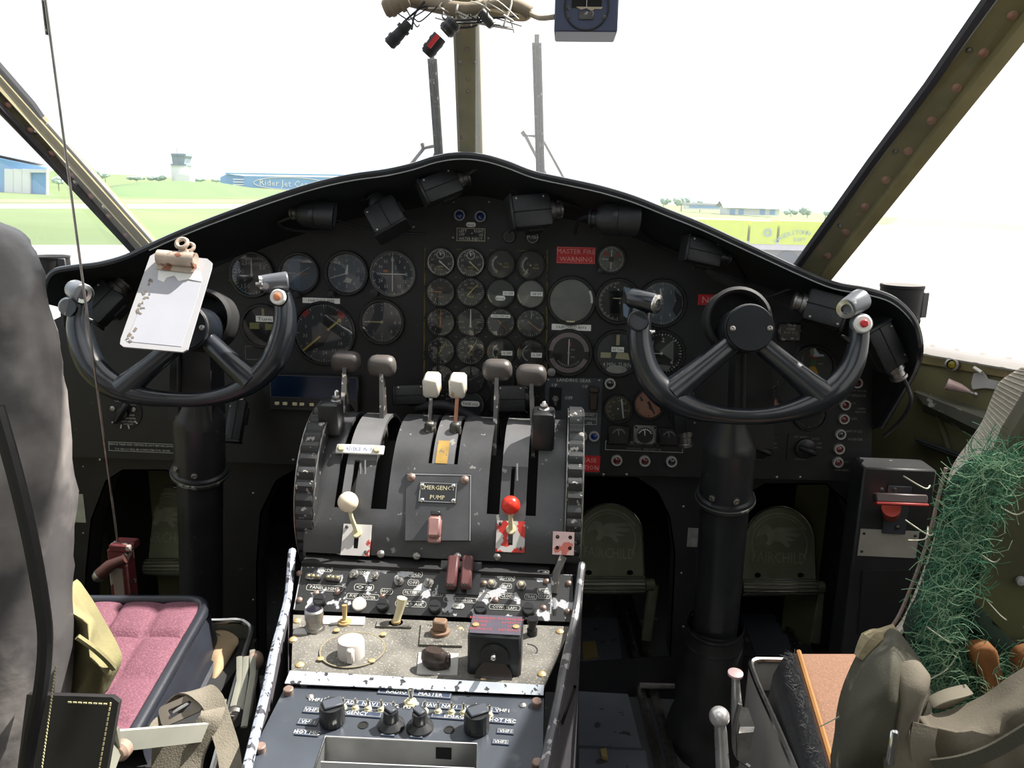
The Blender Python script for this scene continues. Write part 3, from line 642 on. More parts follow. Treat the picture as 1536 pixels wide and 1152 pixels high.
def placard(fr, px, py, wp, hp, lines, bg, fg, name, label, size, cat='placard', border=None, h=0, ms=None, par=None, sp=None, rot=0):
    q = on(fr, px, py, h); xa, xb = on(fr, px-wp/2, py, h), on(fr, px+wp/2, py, h); ya, yb = on(fr, px, py-hp/2, h), on(fr, px, py+hp/2, h)
    w_, h_ = (xb-xa).length, (ya-yb).length; m = fr @ T(q.x, q.y, h) @ RZ(rot)
    if par is None: t = thing(name, label, cat, m); loc = None
    b = B(); b.box((0, 0, .0006), (w_, h_, .0012)); 
    if par is None: o = ob('plate', b, bg, t, smooth=0)
    else:
        k = WM[par].inverted() @ m; bb = B(); bb.add(b.v, b.f, k); o = ob(name, bb, bg, par, smooth=0); t = o
    k = None if par is None else WM[par].inverted() @ m
    b = B(); L = len(lines)
    for i, s in enumerate(lines):
        x = 0
        if isinstance(s, tuple): s, x = s
        b.text(s, size*h_/L*1.25, x*w_, h_*((L-1)/2-i)/L*(sp or .92), .0014, 0, k, width=None if not sp else None)
    if lines: ob('lettering', b, fg, t, smooth=0)
    if border:
        b = B(); e = .0007
        for cx, cy, sx, sy in ((0, h_/2-e*2, w_-e*2, e), (0, -h_/2+e*2, w_-e*2, e), (-w_/2+e*2, 0, e, h_-e*2), (w_/2-e*2, 0, e, h_-e*2)): b.box((cx, cy, .0014), (sx, sy, .0003), k)
        ob('border_line', b, border, t, smooth=0)
    return t
placard(FP, 482, 451, 56, 8, ['FAIRCHILD 8093'], white, dialblk, 'name_plate', 'white FAIRCHILD 8093 strip above the large radio compass', .56, 'label')
placard(FP, 857, 491, 59, 9, ['FAIRCHILD 8093'], white, dialblk, 'name_plate', 'white FAIRCHILD 8093 strip beside the engine gauges', .56, 'label')
placard(FP, 864, 383, 58, 25, ['MASTER FIRE', 'WARNING'], redp, mat('pink red lettering', (.7, .35, .33), .6), 'warning_placard', 'red MASTER FIRE WARNING placard with pale lettering', .66, border=mat('pale red border', (.62, .2, .2), .6))
placard(FP, 1072, 450, 50, 16, ['N8093'], redp, MAT['pink red lettering'], 'registration_placard', 'small red registration placard half hidden by the copilot yoke', .7)
# --- centre top: lamps and water injection placard
def lamp(px, py, r, label, lens, ring=None, name='indicator_lamp', fr=None, h=0, group=None):
    fr = fr or FP; q = on(fr, px, py, h); m = fr @ T(q.x, q.y, h); R = S(r, m.translation); t = thing(name, label, 'lamp', m, group)
    b = B(); b.lathe([(R, -.002), (R, .005), (R*.92, .007), (R*.68, .007), (R*.64, .003)], 20, cap=False); ob('ring', b, ring or mat_ring, t)
    b = B(); b.lathe([(R*.66, .0), (R*.66, .004), (R*.4, .006), (0, .007)], 16); ob('lens', b, lens, t); return t
mat_ring = mat('pale lamp ring', (.5, .49, .47), .4, .5, .1, 40); ring2 = mat('dull lamp ring', (.22, .22, .24), .4, .5, .1, 40)
lamp(690, 323, 9, 'round dark blue lamp over LEFT on the water injection placard', bluep, ring2); lamp(721, 325, 9, 'round dark blue lamp over RIGHT on the water injection placard', bluep, ring2)
def dot(fr, px, py, wp, hp, txt, label, h=0, name='inop_sticker', par=None):
    q = on(fr, px, py, h); xa, xb = on(fr, px-wp/2, py, h), on(fr, px+wp/2, py, h); ya, yb = on(fr, px, py-hp/2, h), on(fr, px, py+hp/2, h)
    w_, h_ = (xb-xa).length, (ya-yb).length; t = thing(name, label, 'sticker', fr @ T(q.x, q.y, h))
    b = B(); b.plate([(w_/2*cos(a)*(1 if abs(cos(a)) < .5 else .96), h_/2*max(-.9, min(.9, 1.2*sin(a)))) for a in [2*pi*i/24 for i in range(24)]], (), .0, .0007); ob('paper', b, white, t, smooth=0)
    b = B(); b.text(txt, h_*.85, 0, h_*.02, .001, width=w_*.7); ob('lettering', b, dialblk, t, smooth=0); return t
dot(FP, 706.5, 337, 15, 8, 'inop', 'white inop sticker below the two dark blue lamps')
t = placard(FP, 706.5, 352, 44, 21, [], black, dimw, 'water_inject_placard', 'black WATER INJECT placard with LEFT OFF and RIGHT ON', .66, border=cream)
R = S(1, WM[t].translation)
for tx, x, y, w_ in (('LEFT', -12, 5.5, 12), ('OFF', -14, 0, 9), ('RIGHT', 12, 5.5, 14), ('ON', 15, 0, 6), ('WATER INJECT.', 0, -6, 37)): b = B(); b.text(tx, R*6.5, R*x, R*y, .0016, width=R*w_); ob('lettering', b, dimw, t, smooth=0)
b = B(); b.lathe([(.002, 0), (.002, .004), (.0012, .012), (0, .0125)], 10, T(.003, .002, .001)); ob('toggle', b, chrome, t)
for px, py, tx, lab in ((764, 355, '', 'dim round press to test cap left of the PUSH cap'), (799, 356, 'PUSH', 'round black cap lettered PUSH')):
    q = on(FP, px, py); t = thing('push_cap', lab, 'button', FP @ T(q.x, q.y, 0)); R = S(10, FP @ V((q.x, q.y, 0)))
    b = B(); b.lathe([(R, 0), (R, .003), (R*.85, .006), (0, .006)], 24); ob('cap', b, blk2, t)
    b = B()
    for k in range(24): b.bar(15*k, R*.7, R*.9, R*.06, .0064)
    ob('knurl_marks', b, dimw if tx else faint, t, smooth=0)
    if tx: b = B(); b.text('PUSH', R*.7, 0, 0, .0064); ob('lettering', b, dimw, t, smooth=0)
# --- engine gauges, 6 rows of 4
CX = (661, 706, 751, 796); RY_ = ((393, 394, 396, 398), (438, 438, 440, 441), (483, 483, 484, 485), (526, 525, 528, 530), (568, 569, 570, 572), (606, 607, 608, 608))
def subdial(t, R):
    b = B(); b.arc(R*.26, R*.32, 0, 360, .0008, 20, .0003, T(0, R*.55, 0)); ob('subdial_ring', b, dimw, t, smooth=0)
    b = B(); b.bar(-20, -R*.05, R*.22, R*.07, .001, m=T(0, R*.55, 0)); ob('subdial_needle', b, white, t, smooth=0)
    b = B(); b.text('RPM', R*.2, 0, -R*.35, .0006); b.text('x100', R*.16, 0, -R*.55, .0006); ob('lettering', b, yell, t, smooth=0)
def cyltxt(s):
    def f(t, R):
        b = B(); b.text(s[0], R*.2, R*.42, R*.05, .0006); b.text(s[1], R*.2, R*.42, -R*.2, .0006); b.text('C', R*.2, -R*.2, R*.1, .0006); ob('lettering', b, yell, t, smooth=0)
    return f
def stk(tx, x, y, w_, h_=.3, rnd=0):
    return lambda t, R: sticker(t, R*x, R*y, R*w_, R*h_, tx, .0048, rnd=rnd)
cres = [(.55, .63, 200, 335, dimw)]; n60 = [('0', 215), ('10', 250), ('20', 285), ('30', 325), ('40', 10), ('50', 50), ('60', 100)]
full = (36, 0, 350, .88, .98, .03, 3)
def two(f, g): return lambda t, R: (f(t, R), g(t, R))
def midtxt(a, c, mm=None):
    def f(t, R):
        b = B(); b.text(a, R*.2, 0, R*.3, .0006); b.text(c, R*.2, 0, -R*.35, .0006); ob('lettering', b, mm or yell, t, smooth=0)
    return f
rn = ('top row', 'second row', 'third row', 'fourth row', 'fifth row', 'bottom row'); cn = ('first', 'second', 'third', 'fourth')
specs = [
 [dict(ticks=full, nums=n60, needles=[(130, .15, .9, .1, white)], arcs=[(.93, 1, -150, 150, dimw)], extra=subdial, d='ring scale and white needle'), dict(ticks=full, nums=n60, needles=[(132, .15, .9, .1, cream)], arcs=[(.93, 1, -150, 150, dimw)], extra=subdial, d='ring scale and cream needle'),
  dict(arcs=cres, ticks=(14, 205, 330, .66, .76, .03, 3), needles=[(215, -.5, .8, .08, yell)], extra=cyltxt(('CYL', 'HEAD')), d='crescent scale lettered CYL HEAD, short needle'), dict(arcs=cres, ticks=(14, 205, 330, .66, .76, .03, 3), needles=[(212, -.35, .9, .1, cream)], extra=cyltxt(('CYL', 'HEAD')), d='crescent scale lettered CYL HEAD, cream needle')],
 [dict(ticks=full, nums=n60[:3], needles=[(-85, .1, .8, .09, orange)], arcs=[(.96, 1.06, 262, 285, redd)], extra=midtxt('MAN', 'PRESS', orange), d='orange needle and red limit mark'), dict(ticks=full, nums=n60, needles=[(42, .35, .85, .1, yell)], extra=midtxt('MAN', 'PRESS'), d='yellow needle pointing upper right'),
  dict(dial=dialgrey, arcs=[(.9, 1.03, 225, 262, cream)], extra=two(stk('inop', 0, -.35, .75, .36, 1), stk('OIL TEMP', .6, .02, .85, .32)), d='inop sticker and white text sticker'), dict(dial=dialsil, arcs=[(.9, 1.03, 225, 268, cream)], extra=stk('CARB TEMP', .45, .02, .9, .32), d='bright face and one white sticker')],
 [dict(ticks=full, nums=n60, needles=[(0, .3, .95, .09, orange)], extra=midtxt('FUEL', 'PRESS', orange), d='orange needle straight up'), dict(ticks=full, nums=[('100', -90), ('100', 90), ('50', -130), ('50', 130), ('0', 180)], needles=[(0, .4, .98, .13, white)], extra=midtxt('', 'PSI', cream), d='bold white needle straight up'),
  dict(dial=dialgrey, ticks=full, needles=[(138, .3, .75, .07, orange)], extra=stk('CARB TEMP AIR', 0, .5, 1.45, .24), d='curved white strip sticker near the top'), dict(dial=dialgrey, ticks=full, nums=n60[2:6], arcs=[(.92, 1.04, 235, 262, yell)], needles=[(128, .3, .95, .09, orange), (5, -.35, .95, .06, dimw)], d='orange needle and yellow side arc')],
 [dict(ticks=full, nums=n60, needles=[(32, .3, .8, .07, yell)], extra=midtxt('OIL', 'LBS'), d='thin yellow needle, dark rim'), dict(ticks=full, nums=n60, needles=[(33, .35, .85, .1, yell)], extra=midtxt('OIL', 'LBS'), bezel=sil, bw=1.06, d='pale rim and yellow needle'),
  dict(arcs=cres+[(.92, 1.04, 255, 300, orange)], needles=[(215, -.4, .75, .08, yell)], extra=stk('OIL TEMP', .48, -.05, .82, .34), d='white sticker and orange side arc'), dict(arcs=cres+[(.92, 1.04, 258, 300, orange)], extra=stk('OIL TEMP', .45, -.1, .8, .36), d='white sticker and dim crescent')],
 [dict(ticks=full, nums=n60, tm=faint, needles=[(-60, .2, .8, .06, faint)], d='faint markings behind the white mixture knob'), dict(ticks=full, nums=n60, tm=faint, needles=[(60, .2, .8, .06, faint)], d='faint markings between the two white mixture knobs'),
  dict(arcs=cres, ticks=full, tm=faint, d='plain dark face behind the throttle knob'), dict(arcs=cres+[(.92, 1.04, 240, 290, orange)], d='dim crescent behind the outer throttle knob')],
 [dict(ticks=full, nums=n60, tm=dimw, d='bright small numerals low on the panel'), dict(dial=dialgrey, arcs=[(.9, .97, -120, 120, faint)], extra=stk('TANK inop', 0, .1, 1.4, .42, 1), d='rounded TANK inop sticker'),
  dict(arcs=cres, d='dark face behind the black box lamp'), dict(arcs=cres, ticks=full, tm=faint, d='dim face beside the landing gear panel')]]
for i in range(6):
    for j in range(4):
        k = dict(specs[i][j]); d = k.pop('d'); d = ' '.join(d.split()[:8])
        gauge(CX[j], RY_[i][j], 20, 'engine_gauge', f'engine gauge with {d}, {rn[i]}, {cn[j]} in row', h=.003, bw=k.pop('bw', 1.1), group='engine gauges', nsz=.24, **k)
# --- copilot's instruments
def clockx(t, R):
    b = B(); b.lathe([(R*.22, 0), (R*.22, .003), (0, .003)], 16); ob('hub', b, dialblk, t)
    b = B(); b.lathe([(R*.2, 0), (R*.2, .008), (0, .009)], 12, T(-R*.85, -R*.9, 0)); ob('winding_knob', b, blk2, t)
    b = B(); b.plate([(-R*.2, R*.15), (-R*.7, R*.35), (-R*.6, R*.6), (-R*.25, R*.5)], (), .0002, .0007); b.plate([(R*.2, R*.1), (R*.75, R*.3), (R*.45, R*.65)], (), .0002, .0007); ob('red_sector', b, redd, t, smooth=0)
gauge(917, 389, 19, 'clock', 'small clock with pale face and black centre beside the fire warning', dial=mat('clock face', cl(105, 105, 102), .5, 0, .4, 60), ticks=(60, 0, 354, .86, .98, .02), nums=[(str(i*3), i*90) for i in range(1, 5)], needles=[(0, .2, .7, .12, white), (183, .1, .8, .12, white), (-90, .1, .7, .08, white)], extra=clockx, tm=white)
def ah2(t, R):
    b = B(); b.bar(90, -R*.9, R*.9, R*.02, .001); ob('horizon_line', b, faint, t, smooth=0)
    b = B(); b.arc(R*.9, R*1.02, 60, 95, .003); ob('edge_scale', b, white, t, smooth=0)
    b = B(); b.box((R*.0, -R*.97, .003), (R*.4, R*.07, .001)); ob('cream_mark', b, cream, t, smooth=0)
gauge(857, 451, 32, 'artificial_horizon', 'artificial horizon with silvery reflection painted on its face above the second FAIRCHILD strip', dial=dialsil, extra=ah2)  # bright reflection in this glass painted as a silver dial
def dgx(t, R):
    b = B(); b.plate([(R*.25, R*.75), (R*.75, R*.6), (R*.85, R*.1), (R*.6, -R*.05), (R*.45, R*.1)], (), .0003, .0009); b.plate([(R*.25, -R*.1), (R*.6, -R*.15), (R*.5, -R*.85), (R*.3, -R*.7)], (), .0003, .0009); ob('pale_panel', b, mat('pale blue card', cl(150, 175, 200), .5), t, smooth=0)
    b = B(); b.plate([(-R*.5, R*.5), (R*.2, R*.55), (R*.2, -R*.6), (-R*.4, -R*.6)], (), .0003, .0012); ob('card_window', b, void, t, smooth=0)
    b = B(); b.box((-R*.05, R*.15, .0014), (R*.4, R*.05, .0004)); ob('cream_mark', b, cream, t, smooth=0)
gauge(927, 452, 30, 'directional_gyro', 'dark directional gyro with pale blue slivers behind the yoke horn', ticks=(36, 180, 360, .86, .96, .02, 3), extra=dgx)
def alt2(t, R):
    b = B(); b.plate([(R*.55, R*.6), (R*.9, R*.3), (R*.95, -R*.2), (R*.7, -R*.6), (R*.5, -R*.3), (R*.65, R*.1)], (), .0002, .0008); ob('dark_drum', b, dialblk, t, smooth=0)
    b = B(); b.lathe([(R*.18, 0), (R*.18, .01), (0, .011)], 14, T(-R*.75, -R*.95, 0)); ob('setting_knob', b, blk2, t)
gauge(993, 455, 32, 'altimeter', 'altimeter with pale reflection painted on its face and white needle beside the yoke horn', dial=dialrefl, ticks=(50, 0, 353, .9, .98, .02), nums=[(str(i), 36*i) for i in range(10)], tm=dimw, needles=[(-10, -.1, .7, .12, white)], extra=alt2)
pinkg = mat('pinkish grey ring paint', cl(150, 135, 138), .6, 0, .1, 60)
def cdix(t, R):
    for a0, a1 in ((-85, 85), (110, 250)):
        b = B(); b.arc(R*.76, R*.98, a0, a1, .0012, 24); ob('ring_segment', b, pinkg, t, smooth=0)
    b = B(); b.bar(0, -R*.58, R*.66, R*.05, .0028); ob('vertical_bar', b, white, t, smooth=0)
    b = B()
    for k in range(13): a = 130+100*k/12; b.bar(a, R*.6, R*.68, R*.03, .001)
    b.lathe([(R*.06, 0), (R*.06, .003), (0, .003)], 10); ob('dot_scale', b, dimw, t, smooth=0)
    b = B(); b.box((R*.06, R*.42, .001), (R*.08, R*.2, .001)); ob('red_flag', b, redd, t, smooth=0)
    b = B(); b.box((R*.2, R*.15, .001), (R*.2, R*.06, .001)); b.box((R*.2, -R*.2, .001), (R*.2, R*.06, .001)); ob('grey_flag', b, faint, t, smooth=0)
    b = B(); b.lathe([(R*.2, 0), (R*.2, .01), (R*.12, .012), (0, .012)], 16, T(-R*.8, -R*.95, 0)); ob('course_knob', b, sil, t)
gauge(853, 529, 31, 'course_indicator', 'course dial with pinkish grey ring segments and white vertical bar', extra=cdix)
def turn2(t, R):
    b = B(); b.box((-R*.55, -R*.1, .001), (R*.5, R*.26, .002)); b.add([V((R*.0, R*.1, .0012)), V((R*.7, 0, .0012)), V((R*.65, -R*.3, .0012)), V((-R*.1, -R*.25, .0012))], [(3, 2, 1, 0)]); ob('bar', b, cream, t, smooth=0)
    b = B(); b.box((0, R*.65, .001), (R*.16, R*.5, .002)); ob('turn_pointer', b, cream, t, smooth=0)
    b = B(); b.text('4 MIN. TURN', R*.3, 0, -R*.55, .0022, width=R*1.35); ob('lettering', b, white, t, smooth=0)
    sticker(t, 0, R*.2, R*.6, R*.24, '4.5 Turn', .0048)
    b = B(); b.plate([(R*.5*cos(a), -R*.78+R*.2*sin(a)) for a in [2*pi*i/16 for i in range(16)]], (), .0003, .0008); ob('slip_ball_tube', b, dimw, t, smooth=0)
gauge(926, 530, 31, 'turn_indicator', 'turn dial lettered 4 MIN. TURN with cream bars and small white sticker', extra=turn2, dial=dialgrey)
def vsx(t, R):
    b = B(); b.plate([(-R*.1, R*.1), (R*.55, R*.7), (R*.6, -R*.35)], (), .0002, .0006); b.plate([(-R*.55, -R*.5), (R*.5, -R*.6), (R*.35, -R*.85), (-R*.3, -R*.85)], (), .0002, .0006); ob('pale_card', b, dialsil, t, smooth=0)
gauge(992, 530, 31, 'vertical_speed_indicator', 'climb dial with white level needle seen through the copilot yoke', ticks=(40, 0, 351, .9, .98, .025), nums=[('2', 5), ('1', -40), ('2', 178), ('4', 130), ('4', 50)], nsz=.3, needles=[(-92, -.0, .85, .05, white)], extra=vsx, tm=white)
gauge(927, 613, 19, 'hydraulic_gauge', 'small gauge with olive markings and upright white needle', dial=mat('olive dial face', cl(52, 50, 40), .5, 0, .2, 40), ticks=(30, 200, 500, .84, .97, .03), nums=n60, tm=yell, needles=[(5, -.0, .0, .01, white)], extra=lambda t, R: ob('white_pointer', B().bar(-8, -R*.75, R*.8, R*.12, .0024, m=T(R*.35, 0, 0)), white, t, smooth=0))
gauge(974, 606, 21, 'brake_gauge', 'small gauge with copper orange reflection painted on its face below the yoke rim', dial=copper, ticks=(20, 180, 420, .84, .97, .03), tm=dialblk, needles=[(150, .2, .8, .2, dialblk)])
def sqg(px, py, s, label, mm, mk):
    q = on(FP, px, py); m = FP @ T(q.x, q.y, 0); R = S(s, m.translation); t = thing('trim_indicator', label, 'gauge', m)
    b = B(); b.box((0, 0, .003), (R*2, R*1.75, .006), bev=.003); ob('case', b, mm, t)
    b = B(); b.plate([(R*.72*cos(a), R*.72*sin(a)) for a in [2*pi*i/28 for i in range(28)]], (), .006, .0064); ob('dial', b, dialblk, t)
    b = B(); b.arc(R*.5, R*.56, -70, 70, .0068)
    for k in range(9): b.bar(-70+17.5*k, R*.56, R*.66, R*.04, .0068)
    b.text('0', R*.25, 0, R*.3, .0068); ob('scale_marks', b, mk, t, smooth=0)
    b = B(); b.bar(-10, 0, R*.5, R*.07, .0072); ob('needle', b, mk, t, smooth=0)
    for x in (-1, 1):
        for y in (-1, 1): b = B(); b.lathe([(R*.1, 0), (R*.1, .0074), (0, .0076)], 8, T(x*R*.82, y*R*.7, 0)); ob('screw', b, bez, t)
sqg(928, 652, 17, 'square black trim indicator, left of three in a row', bez, faint); sqg(967, 652, 17, 'square trim indicator with silver case, middle of three', sil, white); sqg(1003, 655, 16, 'square black trim indicator behind the hanging lamp, right of three', bez, faint)
placard(FP, 966, 670, 118, 15, ['WING   AMMETERS   AND   GEN   FLAPS', 'POSITION   INDICATOR'], black, faint, 'trim_placard', 'black worn lettered strip below the three square indicators', .5, border=dimw)
for x, y, l, lab in ((925, 690, redl, 'dark lamp in pale ring, left of three under the worn strip'), (967, 691, redl, 'red lamp in pale ring, middle of three under the worn strip'), (1007, 692, blkl, 'dull lamp in pale ring, right of three under the worn strip'), (915, 575, blkl, 'pale ringed lamp beside the LANDING GEAR lettering')):
    lamp(x, y, 8.5, lab, l)
# landing gear panel
lg = thing('landing_gear_panel', 'grey LANDING GEAR switch panel between engine gauges and yoke', 'panel', FP)
b = B(); p = [on(FP, 817, 566), on(FP, 904, 567), on(FP, 898, 709), on(FP, 820, 708)]; b.plate([(a.x, a.y) for a in p], (), 0, .005); ob('plate', b, greyp, lg)
def lettering(par, fr, items, m, h, name='lettering'):
    b = B()
    for tx, px, py, hp in items:
        q = on(fr, px, py, h); ya, yb = on(fr, px, py-hp/2, h), on(fr, px, py+hp/2, h)
        b.text(tx, (ya-yb).length*1.4, q.x, q.y, h, 0, WM[par].inverted() @ fr)
    return ob(name, b, m, par, smooth=0)
lettering(lg, FP, [('LANDING GEAR', 861, 570.5, 5), ('UP', 832, 578, 5), ('UP', 878, 580, 5), ('OFF', 853, 597, 5)], dimw, .0054)
def toggle(par, fr, px, py, L=.016, r=.003, tilt=25, m=None, nut=None, h=0, az=0, name='toggle_switch'):
    q = on(fr, px, py, h); mm = WM[par].inverted() @ fr @ T(q.x, q.y, h)
    b = B(); b.lathe([(r*2.1, 0), (r*2.1, .002)], 6, mm); b.lathe([(r*1.5, .002), (r*1.5, .0035), (r*1.2, .0045), (0, .0045)], 12, mm); o = ob(name, b, nut or steel, par)
    b = B(); b.lathe([(r*.62, 0), (r*.62, L*.35), (r*1.0, L*.85), (r*.85, L*.97), (0, L)], 10, mm @ RZ(az) @ RX(-tilt)); ob('bat_lever', b, m or chrome, o); return o
q = on(FP, 833, 598, .005); b = B(); b.box((q.x, q.y, .006), (S(18, FP @ V((q.x, q.y, 0))), S(34, FP @ V((q.x, q.y, 0))), .004), bev=.001); ob('switch_well', b, void, lg)
toggle(lg, FP, 833, 598, h=.008, tilt=-35)
q = on(FP, 890, 596, .005); R = S(1, FP @ V((q.x, q.y, 0))); b = B(); b.box((q.x, q.y, .013), (R*13, R*36, .018), bev=.003); b.box((q.x, q.y+R*14, .02), (R*15, R*9, .022), bev=.003); ob('gear_handle', b, dkknob, lg)
placard(FP, 884, 628, 24, 19, ['BRAKE', 'ANTISKID', 'ON'], greyp, dimw, 'small_plate', '', .62, border=dimw, h=.005, par=lg)
placard(FP, 877, 695, 46, 24, ['RELEASE', 'CAUTION'], redp, MAT['pink red lettering'], 'red_plate', '', .62, h=.005, par=lg)
for x in (873, 891):
    q = on(FP, x, 654, .005); mm = T(q.x, q.y, .005); R = S(8, FP @ V((q.x, q.y, 0)))
    b = B(); b.lathe([(R, 0), (R, .004), (R*.92, .006), (R*.7, .006), (R*.66, .003)], 20, mm, cap=False); o = ob('lamp_ring', b, mat_ring, lg); b = B(); b.lathe([(R*.68, 0), (R*.68, .004), (0, .006)], 16, mm); ob('blue_lens', b, bluep, o)
screws(FP, lg, [(822, 570), (899, 571), (895, 704)], steel, .9, .005)
# --- right end of the panel
def fuelx(t, R):
    b = B(); b.plate([(-R*.42, R*.68), (-R*.15, R*.42), (R*.15, R*.42), (R*.42, R*.68)], (), .0003, .001); ob('red_band', b, mat('brick red print', cl(120, 48, 40), .6), t, smooth=0)
    b = B(); b.plate([(-R*.15, R*.42), (-R*.13, R*.05), (R*.13, R*.05), (R*.15, R*.42)], (), .0003, .001); ob('green_band', b, mat('sage green print', cl(80, 120, 80), .6), t, smooth=0)
    b = B(); b.plate([(-R*.13, R*.05), (-R*.42, -R*.6), (R*.42, -R*.6), (R*.13, R*.05)], (), .0003, .001); ob('amber_band', b, amber, t, smooth=0)
    b = B(); b.bar(0, R*.3, R*.55, R*.03, .0012, m=T(-R*.55, -.0, 0)); b.bar(90, R*.25, R*.5, R*.03, .0012, m=T(0, R*.2, 0)); ob('scale_marks', b, dimw, t, smooth=0)
gauge(1219, 551, 29, 'flap_indicator', 'round dark gauge with red green and amber hourglass figure', dial=dialgrey, extra=fuelx)
gauge(1150, 562, 24, 'pressure_gauge', 'plain dark gauge half hidden behind the copilot yoke spoke', ticks=full, tm=faint)
gauge(1215, 621, 22, 'pressure_gauge', 'plain dark gauge under the copilot yoke rim', ticks=full, tm=faint)
gauge(1150, 612, 20, 'pressure_gauge', 'small gauge with painted copper reflection behind the lower rim of the copilot yoke', dial=copper, ticks=full, tm=dialblk)
q = on(FP, 1184, 498); m = FP @ T(q.x, q.y, 0); t = thing('deviation_card_holder', 'small dark bracketed card holder above the hourglass gauge', 'card holder', m); R = S(1, m.translation)
b = B(); b.box((0, 0, .004), (R*34, R*28, .008), bev=.003); ob('frame', b, darkst, t); b = B(); b.box((0, R*2, .0085), (R*26, R*14, .001)); ob('card', b, mat('aged card', (.12, .10, .08), .7, 0, .4, 80), t)
b = B(); b.text('STEER', R*5, 0, R*5, .0093); b.text('N  30  60  E', R*4, 0, R*0, .0093); ob('lettering', b, dimw, t, smooth=0)
for i, (x, y, l, lab) in enumerate(((1285, 574, redl, 'topmost pale ringed lamp beside the copilot yoke horn'), (1267, 607, redl, 'second pale ringed lamp down the right end column'), (1265, 628, redl, 'third pale ringed lamp with red lens down the right end column'), (1260, 651, blkl, 'fourth pale ringed lamp with dark lens down the right end column'), (1258, 673, redl, 'fifth pale ringed lamp down the right end column'), (1256, 693, redl, 'lowest pale ringed lamp of the right end column'))): lamp(x, y, 8, lab, l)
t = thing('lamp_legend', 'worn white legend printed beside the column of pale ringed lamps', 'lettering', FP)
lettering(t, FP, [('PROP DE-ICE', 1287, 586, 3), ('TO RELEASE', 1283, 593, 4), ('HOT', 1279, 605, 3), ('CABIN', 1292, 613, 3), ('HEATER', 1291, 618, 3), ('INLET', 1280, 628, 3), ('ANTI BUZZ', 1281, 647, 3.4), ('INVERTER', 1283, 659, 3.4), ('OUT', 1268, 693, 3), ('WARNING', 1262, 705, 3)], faint, .0006)
for px, py, lab in ((1140, 672, 'black selector knob on lettered plate beside the copilot column'), (1207, 672, 'black selector knob on lettered plate left of the ringed lamps')):
    q = on(FP, px, py); m = FP @ T(q.x, q.y, 0); R = S(1, m.translation); t = thing('selector_switch', lab, 'switch', m)
    b = B(); b.box((0, 0, .001), (R*52, R*42, .002)); ob('plate', b, black, t)
    b = B(); b.lathe([(R*16, .002), (R*15, .008), (R*12, .010), (0, .010)], 20); b.box((R*1, 0, .016), (R*30, R*9, .014), RZ(-20), bev=.004); ob('knob', b, blk2, t)
    b = B(); b.text('AUTO', R*4, R*14, R*15, .0023); b.text('OFF', R*4, R*20, R*8, .0023); b.text('MAN', R*4, R*20, R*2, .0023); b.text('LEFT  RIGHT', R*3.5, -R*8, R*17, .0023); b.text('EXHAUST', R*3.5, -R*5, -R*17, .0023); ob('lettering', b, faint, t, smooth=0)
# --- left end
q = on(FP, 187, 618); m = FP @ T(q.x, q.y, 0); R = S(1, m.translation); t = thing('selector_valve', 'round black selector plate with slanted lever on the left end of the panel', 'switch', m)
b = B(); b.lathe([(R*27, 0), (R*27, .002), (0, .002)], 32); ob('plate', b, matte, t)
b = B(); b.box((0, 0, .012), (R*9, R*38, .014), RZ(-35), bev=.004); b.lathe([(R*8, .002), (R*8, .01), (0, .012)], 16); ob('lever', b, blk2, t)
b = B(); b.text('CABIN HEATER', R*4, 0, R*17, .0024); b.text('OFF  TEMP', R*4, R*10, R*12, .0024); b.text('GND', R*4, R*12, -R*4, .0024); b.text('NORMAL', R*4, R*10, -R*9, .0024); b.text('DO NOT OPERATE', R*3.4, R*4, -R*14, .0024); b.text('IN FLIGHT', R*3.4, R*6, -R*18, .0024)
for a in (-130, 130, 165, -165): b.bar(a, R*20, R*26, R*2, .0024)
ob('lettering', b, dimw, t, smooth=0)
for x in (-17, 15): b = B(); b.lathe([(R*4, 0), (R*4, .004), (R*2, .005), (0, .005)], 12, T(x*R, R*5, 0)); ob('screw', b, steel, t)
placard(FP, 214, 671, 102, 15, ['SERVICE TANK AND CARTRIDGE SHUT BEFORE LEAVING', 'T.O. NO.0-1 WILL BE CONSULTED FOR CRUISE'], matte, dimw, 'service_placard', 'long black service placard with two white lines and rounded border', .42, border=dimw)
b = thing('panel_outline', 'thin white outlined legend frames between left yoke and radio', 'lettering', FP)
bb = B()
for x0, y0, x1, y1 in ((368, 519, 432, 541),):
    a, c = on(FP, x0, y0), on(FP, x1, y1); e = .0008
    for cx, cy, sx, sy in (((a.x+c.x)/2, a.y, c.x-a.x, e), ((a.x+c.x)/2, c.y, c.x-a.x, e), (a.x, (a.y+c.y)/2, e, a.y-c.y), (c.x, (a.y+c.y)/2, e, a.y-c.y)): bb.box((cx, cy, .0003), (sx, sy, .0006))
ob('frame_line', bb, faint, b, smooth=0)
# radio set with blue display
q0, q1 = on(FP, 409, 558), on(FP, 542, 617); cx, cy, w_, h_ = (q0.x+q1.x)/2, (q0.y+q1.y)/2, q1.x-q0.x, q0.y-q1.y
rd = thing('radio_set', 'panel radio with dark blue display and row of small buttons', 'radio', FP @ T(cx, cy, 0))
b = B(); b.box((0, 0, .01), (w_, h_, .02), bev=.002); ob('case', b, blk2, rd)
b = B(); b.box((0, h_*.17, .0205), (w_*.95, h_*.56, .001)); ob('display', b, mat('blue display', cl(22, 38, 62), .12, 0, .6, 9), rd)
b = B()
for cx_, cy_, sx, sy in ((0, h_*.47, w_*.97, .0015), (0, -h_*.13, w_*.97, .0012), (-w_*.48, h_*.17, .0012, h_*.6), (w_*.48, h_*.17, .0012, h_*.6)): b.box((cx_, cy_, .0208), (sx, sy, .0016))
ob('display_frame', b, greyp, rd)
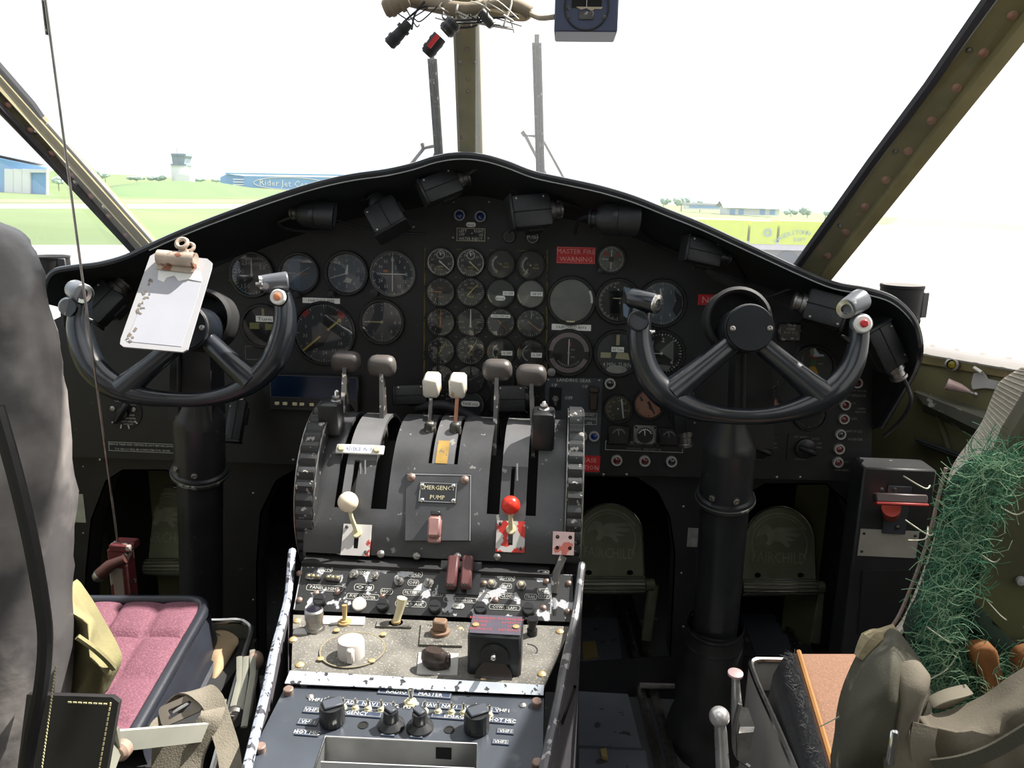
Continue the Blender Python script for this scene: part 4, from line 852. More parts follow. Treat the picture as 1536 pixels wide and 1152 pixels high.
for i, x in enumerate((-.41, -.32, -.21, -.13, -.02, .08, .18)):
    b = B(); b.box((x*w_, -h_*.30, .022), (w_*.05, h_*.085, .004), bev=.0008); ob('button', b, cream if i < 5 else dimw, rd)
b = B(); b.box((-w_*.05, -h_*.42, .0207), (w_*.6, .0006, .0006)); ob('trim_line', b, greyp, rd)
# ================================================================== kick panel with footwell arches
arches = []
def arch(pts): return [(lambda q: (q.x, q.y))(on(FK, *p)) for p in pts]
A1 = arch([(128, 1000), (130, 860), (138, 780), (160, 722), (185, 706), (250, 706), (290, 740), (300, 800), (303, 1000)])
A2 = arch([(387, 1000), (386, 850), (392, 770), (415, 722), (440, 708), (520, 708), (520, 1000)])
A3 = arch([(780, 1000), (780, 714), (955, 718), (985, 738), (1003, 775), (1011, 830), (1008, 900), (1004, 985)])
A4 = arch([(1095, 985), (1097, 800), (1112, 748), (1148, 727), (1238, 727), (1266, 750), (1284, 800), (1286, 860), (1276, 985)])
cl0 = lambda A: [(x, max(y, -.29)) for x, y in A]
o_ = [on(FK, 95, 684), on(FK, 1330, 722)]
b = B(); b.plate([(-.82, -.3), (.82, -.3), (.82, o_[1].y), (o_[0].x-.1, o_[0].y)], [cl0(A1), cl0(A2), cl0(A3), cl0(A4)], -.004, 0); o = ob('kick_panel', b, mat('black lower panel', (.011, .011, .013), .5, 0, .3, 15, .1, 200, chip=(.12, .12, .12), cth=.72, cs=60)); o.matrix_world = FK; o['kind'] = 'structure'; WM[o] = FK
for A in (A1, A2, A3, A4):   # the turned-in flange round each opening
    b = B(); b.slab([[V((x, y, 0)) for x, y in cl0(A)], [V((x, y, -.05)) for x, y in cl0(A)]], .003); ob('arch_flange', b, matte, o)
screws(FK, o, [(125, 800), (125, 700), (380, 740), (380, 900), (1025, 760), (1022, 860), (1025, 940), (1030, 980)], steel, .9)
# ================================================================== centre pedestal
FS = frame((0, .95, .486), (0, -cos(rad(50)), sin(rad(50))))
FD = frame((0, .84, .455), (0, 0, 1))
FR = frame((0, .776, .449), (0, -.09, 1))
PRF = [(1.27, .52), (1.255, .57), (1.23, .61), (1.195, .637), (1.16, .649), (1.12, .649), (1.08, .636), (1.05, .613), (1.027, .587), (1.008, .560), (.993, .535), (.983, .505)]
prw = mat('worn charcoal quadrant paint', (.055, .056, .06), .36, .1, .25, 20, .12, 300, chip=(.22, .22, .21), cth=.68, cs=70)
prg = mat('worn grey paint with sunlit tone', (.15, .15, .155), .38, .3, .2, 14, .08, 200, chip=(.3, .29, .27), cth=.66, cs=60)  # the strips' sunlit tone is put into this lighter grey
tq = thing('throttle_quadrant', 'black curved throttle quadrant between two ridged trim wheels', 'throttle quadrant', V((0, 1.12, .45)))
def qx(px, y=1.03, py=715): return P(px, py, y).x
prs = [V((0, a.y, a.z)) for a in cr([V((0, a, c)) for a, c in PRF], 3)]
def qstrip(name, x0, x1, i0, i1, m, th=.005, off=0):
    X0, X1 = qx(x0), qx(x1); b = B()
    b.slab([[V((X1, p.y, p.z)), V((X0, p.y, p.z))] for p in prs[i0*3:i1*3+1]], th); return ob(name, b, m, tq, True)
NP = len(PRF)-1
qstrip('cover_strip', 470, 507, 0, 9, prw); qstrip('cover_strip', 517, 561, 0, 7, prg); qstrip('cover_strip', 517, 528, 7, 9, prg); qstrip('cover_strip', 536, 561, 7, 9, prw)
qstrip('cover_strip', 585, 639, 0, 9, prw); qstrip('cover_strip', 645, 678, 0, 7, prg); qstrip('cover_strip', 684, 733, 0, 9, prw); qstrip('cover_strip', 639, 684, 7, 9, prw)
qstrip('cover_strip', 752, 791, 0, 7, prg); qstrip('cover_strip', 752, 766, 7, 9, prw); qstrip('cover_strip', 772, 791, 7, 9, prw); qstrip('cover_strip', 806, 847, 0, 9, prw)
qstrip('front_skirt', 470, 847, 9, NP, prw)
# dark core behind the slots and the two end cheeks
b = B(); core = [V((0, 1.26, .50))] + [V((0, 1.12+(p.y-1.12)*.80, .47+(p.z-.47)*.80)) for p in prs[2:]]
b.loft([[V((qx(472), p.y, p.z)) for p in core], [V((qx(845), p.y, p.z)) for p in core]]); ob('inner_drum', b, void, tq, True)
def cheek(px):
    b = B(); X = qx(px); pts = [(p.y, p.z+.001) for p in prs] + [(.983, .44), (1.27, .44)]
    b.plate(pts, (), -.002, .002, MX(((0, 0, 1, X), (1, 0, 0, 0), (0, 1, 0, 0), (0, 0, 0, 1)))); ob('end_cheek', b, prw, tq, True)
cheek(469); cheek(848)
# engraved lettering and yellow wear patch on the curve
FQ = frame((0, 1.0, .548), (0, -.87, .49))      # lower front of the quadrant
FT = frame((0, 1.10, .642), (0, -.34, .94))
b = B()
for k in range(7): b.text('THROTTLE'[k], .006, qx(553, 1.12, 640), .03-.008*k, .001, -90, WM[tq].inverted() @ FT)
for k in range(5): b.text('MIXTURE'[k], .006, qx(772, 1.12, 640), .02-.007*k, .001, -90, WM[tq].inverted() @ FT)
ob('lettering', b, dimw, tq, smooth=0)
qstrip('yellow_patch', 650, 668, 6, 7, mat('yellowed tape', cl(150, 120, 55), .6, 0, .3, 40, chip=(.1, .1, .1), cth=.6, cs=90), .0056)
# pump sub-plate with placard and guarded switch
FQ2 = frame((0, 1.013, .567), (0, -.83, .56))
sp = [on(FQ2, 611, 710), on(FQ2, 707, 712), on(FQ2, 705, 812), on(FQ2, 609, 812)]
b = B(); b.plate([(p.x, p.y) for p in sp], (), .001, .007, WM[tq].inverted() @ FQ2); pp_ = ob('pump_plate', b, prw, tq)
def lines(b, fr, pts, w_, h, k):
    for (x0, y0), (x1, y1) in pts:
        a, c = on(fr, x0, y0, h), on(fr, x1, y1, h); d = V((c.x-a.x, c.y-a.y, 0)); L = d.length
        b.box((0, 0, 0), (L, w_, .0004), k @ T((a.x+c.x)/2, (a.y+c.y)/2, h) @ RZ(deg(atan2(d.y, d.x))))
b = B(); lines(b, FQ2, [((611, 711), (706, 713)), ((706, 713), (705, 811))], .0009, .0074, WM[tq].inverted() @ FQ2); ob('worn_edge', b, lgrey, tq, smooth=0)
placard(FQ2, 657, 739, 57, 31, ['EMERGENCY', 'PUMP'], blk2, cream, 'placard', '', .46, border=lgrey, h=.0072, par=tq)
def qscrews(fr, spots, m=steel, r=1.6, h=.007): screws(fr, tq, spots, m, r, h)
qscrews(FQ2, [(617, 716), (697, 720)], pinks, 2.2); qscrews(FQ2, [(633, 728), (680, 729), (633, 750), (680, 751)], chrome, 1.1, .0085)
qscrews(FQ, [(571, 831), (625, 834), (686, 834), (746, 835)], steel, 1.9, .002)
pinkp = mat('pinkish brown plastic', cl(150, 112, 108), .45, 0, .15, 40, chip=(.2, .17, .16), cth=.66, cs=80)
q = on(FQ2, 653, 793, .006); k = WM[tq].inverted() @ FQ2 @ T(q.x, q.y, .006); R = S(1, FQ2 @ V((q.x, q.y, 0)))
b = B(); b.box((0, 0, R*9), (R*19, R*30, R*18), k, bev=R*3); b.box((0, R*14, R*6), (R*15, R*10, R*12), k, bev=R*2); b.box((0, -R*14, R*4), (R*19, R*16, R*8), k, bev=R*2); g_ = ob('switch_guard', b, pinkp, tq)
b = B(); b.box((0, R*21, R*9), (R*14, R*6, R*10), k, bev=R*1); ob('hinge', b, blk2, g_)
# white reverse strip held by two bolts
q = on(FQ, 541, 676, .03); kk = WM[tq].inverted() @ frame(P(541, 676, 1.055), (0, -.72, .69)); R = S(1, P(541, 676, 1.05))
b = B(); b.box((0, 0, .004), (R*73, R*15, .003), kk, bev=.001); tb = ob('label_strip', b, white, tq)
b = B(); b.text('REVERSE  INOP.', R*9, 0, 0, .0058, 0, kk, width=R*40); ob('lettering', b, mat('blue pen lettering', cl(60, 80, 140), .6), tb, smooth=0)
for x in (-28, 26): b = B(); b.lathe([(R*6, .005), (R*6, .007), (R*4, .009), (0, .009)], 12, kk @ T(R*x, 0, 0)); ob('bolt', b, cream, tb)
# friction lock levers with balls and slotted plates
def balllever(px, py, r, m, ppx, ppy, pm, lab):
    c = P(px, py, .985); R = S(1, c)
    k = WM[tq].inverted() @ FQ; q = on(FQ, ppx, ppy, .003); Rp = S(1, FQ @ V((q.x, q.y, 0))); kp = k @ T(q.x, q.y, .003)
    W_, H_, sl = Rp*21.5, Rp*23, Rp*3.5
    b = B(); b.plate([(-W_, -H_), (W_, -H_), (W_, H_), (-W_, H_)], [[(-sl, -H_*.55), (sl, -H_*.55), (sl, H_*.75), (-sl, H_*.75)]], 0, .0025, kp); pl = ob('slot_plate', b, pm, tq)
    b = B(); b.box((0, 0, .0003), (sl*2, H_*1.4, .0006), kp); ob('slot', b, void, pl)
    for sx in (-.75, .75):
        b = B(); b.lathe([(Rp*2.6, .002), (Rp*2.6, .004), (0, .005)], 8, kp @ T(sx*W_, (-.75 if sx > 0 else .8)*H_, 0)); ob('screw', b, darkst, pl)
    base = FQ @ V((q.x, q.y+H_*.45, .004))
    lv = ob('friction_lever', B().tube([base, base.lerp(c, .55)+V((0, -.004, 0)), c], [.0035, .003, .003], 8), cream, tq, True)
    b = B(); b.lathe([(Rp*8, 0), (Rp*7, .004), (0, .004)], 14, frame(base, (0, -.8, .6))); ob('lever_foot', b, cream, lv, True)
    b = B(); b.sph(c, S(r, c), 20, 12); ob('ball_knob', b, m, lv, True)
balllever(522, 753, 15.5, mat('ivory ball', (.72, .62, .48), .3, 0, .1, 30, chip=(.3, .2, .12), cth=.66, cs=60), 535, 810, mat('worn white plate', (.55, .53, .52), .5, 0, .1, 30, chip=(.4, .05, .04), cth=.64, cs=40), 0)
balllever(766, 758, 14.5, mat('red ball', (.62, .03, .015), .28, 0, .1, 30), 766, 805, mat('chipped red plate', (.5, .03, .02), .5, 0, .1, 30, chip=(.5, .48, .47), cth=.53, cs=55), 0)
for x, y0, y1 in ((541, 695, 790), (548, 690, 800), (776, 695, 760)):
    b = B(); lines(b, FQ2, [((x, y0), (x, y1))], .0022, .003, WM[tq].inverted() @ FQ2); ob('bright_guide', b, steel, tq, smooth=0)
# throttle and mixture levers
knobm = mat('worn brown rubber knob', (.085, .075, .07), .42, 0, .2, 12)
FYZ = lambda x: MX(((0, 0, 1, x), (1, 0, 0, 0), (0, 1, 0, 0), (0, 0, 0, 1)))
def lever(name, kx, ky, kY, bx_, by_, bY, kw, kh, m, wid, th, bm, kdep=.03, bev=.013, lab=None):
    k = P(kx, ky, kY); a = P(bx_, by_, bY); d = (k-a); L = d.length; d.normalized()
    up = d.normalized(); s_ = V((1, 0, 0)); s_ = (s_-up*s_.dot(up)).normalized(); f_ = s_.cross(up)
    mm = MX(((s_.x, f_.x, up.x, a.x), (s_.y, f_.y, up.y, a.y), (s_.z, f_.z, up.z, a.z), (0, 0, 0, 1)))
    b = B(); t2 = th/2
    vs = []
    for z, ww in ((-.02, wid*1.3), (L*.35, wid*1.1), (L*.7, wid*.8), (L, wid*.6)):
        vs.append([mm @ V((-t2, -ww/2, z)), mm @ V((t2, -ww/2, z)), mm @ V((t2, ww/2, z)), mm @ V((-t2, ww/2, z))])
    b.loft(vs, True, True); lv = ob(name, b, bm, tq, True)
    if lab: lv['label'] = lab
    w_, h_ = S(kw, k), S(kh, k)
    b = B(); b.box((0, 0, 0), (w_, kdep, h_), T(k) @ RX(12), bev=bev, seg=3 if bev > .006 else 1); kn = ob('knob', b, m, lv, True, 60)
    return lv
blade = mat('chipped blade paint', (.10, .095, .09), .4, .5, .25, 30, chip=(.45, .42, .38), cth=.58, cs=70)
lever('throttle_lever', 519, 543, 1.19, 516, 680, 1.12, 45, 33, knobm, .030, .006, blade)
lever('throttle_lever', 573, 549, 1.17, 577, 690, 1.12, 43, 33, knobm, .026, .006, blade)
lever('propeller_lever', 746, 555, 1.17, 742, 695, 1.12, 45, 33, knobm, .026, .006, blade)
lever('propeller_lever', 797, 563, 1.16, 800, 695, 1.12, 46, 33, knobm, .026, .006, blade)
ivory = mat('ivory plastic knob', (.66, .62, .54), .4, 0, .1, 30, chip=(.45, .33, .18), cth=.64, cs=50)
lever('mixture_lever', 648, 577, 1.16, 644, 650, 1.125, 24, 31, ivory, .008, .0055, darkst, .034, .004)
lever('mixture_lever', 687, 578, 1.16, 683, 650, 1.125, 24, 31, ivory, .008, .0055, mat('copper rod', cl(140, 95, 75), .4, .7, .2, 60), .034, .004)
for px, py in ((645, 640), (683, 641)):
    c = P(px, py, 1.10); b = B(); b.lathe([(.0085, -.02), (.0095, -.006), (.008, .004), (.006, .007), (.0045, .008)], 12, T(c) @ RX(15)); ob('lever_cuff', b, darkst, tq, True)
def swbox(px, py, w_, h_, Y, tx, ty):
    c = P(px, py, Y); R = S(1, c); b = B(); b.box((0, 0, 0), (R*w_, .035, R*h_), T(c) @ RX(8), bev=.006, seg=2); o = ob('switch_box', b, blk2, tq, True)
    t_ = P(tx, ty, Y); b = B(); b.lathe([(.008, -.004), (.008, .001), (.0055, .002), (.0055, .006), (0, .006)], 10, T(c+V((t_.x-c.x, 0, R*h_*.5))) @ RX(12)); s_ = ob('switch_nut', b, steel, o, True)
    b = B(); b.tube([c+V((t_.x-c.x, 0, R*h_*.5)), t_+V((0, .004, 0))], [.0022, .0036], 8); b.sph(t_+V((0, .004, 0)), .0036, 8, 6); ob('bat_lever', b, chrome, o, True)
swbox(497, 625, 32, 52, 1.08, 504, 589); swbox(815, 643, 34, 62, 1.08, 816, 606)
# ridged trim wheels
wheelm = mat('worn black wheel paint', (.035, .036, .038), .35, .2, .2, 30, chip=(.35, .33, .31), cth=.62, cs=80)
def trimwheel(xa, xb, lab):
    x0, x1 = P(xa, 760, .99).x, P(xb, 760, .99).x; c = V(((x0+x1)/2, 1.12, .548)); R = .134; w_ = x1-x0
    t = thing('trim_handwheel', lab, 'wheel', c); N = 44; rows = []
    for k in range(N*4):
        a = 2*pi*k/(N*4); r = R-(.0045 if k % 4 in (0,) else .0015 if k % 4 in (1, 3) else 0)
        prof = [(-w_/2, R-.026), (-w_/2, r-.003), (-w_/2+.002, r), (w_/2-.002, r), (w_/2, r-.003), (w_/2, R-.026)]
        rows.append([V((x, rr*cos(a), rr*sin(a))) for x, rr in prof])
    b = B(); b.loft(rows+[rows[0]]); b.loft([[r_[0] for r_ in rows+[rows[0]]], [r_[5] for r_ in rows+[rows[0]]]]); ob('ridged_rim', b, wheelm, t, smooth=25)
    b = B(); b.lathe([(.02, -w_*.3), (R-.02, -w_*.2), (R-.02, w_*.2), (.02, w_*.3)], 40, RY(90)); ob('web', b, wheelm, t)
    for s_ in (-1, 1):
        ring = [V((s_*w_/2, (R-.0035)*cos(2*pi*i/72), (R-.0035)*sin(2*pi*i/72))) for i in range(72)]
        b = B(); b.tube(ring, .0011, 5, closed=True); ob('worn_edge', b, steel, t)
    b = B(); b.cyl((-w_*.7, 0, 0), (w_*.7, 0, 0), .022, n=18); ob('axle', b, steel, t)
trimwheel(441, 470, 'ridged black trim wheel on the pilot side of the quadrant'); trimwheel(849, 874, 'ridged black trim wheel beside the landing gear panel')
# ---- pedestal body
pe = thing('center_pedestal', 'tapering black pedestal stand with worn bright edges under the control panels', 'pedestal', V((0, .85, 0)))
XRf, XRa = P(868, 885, .965), P(822, 1100, .70); XLf, XLa = P(441, 870, .965), P(396, 1080, .72)
def xr(y): return XRa.x+(XRf.x-XRa.x)*(y-.70)/.265
def xl(y): return XLa.x+(XLf.x-XLa.x)*(y-.72)/.245
cont = [(.984, .492), (.975, .503), (.965, .500), (.93, .470), (.90, .461), (.82, .459), (.79, .456), (.765, .449), (.70, .444), (.50, .428)]
pedm = mat('scuffed dark pedestal paint', cl(98, 95, 100), .4, .2, .25, 8, .1, 100, chip=(.25, .24, .23), cth=.66, cs=35)
cs_ = [V((0, p.y, p.z)) for p in cr([V((0, a, c)) for a, c in cont], 3)]
for f, nm in ((xr, 1), (xl, -1)):
    top = [V((f(p.y)+.004*nm, p.y, p.z+.004)) for p in cs_]; bot = [V((f(p.y)+.004*nm, p.y, 0)) for p in cs_]
    b = B(); b.slab([top, bot] if nm < 0 else [bot, top], .004); ob('side_plate', b, pedm, pe, True)
    b = B(); b.tube([p+V((-.002*nm, 0, .001)) for p in top[3:]], .0052, 8); ob('worn_edge_rail', b, edgew if nm < 0 else mat('scuffed grey rail', (.13, .13, .14), .35, .5, .3, 20, chip=(.45, .44, .45), cth=.58, cs=60), pe, True)
# seam line and rivets on the right flank
a, c = PX(866, 1000, xr(.85)+.009), PX(824, 1152, xr(.72)+.007)
b = B(); b.tube([PX(868, 985, xr(.85)+.008), PX(862, 1030, xr(.82)+.007), PX(845, 1080, xr(.78)+.006), PX(826, 1150, xr(.74)+.006)], .0018, 5); ob('flank_seam', b, void, pe, True)
b = B(); b.box((0, .98, .25), (.33, .04, .5)); ob('front_frame', b, matte, pe, True)
b = B(); b.box(((xl(.52)+xr(.52))/2, .51, .2), (xr(.5)-xl(.5), .02, .40)); ob('aft_plate', b, matte, pe, True)
# right bracket with slot next to the wheel
def panelpoly(fr, pts, z0, z1, m, par, name, holes=()):
    b = B(); b.plate([(lambda q: (q.x, q.y))(on(fr, *p)) for p in pts], [[(lambda q: (q.x, q.y))(on(fr, *p)) for p in H] for H in holes], z0, z1, WM[par].inverted() @ fr); return ob(name, b, m, par)
# ---- switch panel
swp = thing('switch_panel', 'chipped black switch panel sloping below the throttle quadrant', 'panel', FS)
panelpoly(FS, [(452, 848), (859, 862), (860, 933), (440, 915)], -.003, 0, worn, swp, 'face_plate', [[(828, 858), (834, 858), (835, 924), (829, 924)]])
for e_ in (((453, 850), (441, 914)), ((827, 866), (826, 921))): b = B(); lines(b, FS, [e_], .0012, .0003, MX.Identity(4)); ob('worn_edge', b, lgrey, swp, smooth=0)
def oval(b, fr, px, py, wp, hp, k, h=.0004, th=.0005, sq=False):
    c = on(fr, px, py, h); W_ = (on(fr, px+wp/2, py, h)-c).length; H_ = (on(fr, px, py-hp/2, h)-c).length; N = 32; r = min(H_, W_)
    def loop(e): 
        o = []
        for i in range(N):
            a = 2*pi*(i+.5)/N; sx = 1 if cos(a) > 0 else -1
            o.append((c.x+sx*max(W_-r, 0)+(r-e)*cos(a), c.y+(H_-e)*max(-.95, min(.95, 1.15*sin(a)))))
        return o
    b.plate(loop(0), [loop(th)], h-.0003, h, k)
def legends(par, fr, items, m, h=.0005, lm=None):
    k = WM[par].inverted() @ fr
    for tx, px, py, wp, hp in items:
        b = B(); c = B(); q = on(fr, px, py, h); H_ = (on(fr, px, py-hp/2, h)-q).length*2
        b.text(tx, H_*.72, q.x, q.y, h, -2.0, k, width=(on(fr, px+wp/2, py, h)-q).length*2*.78); oval(c, fr, px, py, wp, hp, k, h)
        ob('lettering', b, m, par, smooth=0); ob('legend_outline', c, lm or m, par, smooth=0)
legends(swp, FS, [('COLD', 622, 861, 24, 9), ('OFF', 620, 874, 17, 9), ('FILTERED', 619, 889, 30, 9), ('HOT', 580, 887, 19, 9), ('CARB AIR', 616, 906, 47, 9), ('FUEL BOOSTER', 544, 895, 50, 9), ('PANEL LIGHT', 487, 882, 56, 9), ('EMERGENCY', 551, 851, 34, 7), ('ON', 545, 858, 16, 7), ('ON', 546, 881, 30, 10),
   ('ON', 490, 854, 18, 8), ('HOT', 656, 891, 17, 8), ('SUPERCHARGER', 690, 900, 50, 8), ('OPEN', 762, 867, 21, 9), ('OFF', 760, 879, 16, 8), ('TURN', 726, 893, 18, 8), ('CLOSED', 763, 894, 29, 9), ('TRAIL', 796, 895, 19, 9), ('TAKE', 816, 887, 20, 8), ('OFF', 816, 894, 18, 8), ('COWL FLAPS', 757, 911, 47, 8), ('UP', 815, 859, 18, 8)], dimw)
for x, y in ((471, 866), (500, 868)):
    q = on(FS, x, y); R = S(1, FS @ V((q.x, q.y, 0))); b = B(); b.box((q.x, q.y, .002), (R*25, R*11, .006), bev=R*4, seg=2); o = ob('lamp_bar', b, darkst, swp)
    for d in (-7, 0, 7): b = B(); b.sph((q.x+d*R, q.y, .005), (R*2.6, R*2.6, R*2), 8, 5); ob('brass_dot', b, mat('brass dot', (.55, .48, .22), .3, .8) if 'brass dot' not in MAT else MAT['brass dot'], o)
for x, y, tl, c in ((532, 861, -30, chrome), (562, 863, -30, chrome), (599, 872, -10, steel), (643, 875, -10, steel), (738, 876, -15, cream), (782, 878, -15, cream)):
    q = on(FS, x, y); R = S(1, FS @ V((q.x, q.y, 0))); b = B(); b.lathe([(R*8, .0002), (R*8, .0012), (R*6.6, .0012), (R*6.2, .0005), (0, .0005)], 20, T(q.x, q.y, 0)); o = ob('switch_well', b, darkst, swp)
    toggle(swp, FS, x, y, .019, .0031, tl, c)
for x, y in ((481, 903), (575, 910), (653, 913), (721, 915), (793, 917)):
    q = on(FS, x, y); b = B(); b.lathe([(.0085, 0), (.0085, .009), (.007, .011), (0, .011)], 18, T(q.x, q.y, 0)); o = ob('knob', b, blk2, swp); b = B(); b.box((q.x, q.y, .0112), (.011, .0012, .001), None); ob('knob_slot', b, void, o)
q = on(FS, 539, 907); b = B(); b.lathe([(.0092, 0), (.0092, .003), (.008, .004), (0, .0042)], 22, T(q.x, q.y, 0)); ob('grey_button', b, mat('pale grey plug', (.42, .41, .38), .5), swp)
brown = mat('maroon brown guard', cl(88, 52, 52), .42, 0, .2, 40)
for x in (679.5, 701):
    q = on(FS, x, 866); R = S(1, FS @ V((q.x, q.y, 0))); b = B(); b.box((q.x, q.y+R*2, .012), (R*16.5, R*50, .014), bev=.0025); o = ob('switch_guard', b, brown, swp)
    for d in (-4, 0, 4): b = B(); b.box((q.x+d*R, q.y-R*21, .0193), (R*2, R*5, .001)); ob('guard_notch', b, void, o)
b = B(); q = on(FS, 690, 867); R = S(1, FS @ V((q.x, q.y, 0))); b.box((q.x, q.y, .001), (R*62, R*52, .002)); ob('guard_base', b, blk2, swp)
screws(FS, swp, [(449, 900), (449, 860), (506, 888), (474, 890), (815, 912), (852, 917), (853, 875), (820, 872), (574, 895), (726, 845+30), (743, 900)], pinks, 1.5, 0)
dot(FS, 687.5, 909, 19, 8.5, 'inop', 'white inop sticker on the chipped switch panel')
pb = mat('pinkish metal bracket', cl(180, 155, 155), .45, .2, .15, 30, chip=cl(170, 95, 85), cth=.58, cs=30)
brk = thing('latch_bracket', 'pinkish four hole bracket on a bent arm beside the right trim wheel', 'bracket', P(845, 815, .97))
F_ = frame(P(845, 815, .965), (0, -.9, .43)); R = S(1, F_.translation)
b = B(); hs = [[(R*x+R*3*cos(a), R*y+R*3*sin(a)) for a in [2*pi*i/10 for i in range(10)]] for x, y in ((-9, 9), (10, 9), (-9, -7), (10, -7))]
b.plate([(-R*16, -R*17), (R*16, -R*17), (R*16, R*17), (-R*16, R*17)], hs, 0, .004, WM[brk].inverted() @ F_); ob('plate', b, pb, brk)
b = B(); b.tube([P(845, 835, .972), P(835, 858, .96), P(831, 890, .945)], .0055, 6, flat=.5); ob('arm', b, blade, brk, True)
for x, y in ((-9, 9), (10, 9), (-9, -7), (10, -7)): b = B(); b.lathe([(R*3, -.002), (R*3, 0), (0, .001)], 10, WM[brk].inverted() @ F_ @ T(R*x, R*y, 0)); ob('rivet', b, darkst, brk)
# ---- dusty trim panel
dp_ = thing('trim_panel', 'dusty khaki flat panel with white knob between switch and radio panels', 'panel', FD)
panelpoly(FD, [(440, 922), (857, 940), (848, 960), (815, 1032), (437, 1012)], -.003, 0, dusty, dp_, 'face_plate')
lipm = mat('chipped white blue lip', (.50, .55, .62), .5, .2, .1, 40, chip=(.05, .05, .055), cth=.595, cs=110)
a = [onw(FD, 436, 1011), onw(FD, 816, 1032)]; c = [onw(FR, 428, 1029), onw(FR, 815, 1046)]
b = B(); b.slab([[c[0]+V((0, 0, .002)), c[1]+V((0, 0, .002))], [a[0]+V((0, 0, .003)), a[1]+V((0, 0, .003))]], .003); ob('front_lip', b, lipm, dp_, True)
k0 = MX.Identity(4)
def dl(fr, x, y, h=0): q = on(fr, x, y, h); return T(q.x, q.y, h)
def dknob(name, x, y, prof, m, n=20, fr=FD, par=None): b = B(); b.lathe(prof, n, dl(fr, x, y)); return ob(name, b, m, par or dp_)
q = on(FD, 529, 976); rx = (on(FD, 578, 976)-q).length
b = B(); b.lathe([(rx, 0), (rx, .0015), (rx-.001, .002), (0, .002)], 40, T(q.x, q.y, 0)); ob('round_plate', b, dusty, dp_)
b = B(); b.arc(rx-.0015, rx, 0, 360, .0023, 40); b.v = [p+V((q.x, q.y, 0)) for p in b.v]; ob('plate_edge', b, mat('tan scribed edge', cl(120, 112, 90), .6), dp_)
for x, y in ((481, 991), (558, 994), (575, 954), (505, 948)): dknob('screw', x, y, [(.004, .002), (.004, .0032), (.002, .004), (0, .004)], mat('brassy screw', cl(190, 165, 120), .4, .5) if 'brassy screw' not in MAT else MAT['brassy screw'], 10)
brs = MAT['brassy screw']
wk = mat('white plastic knob', (.46, .43, .41), .4, 0, .08, 40)
b = B(); b.lathe([(.0155, .002), (.0155, .02), (.0145, .022), (0, .022)], 28, dl(FD, 527, 985)); b.box((.003, -.012, .011), (.009, .016, .018), dl(FD, 527, 985), bev=.002); ob('trim_knob', b, wk, dp_)
def plate_(x0, y0, x1, y1, m, name, h=.0016): panelpoly(FD, [(x0, y0), (x1, y0+(x1-x0)*.03), (x1-2, y1+(x1-x0)*.03), (x0-3, y1)], 0, h, m, dp_, name)
wpl = mat('white paper plate', (.42, .41, .39), .7, 0, .08, 30)
plate_(485, 925, 548, 937, wpl, 'label_plate'); plate_(442, 944, 462, 952, wpl, 'label_plate'); plate_(628, 980, 688, 1012, wpl, 'label_plate'); plate_(567, 932, 619, 942, dusty, 'engraved_plate', .003); plate_(632, 938, 695, 970, dusty, 'engraved_plate', .003)
for tx, x, y in (('AUTO', 605, 942), ('OFF', 656, 966), ('TRIM', 648, 942)): b = B(); q = on(FD, x, y); b.text(tx, .006, q.x, q.y, .0034); ob('lettering', b, matte, dp_, smooth=0)
b = B(); b.lathe([(.013, 0), (.013, .004)], 6, dl(FD, 472, 944)); b.lathe([(.0105, .004), (.0105, .014), (.0115, .015), (.0115, .026), (.0095, .028), (.009, .020)], 22, dl(FD, 472, 944)); o = ob('connector', b, steel, dp_)
b = B(); b.lathe([(.0088, .024), (.0088, .027), (0, .027)], 18, dl(FD, 472, 944)); ob('connector_core', b, blkl, o)
b = B(); b.lathe([(.009, 0), (.009, .003), (.006, .003), (.006, .005), (0, .005)], 10, dl(FD, 517, 935)); o = ob('toggle_switch', b, brs, dp_); b = B(); b.tube([dl(FD, 517, 935) @ V((0, 0, .004)), dl(FD, 517, 935) @ V((0, .002, .024))], [.0028, .0036], 8); ob('bat_lever', b, brs, o)
b = B(); b.lathe([(.009, 0), (.009, .003), (.006, .003), (.006, .006), (0, .006)], 10, dl(FD, 594, 937)); o = ob('toggle_switch', b, brs, dp_); b = B(); b.tube([dl(FD, 594, 937) @ V((0, 0, .004)), dl(FD, 594, 937) @ V((.004, .004, .018)), dl(FD, 594, 937) @ V((.007, .006, .034))], [.0045, .005, .0065], 10); ob('bat_lever', b, cream, o)
b = B(); b.lathe([(.012, .003), (.012, .007), (.008, .008), (0, .008)], 18, dl(FD, 660, 953)); b.box((0, 0, .014), (.017, .013, .014), dl(FD, 660, 953), bev=.002); ob('square_knob', b, mat('tan brown knob', cl(120, 95, 75), .6, 0, .15, 40), dp_)
b = B(); m_ = dl(FD, 654, 1000); b.lathe([(.012, 0), (.0115, .004), (0, .004)], 20, m_)
hs = [[m_ @ (RZ(-15) @ V((r*cos(a), r*.62*sin(a)-(.004 if z > .01 else 0), z))) for a in [2*pi*i/20 for i in range(20)]] for z, r in ((.003, .0165), (.012, .0165), (.02, .0155), (.024, .011))]
b.loft(hs, True, True); b.box((.010, 0, .013), (.018, .007, .018), m_ @ RZ(-25), bev=.002); ob('rotary_knob', b, dkknob, dp_)
b = B(); b.box((0, 0, .0012), (.02, .024, .0024), dl(FD, 600, 953)); 
b = B(); b.lathe([(.0065, 0), (.0065, .008), (.005, .008), (.005, .016), (.007, .017), (.007, .022), (0, .022)], 12, dl(FD, 798, 952)); ob('fuse_cap', b, blk2, dp_)
screws(FD, dp_, [(446, 932), (450, 998), (840, 948), (813, 1012), (690, 945), (725, 1020), (440, 960)], brs, 1.9, 0)
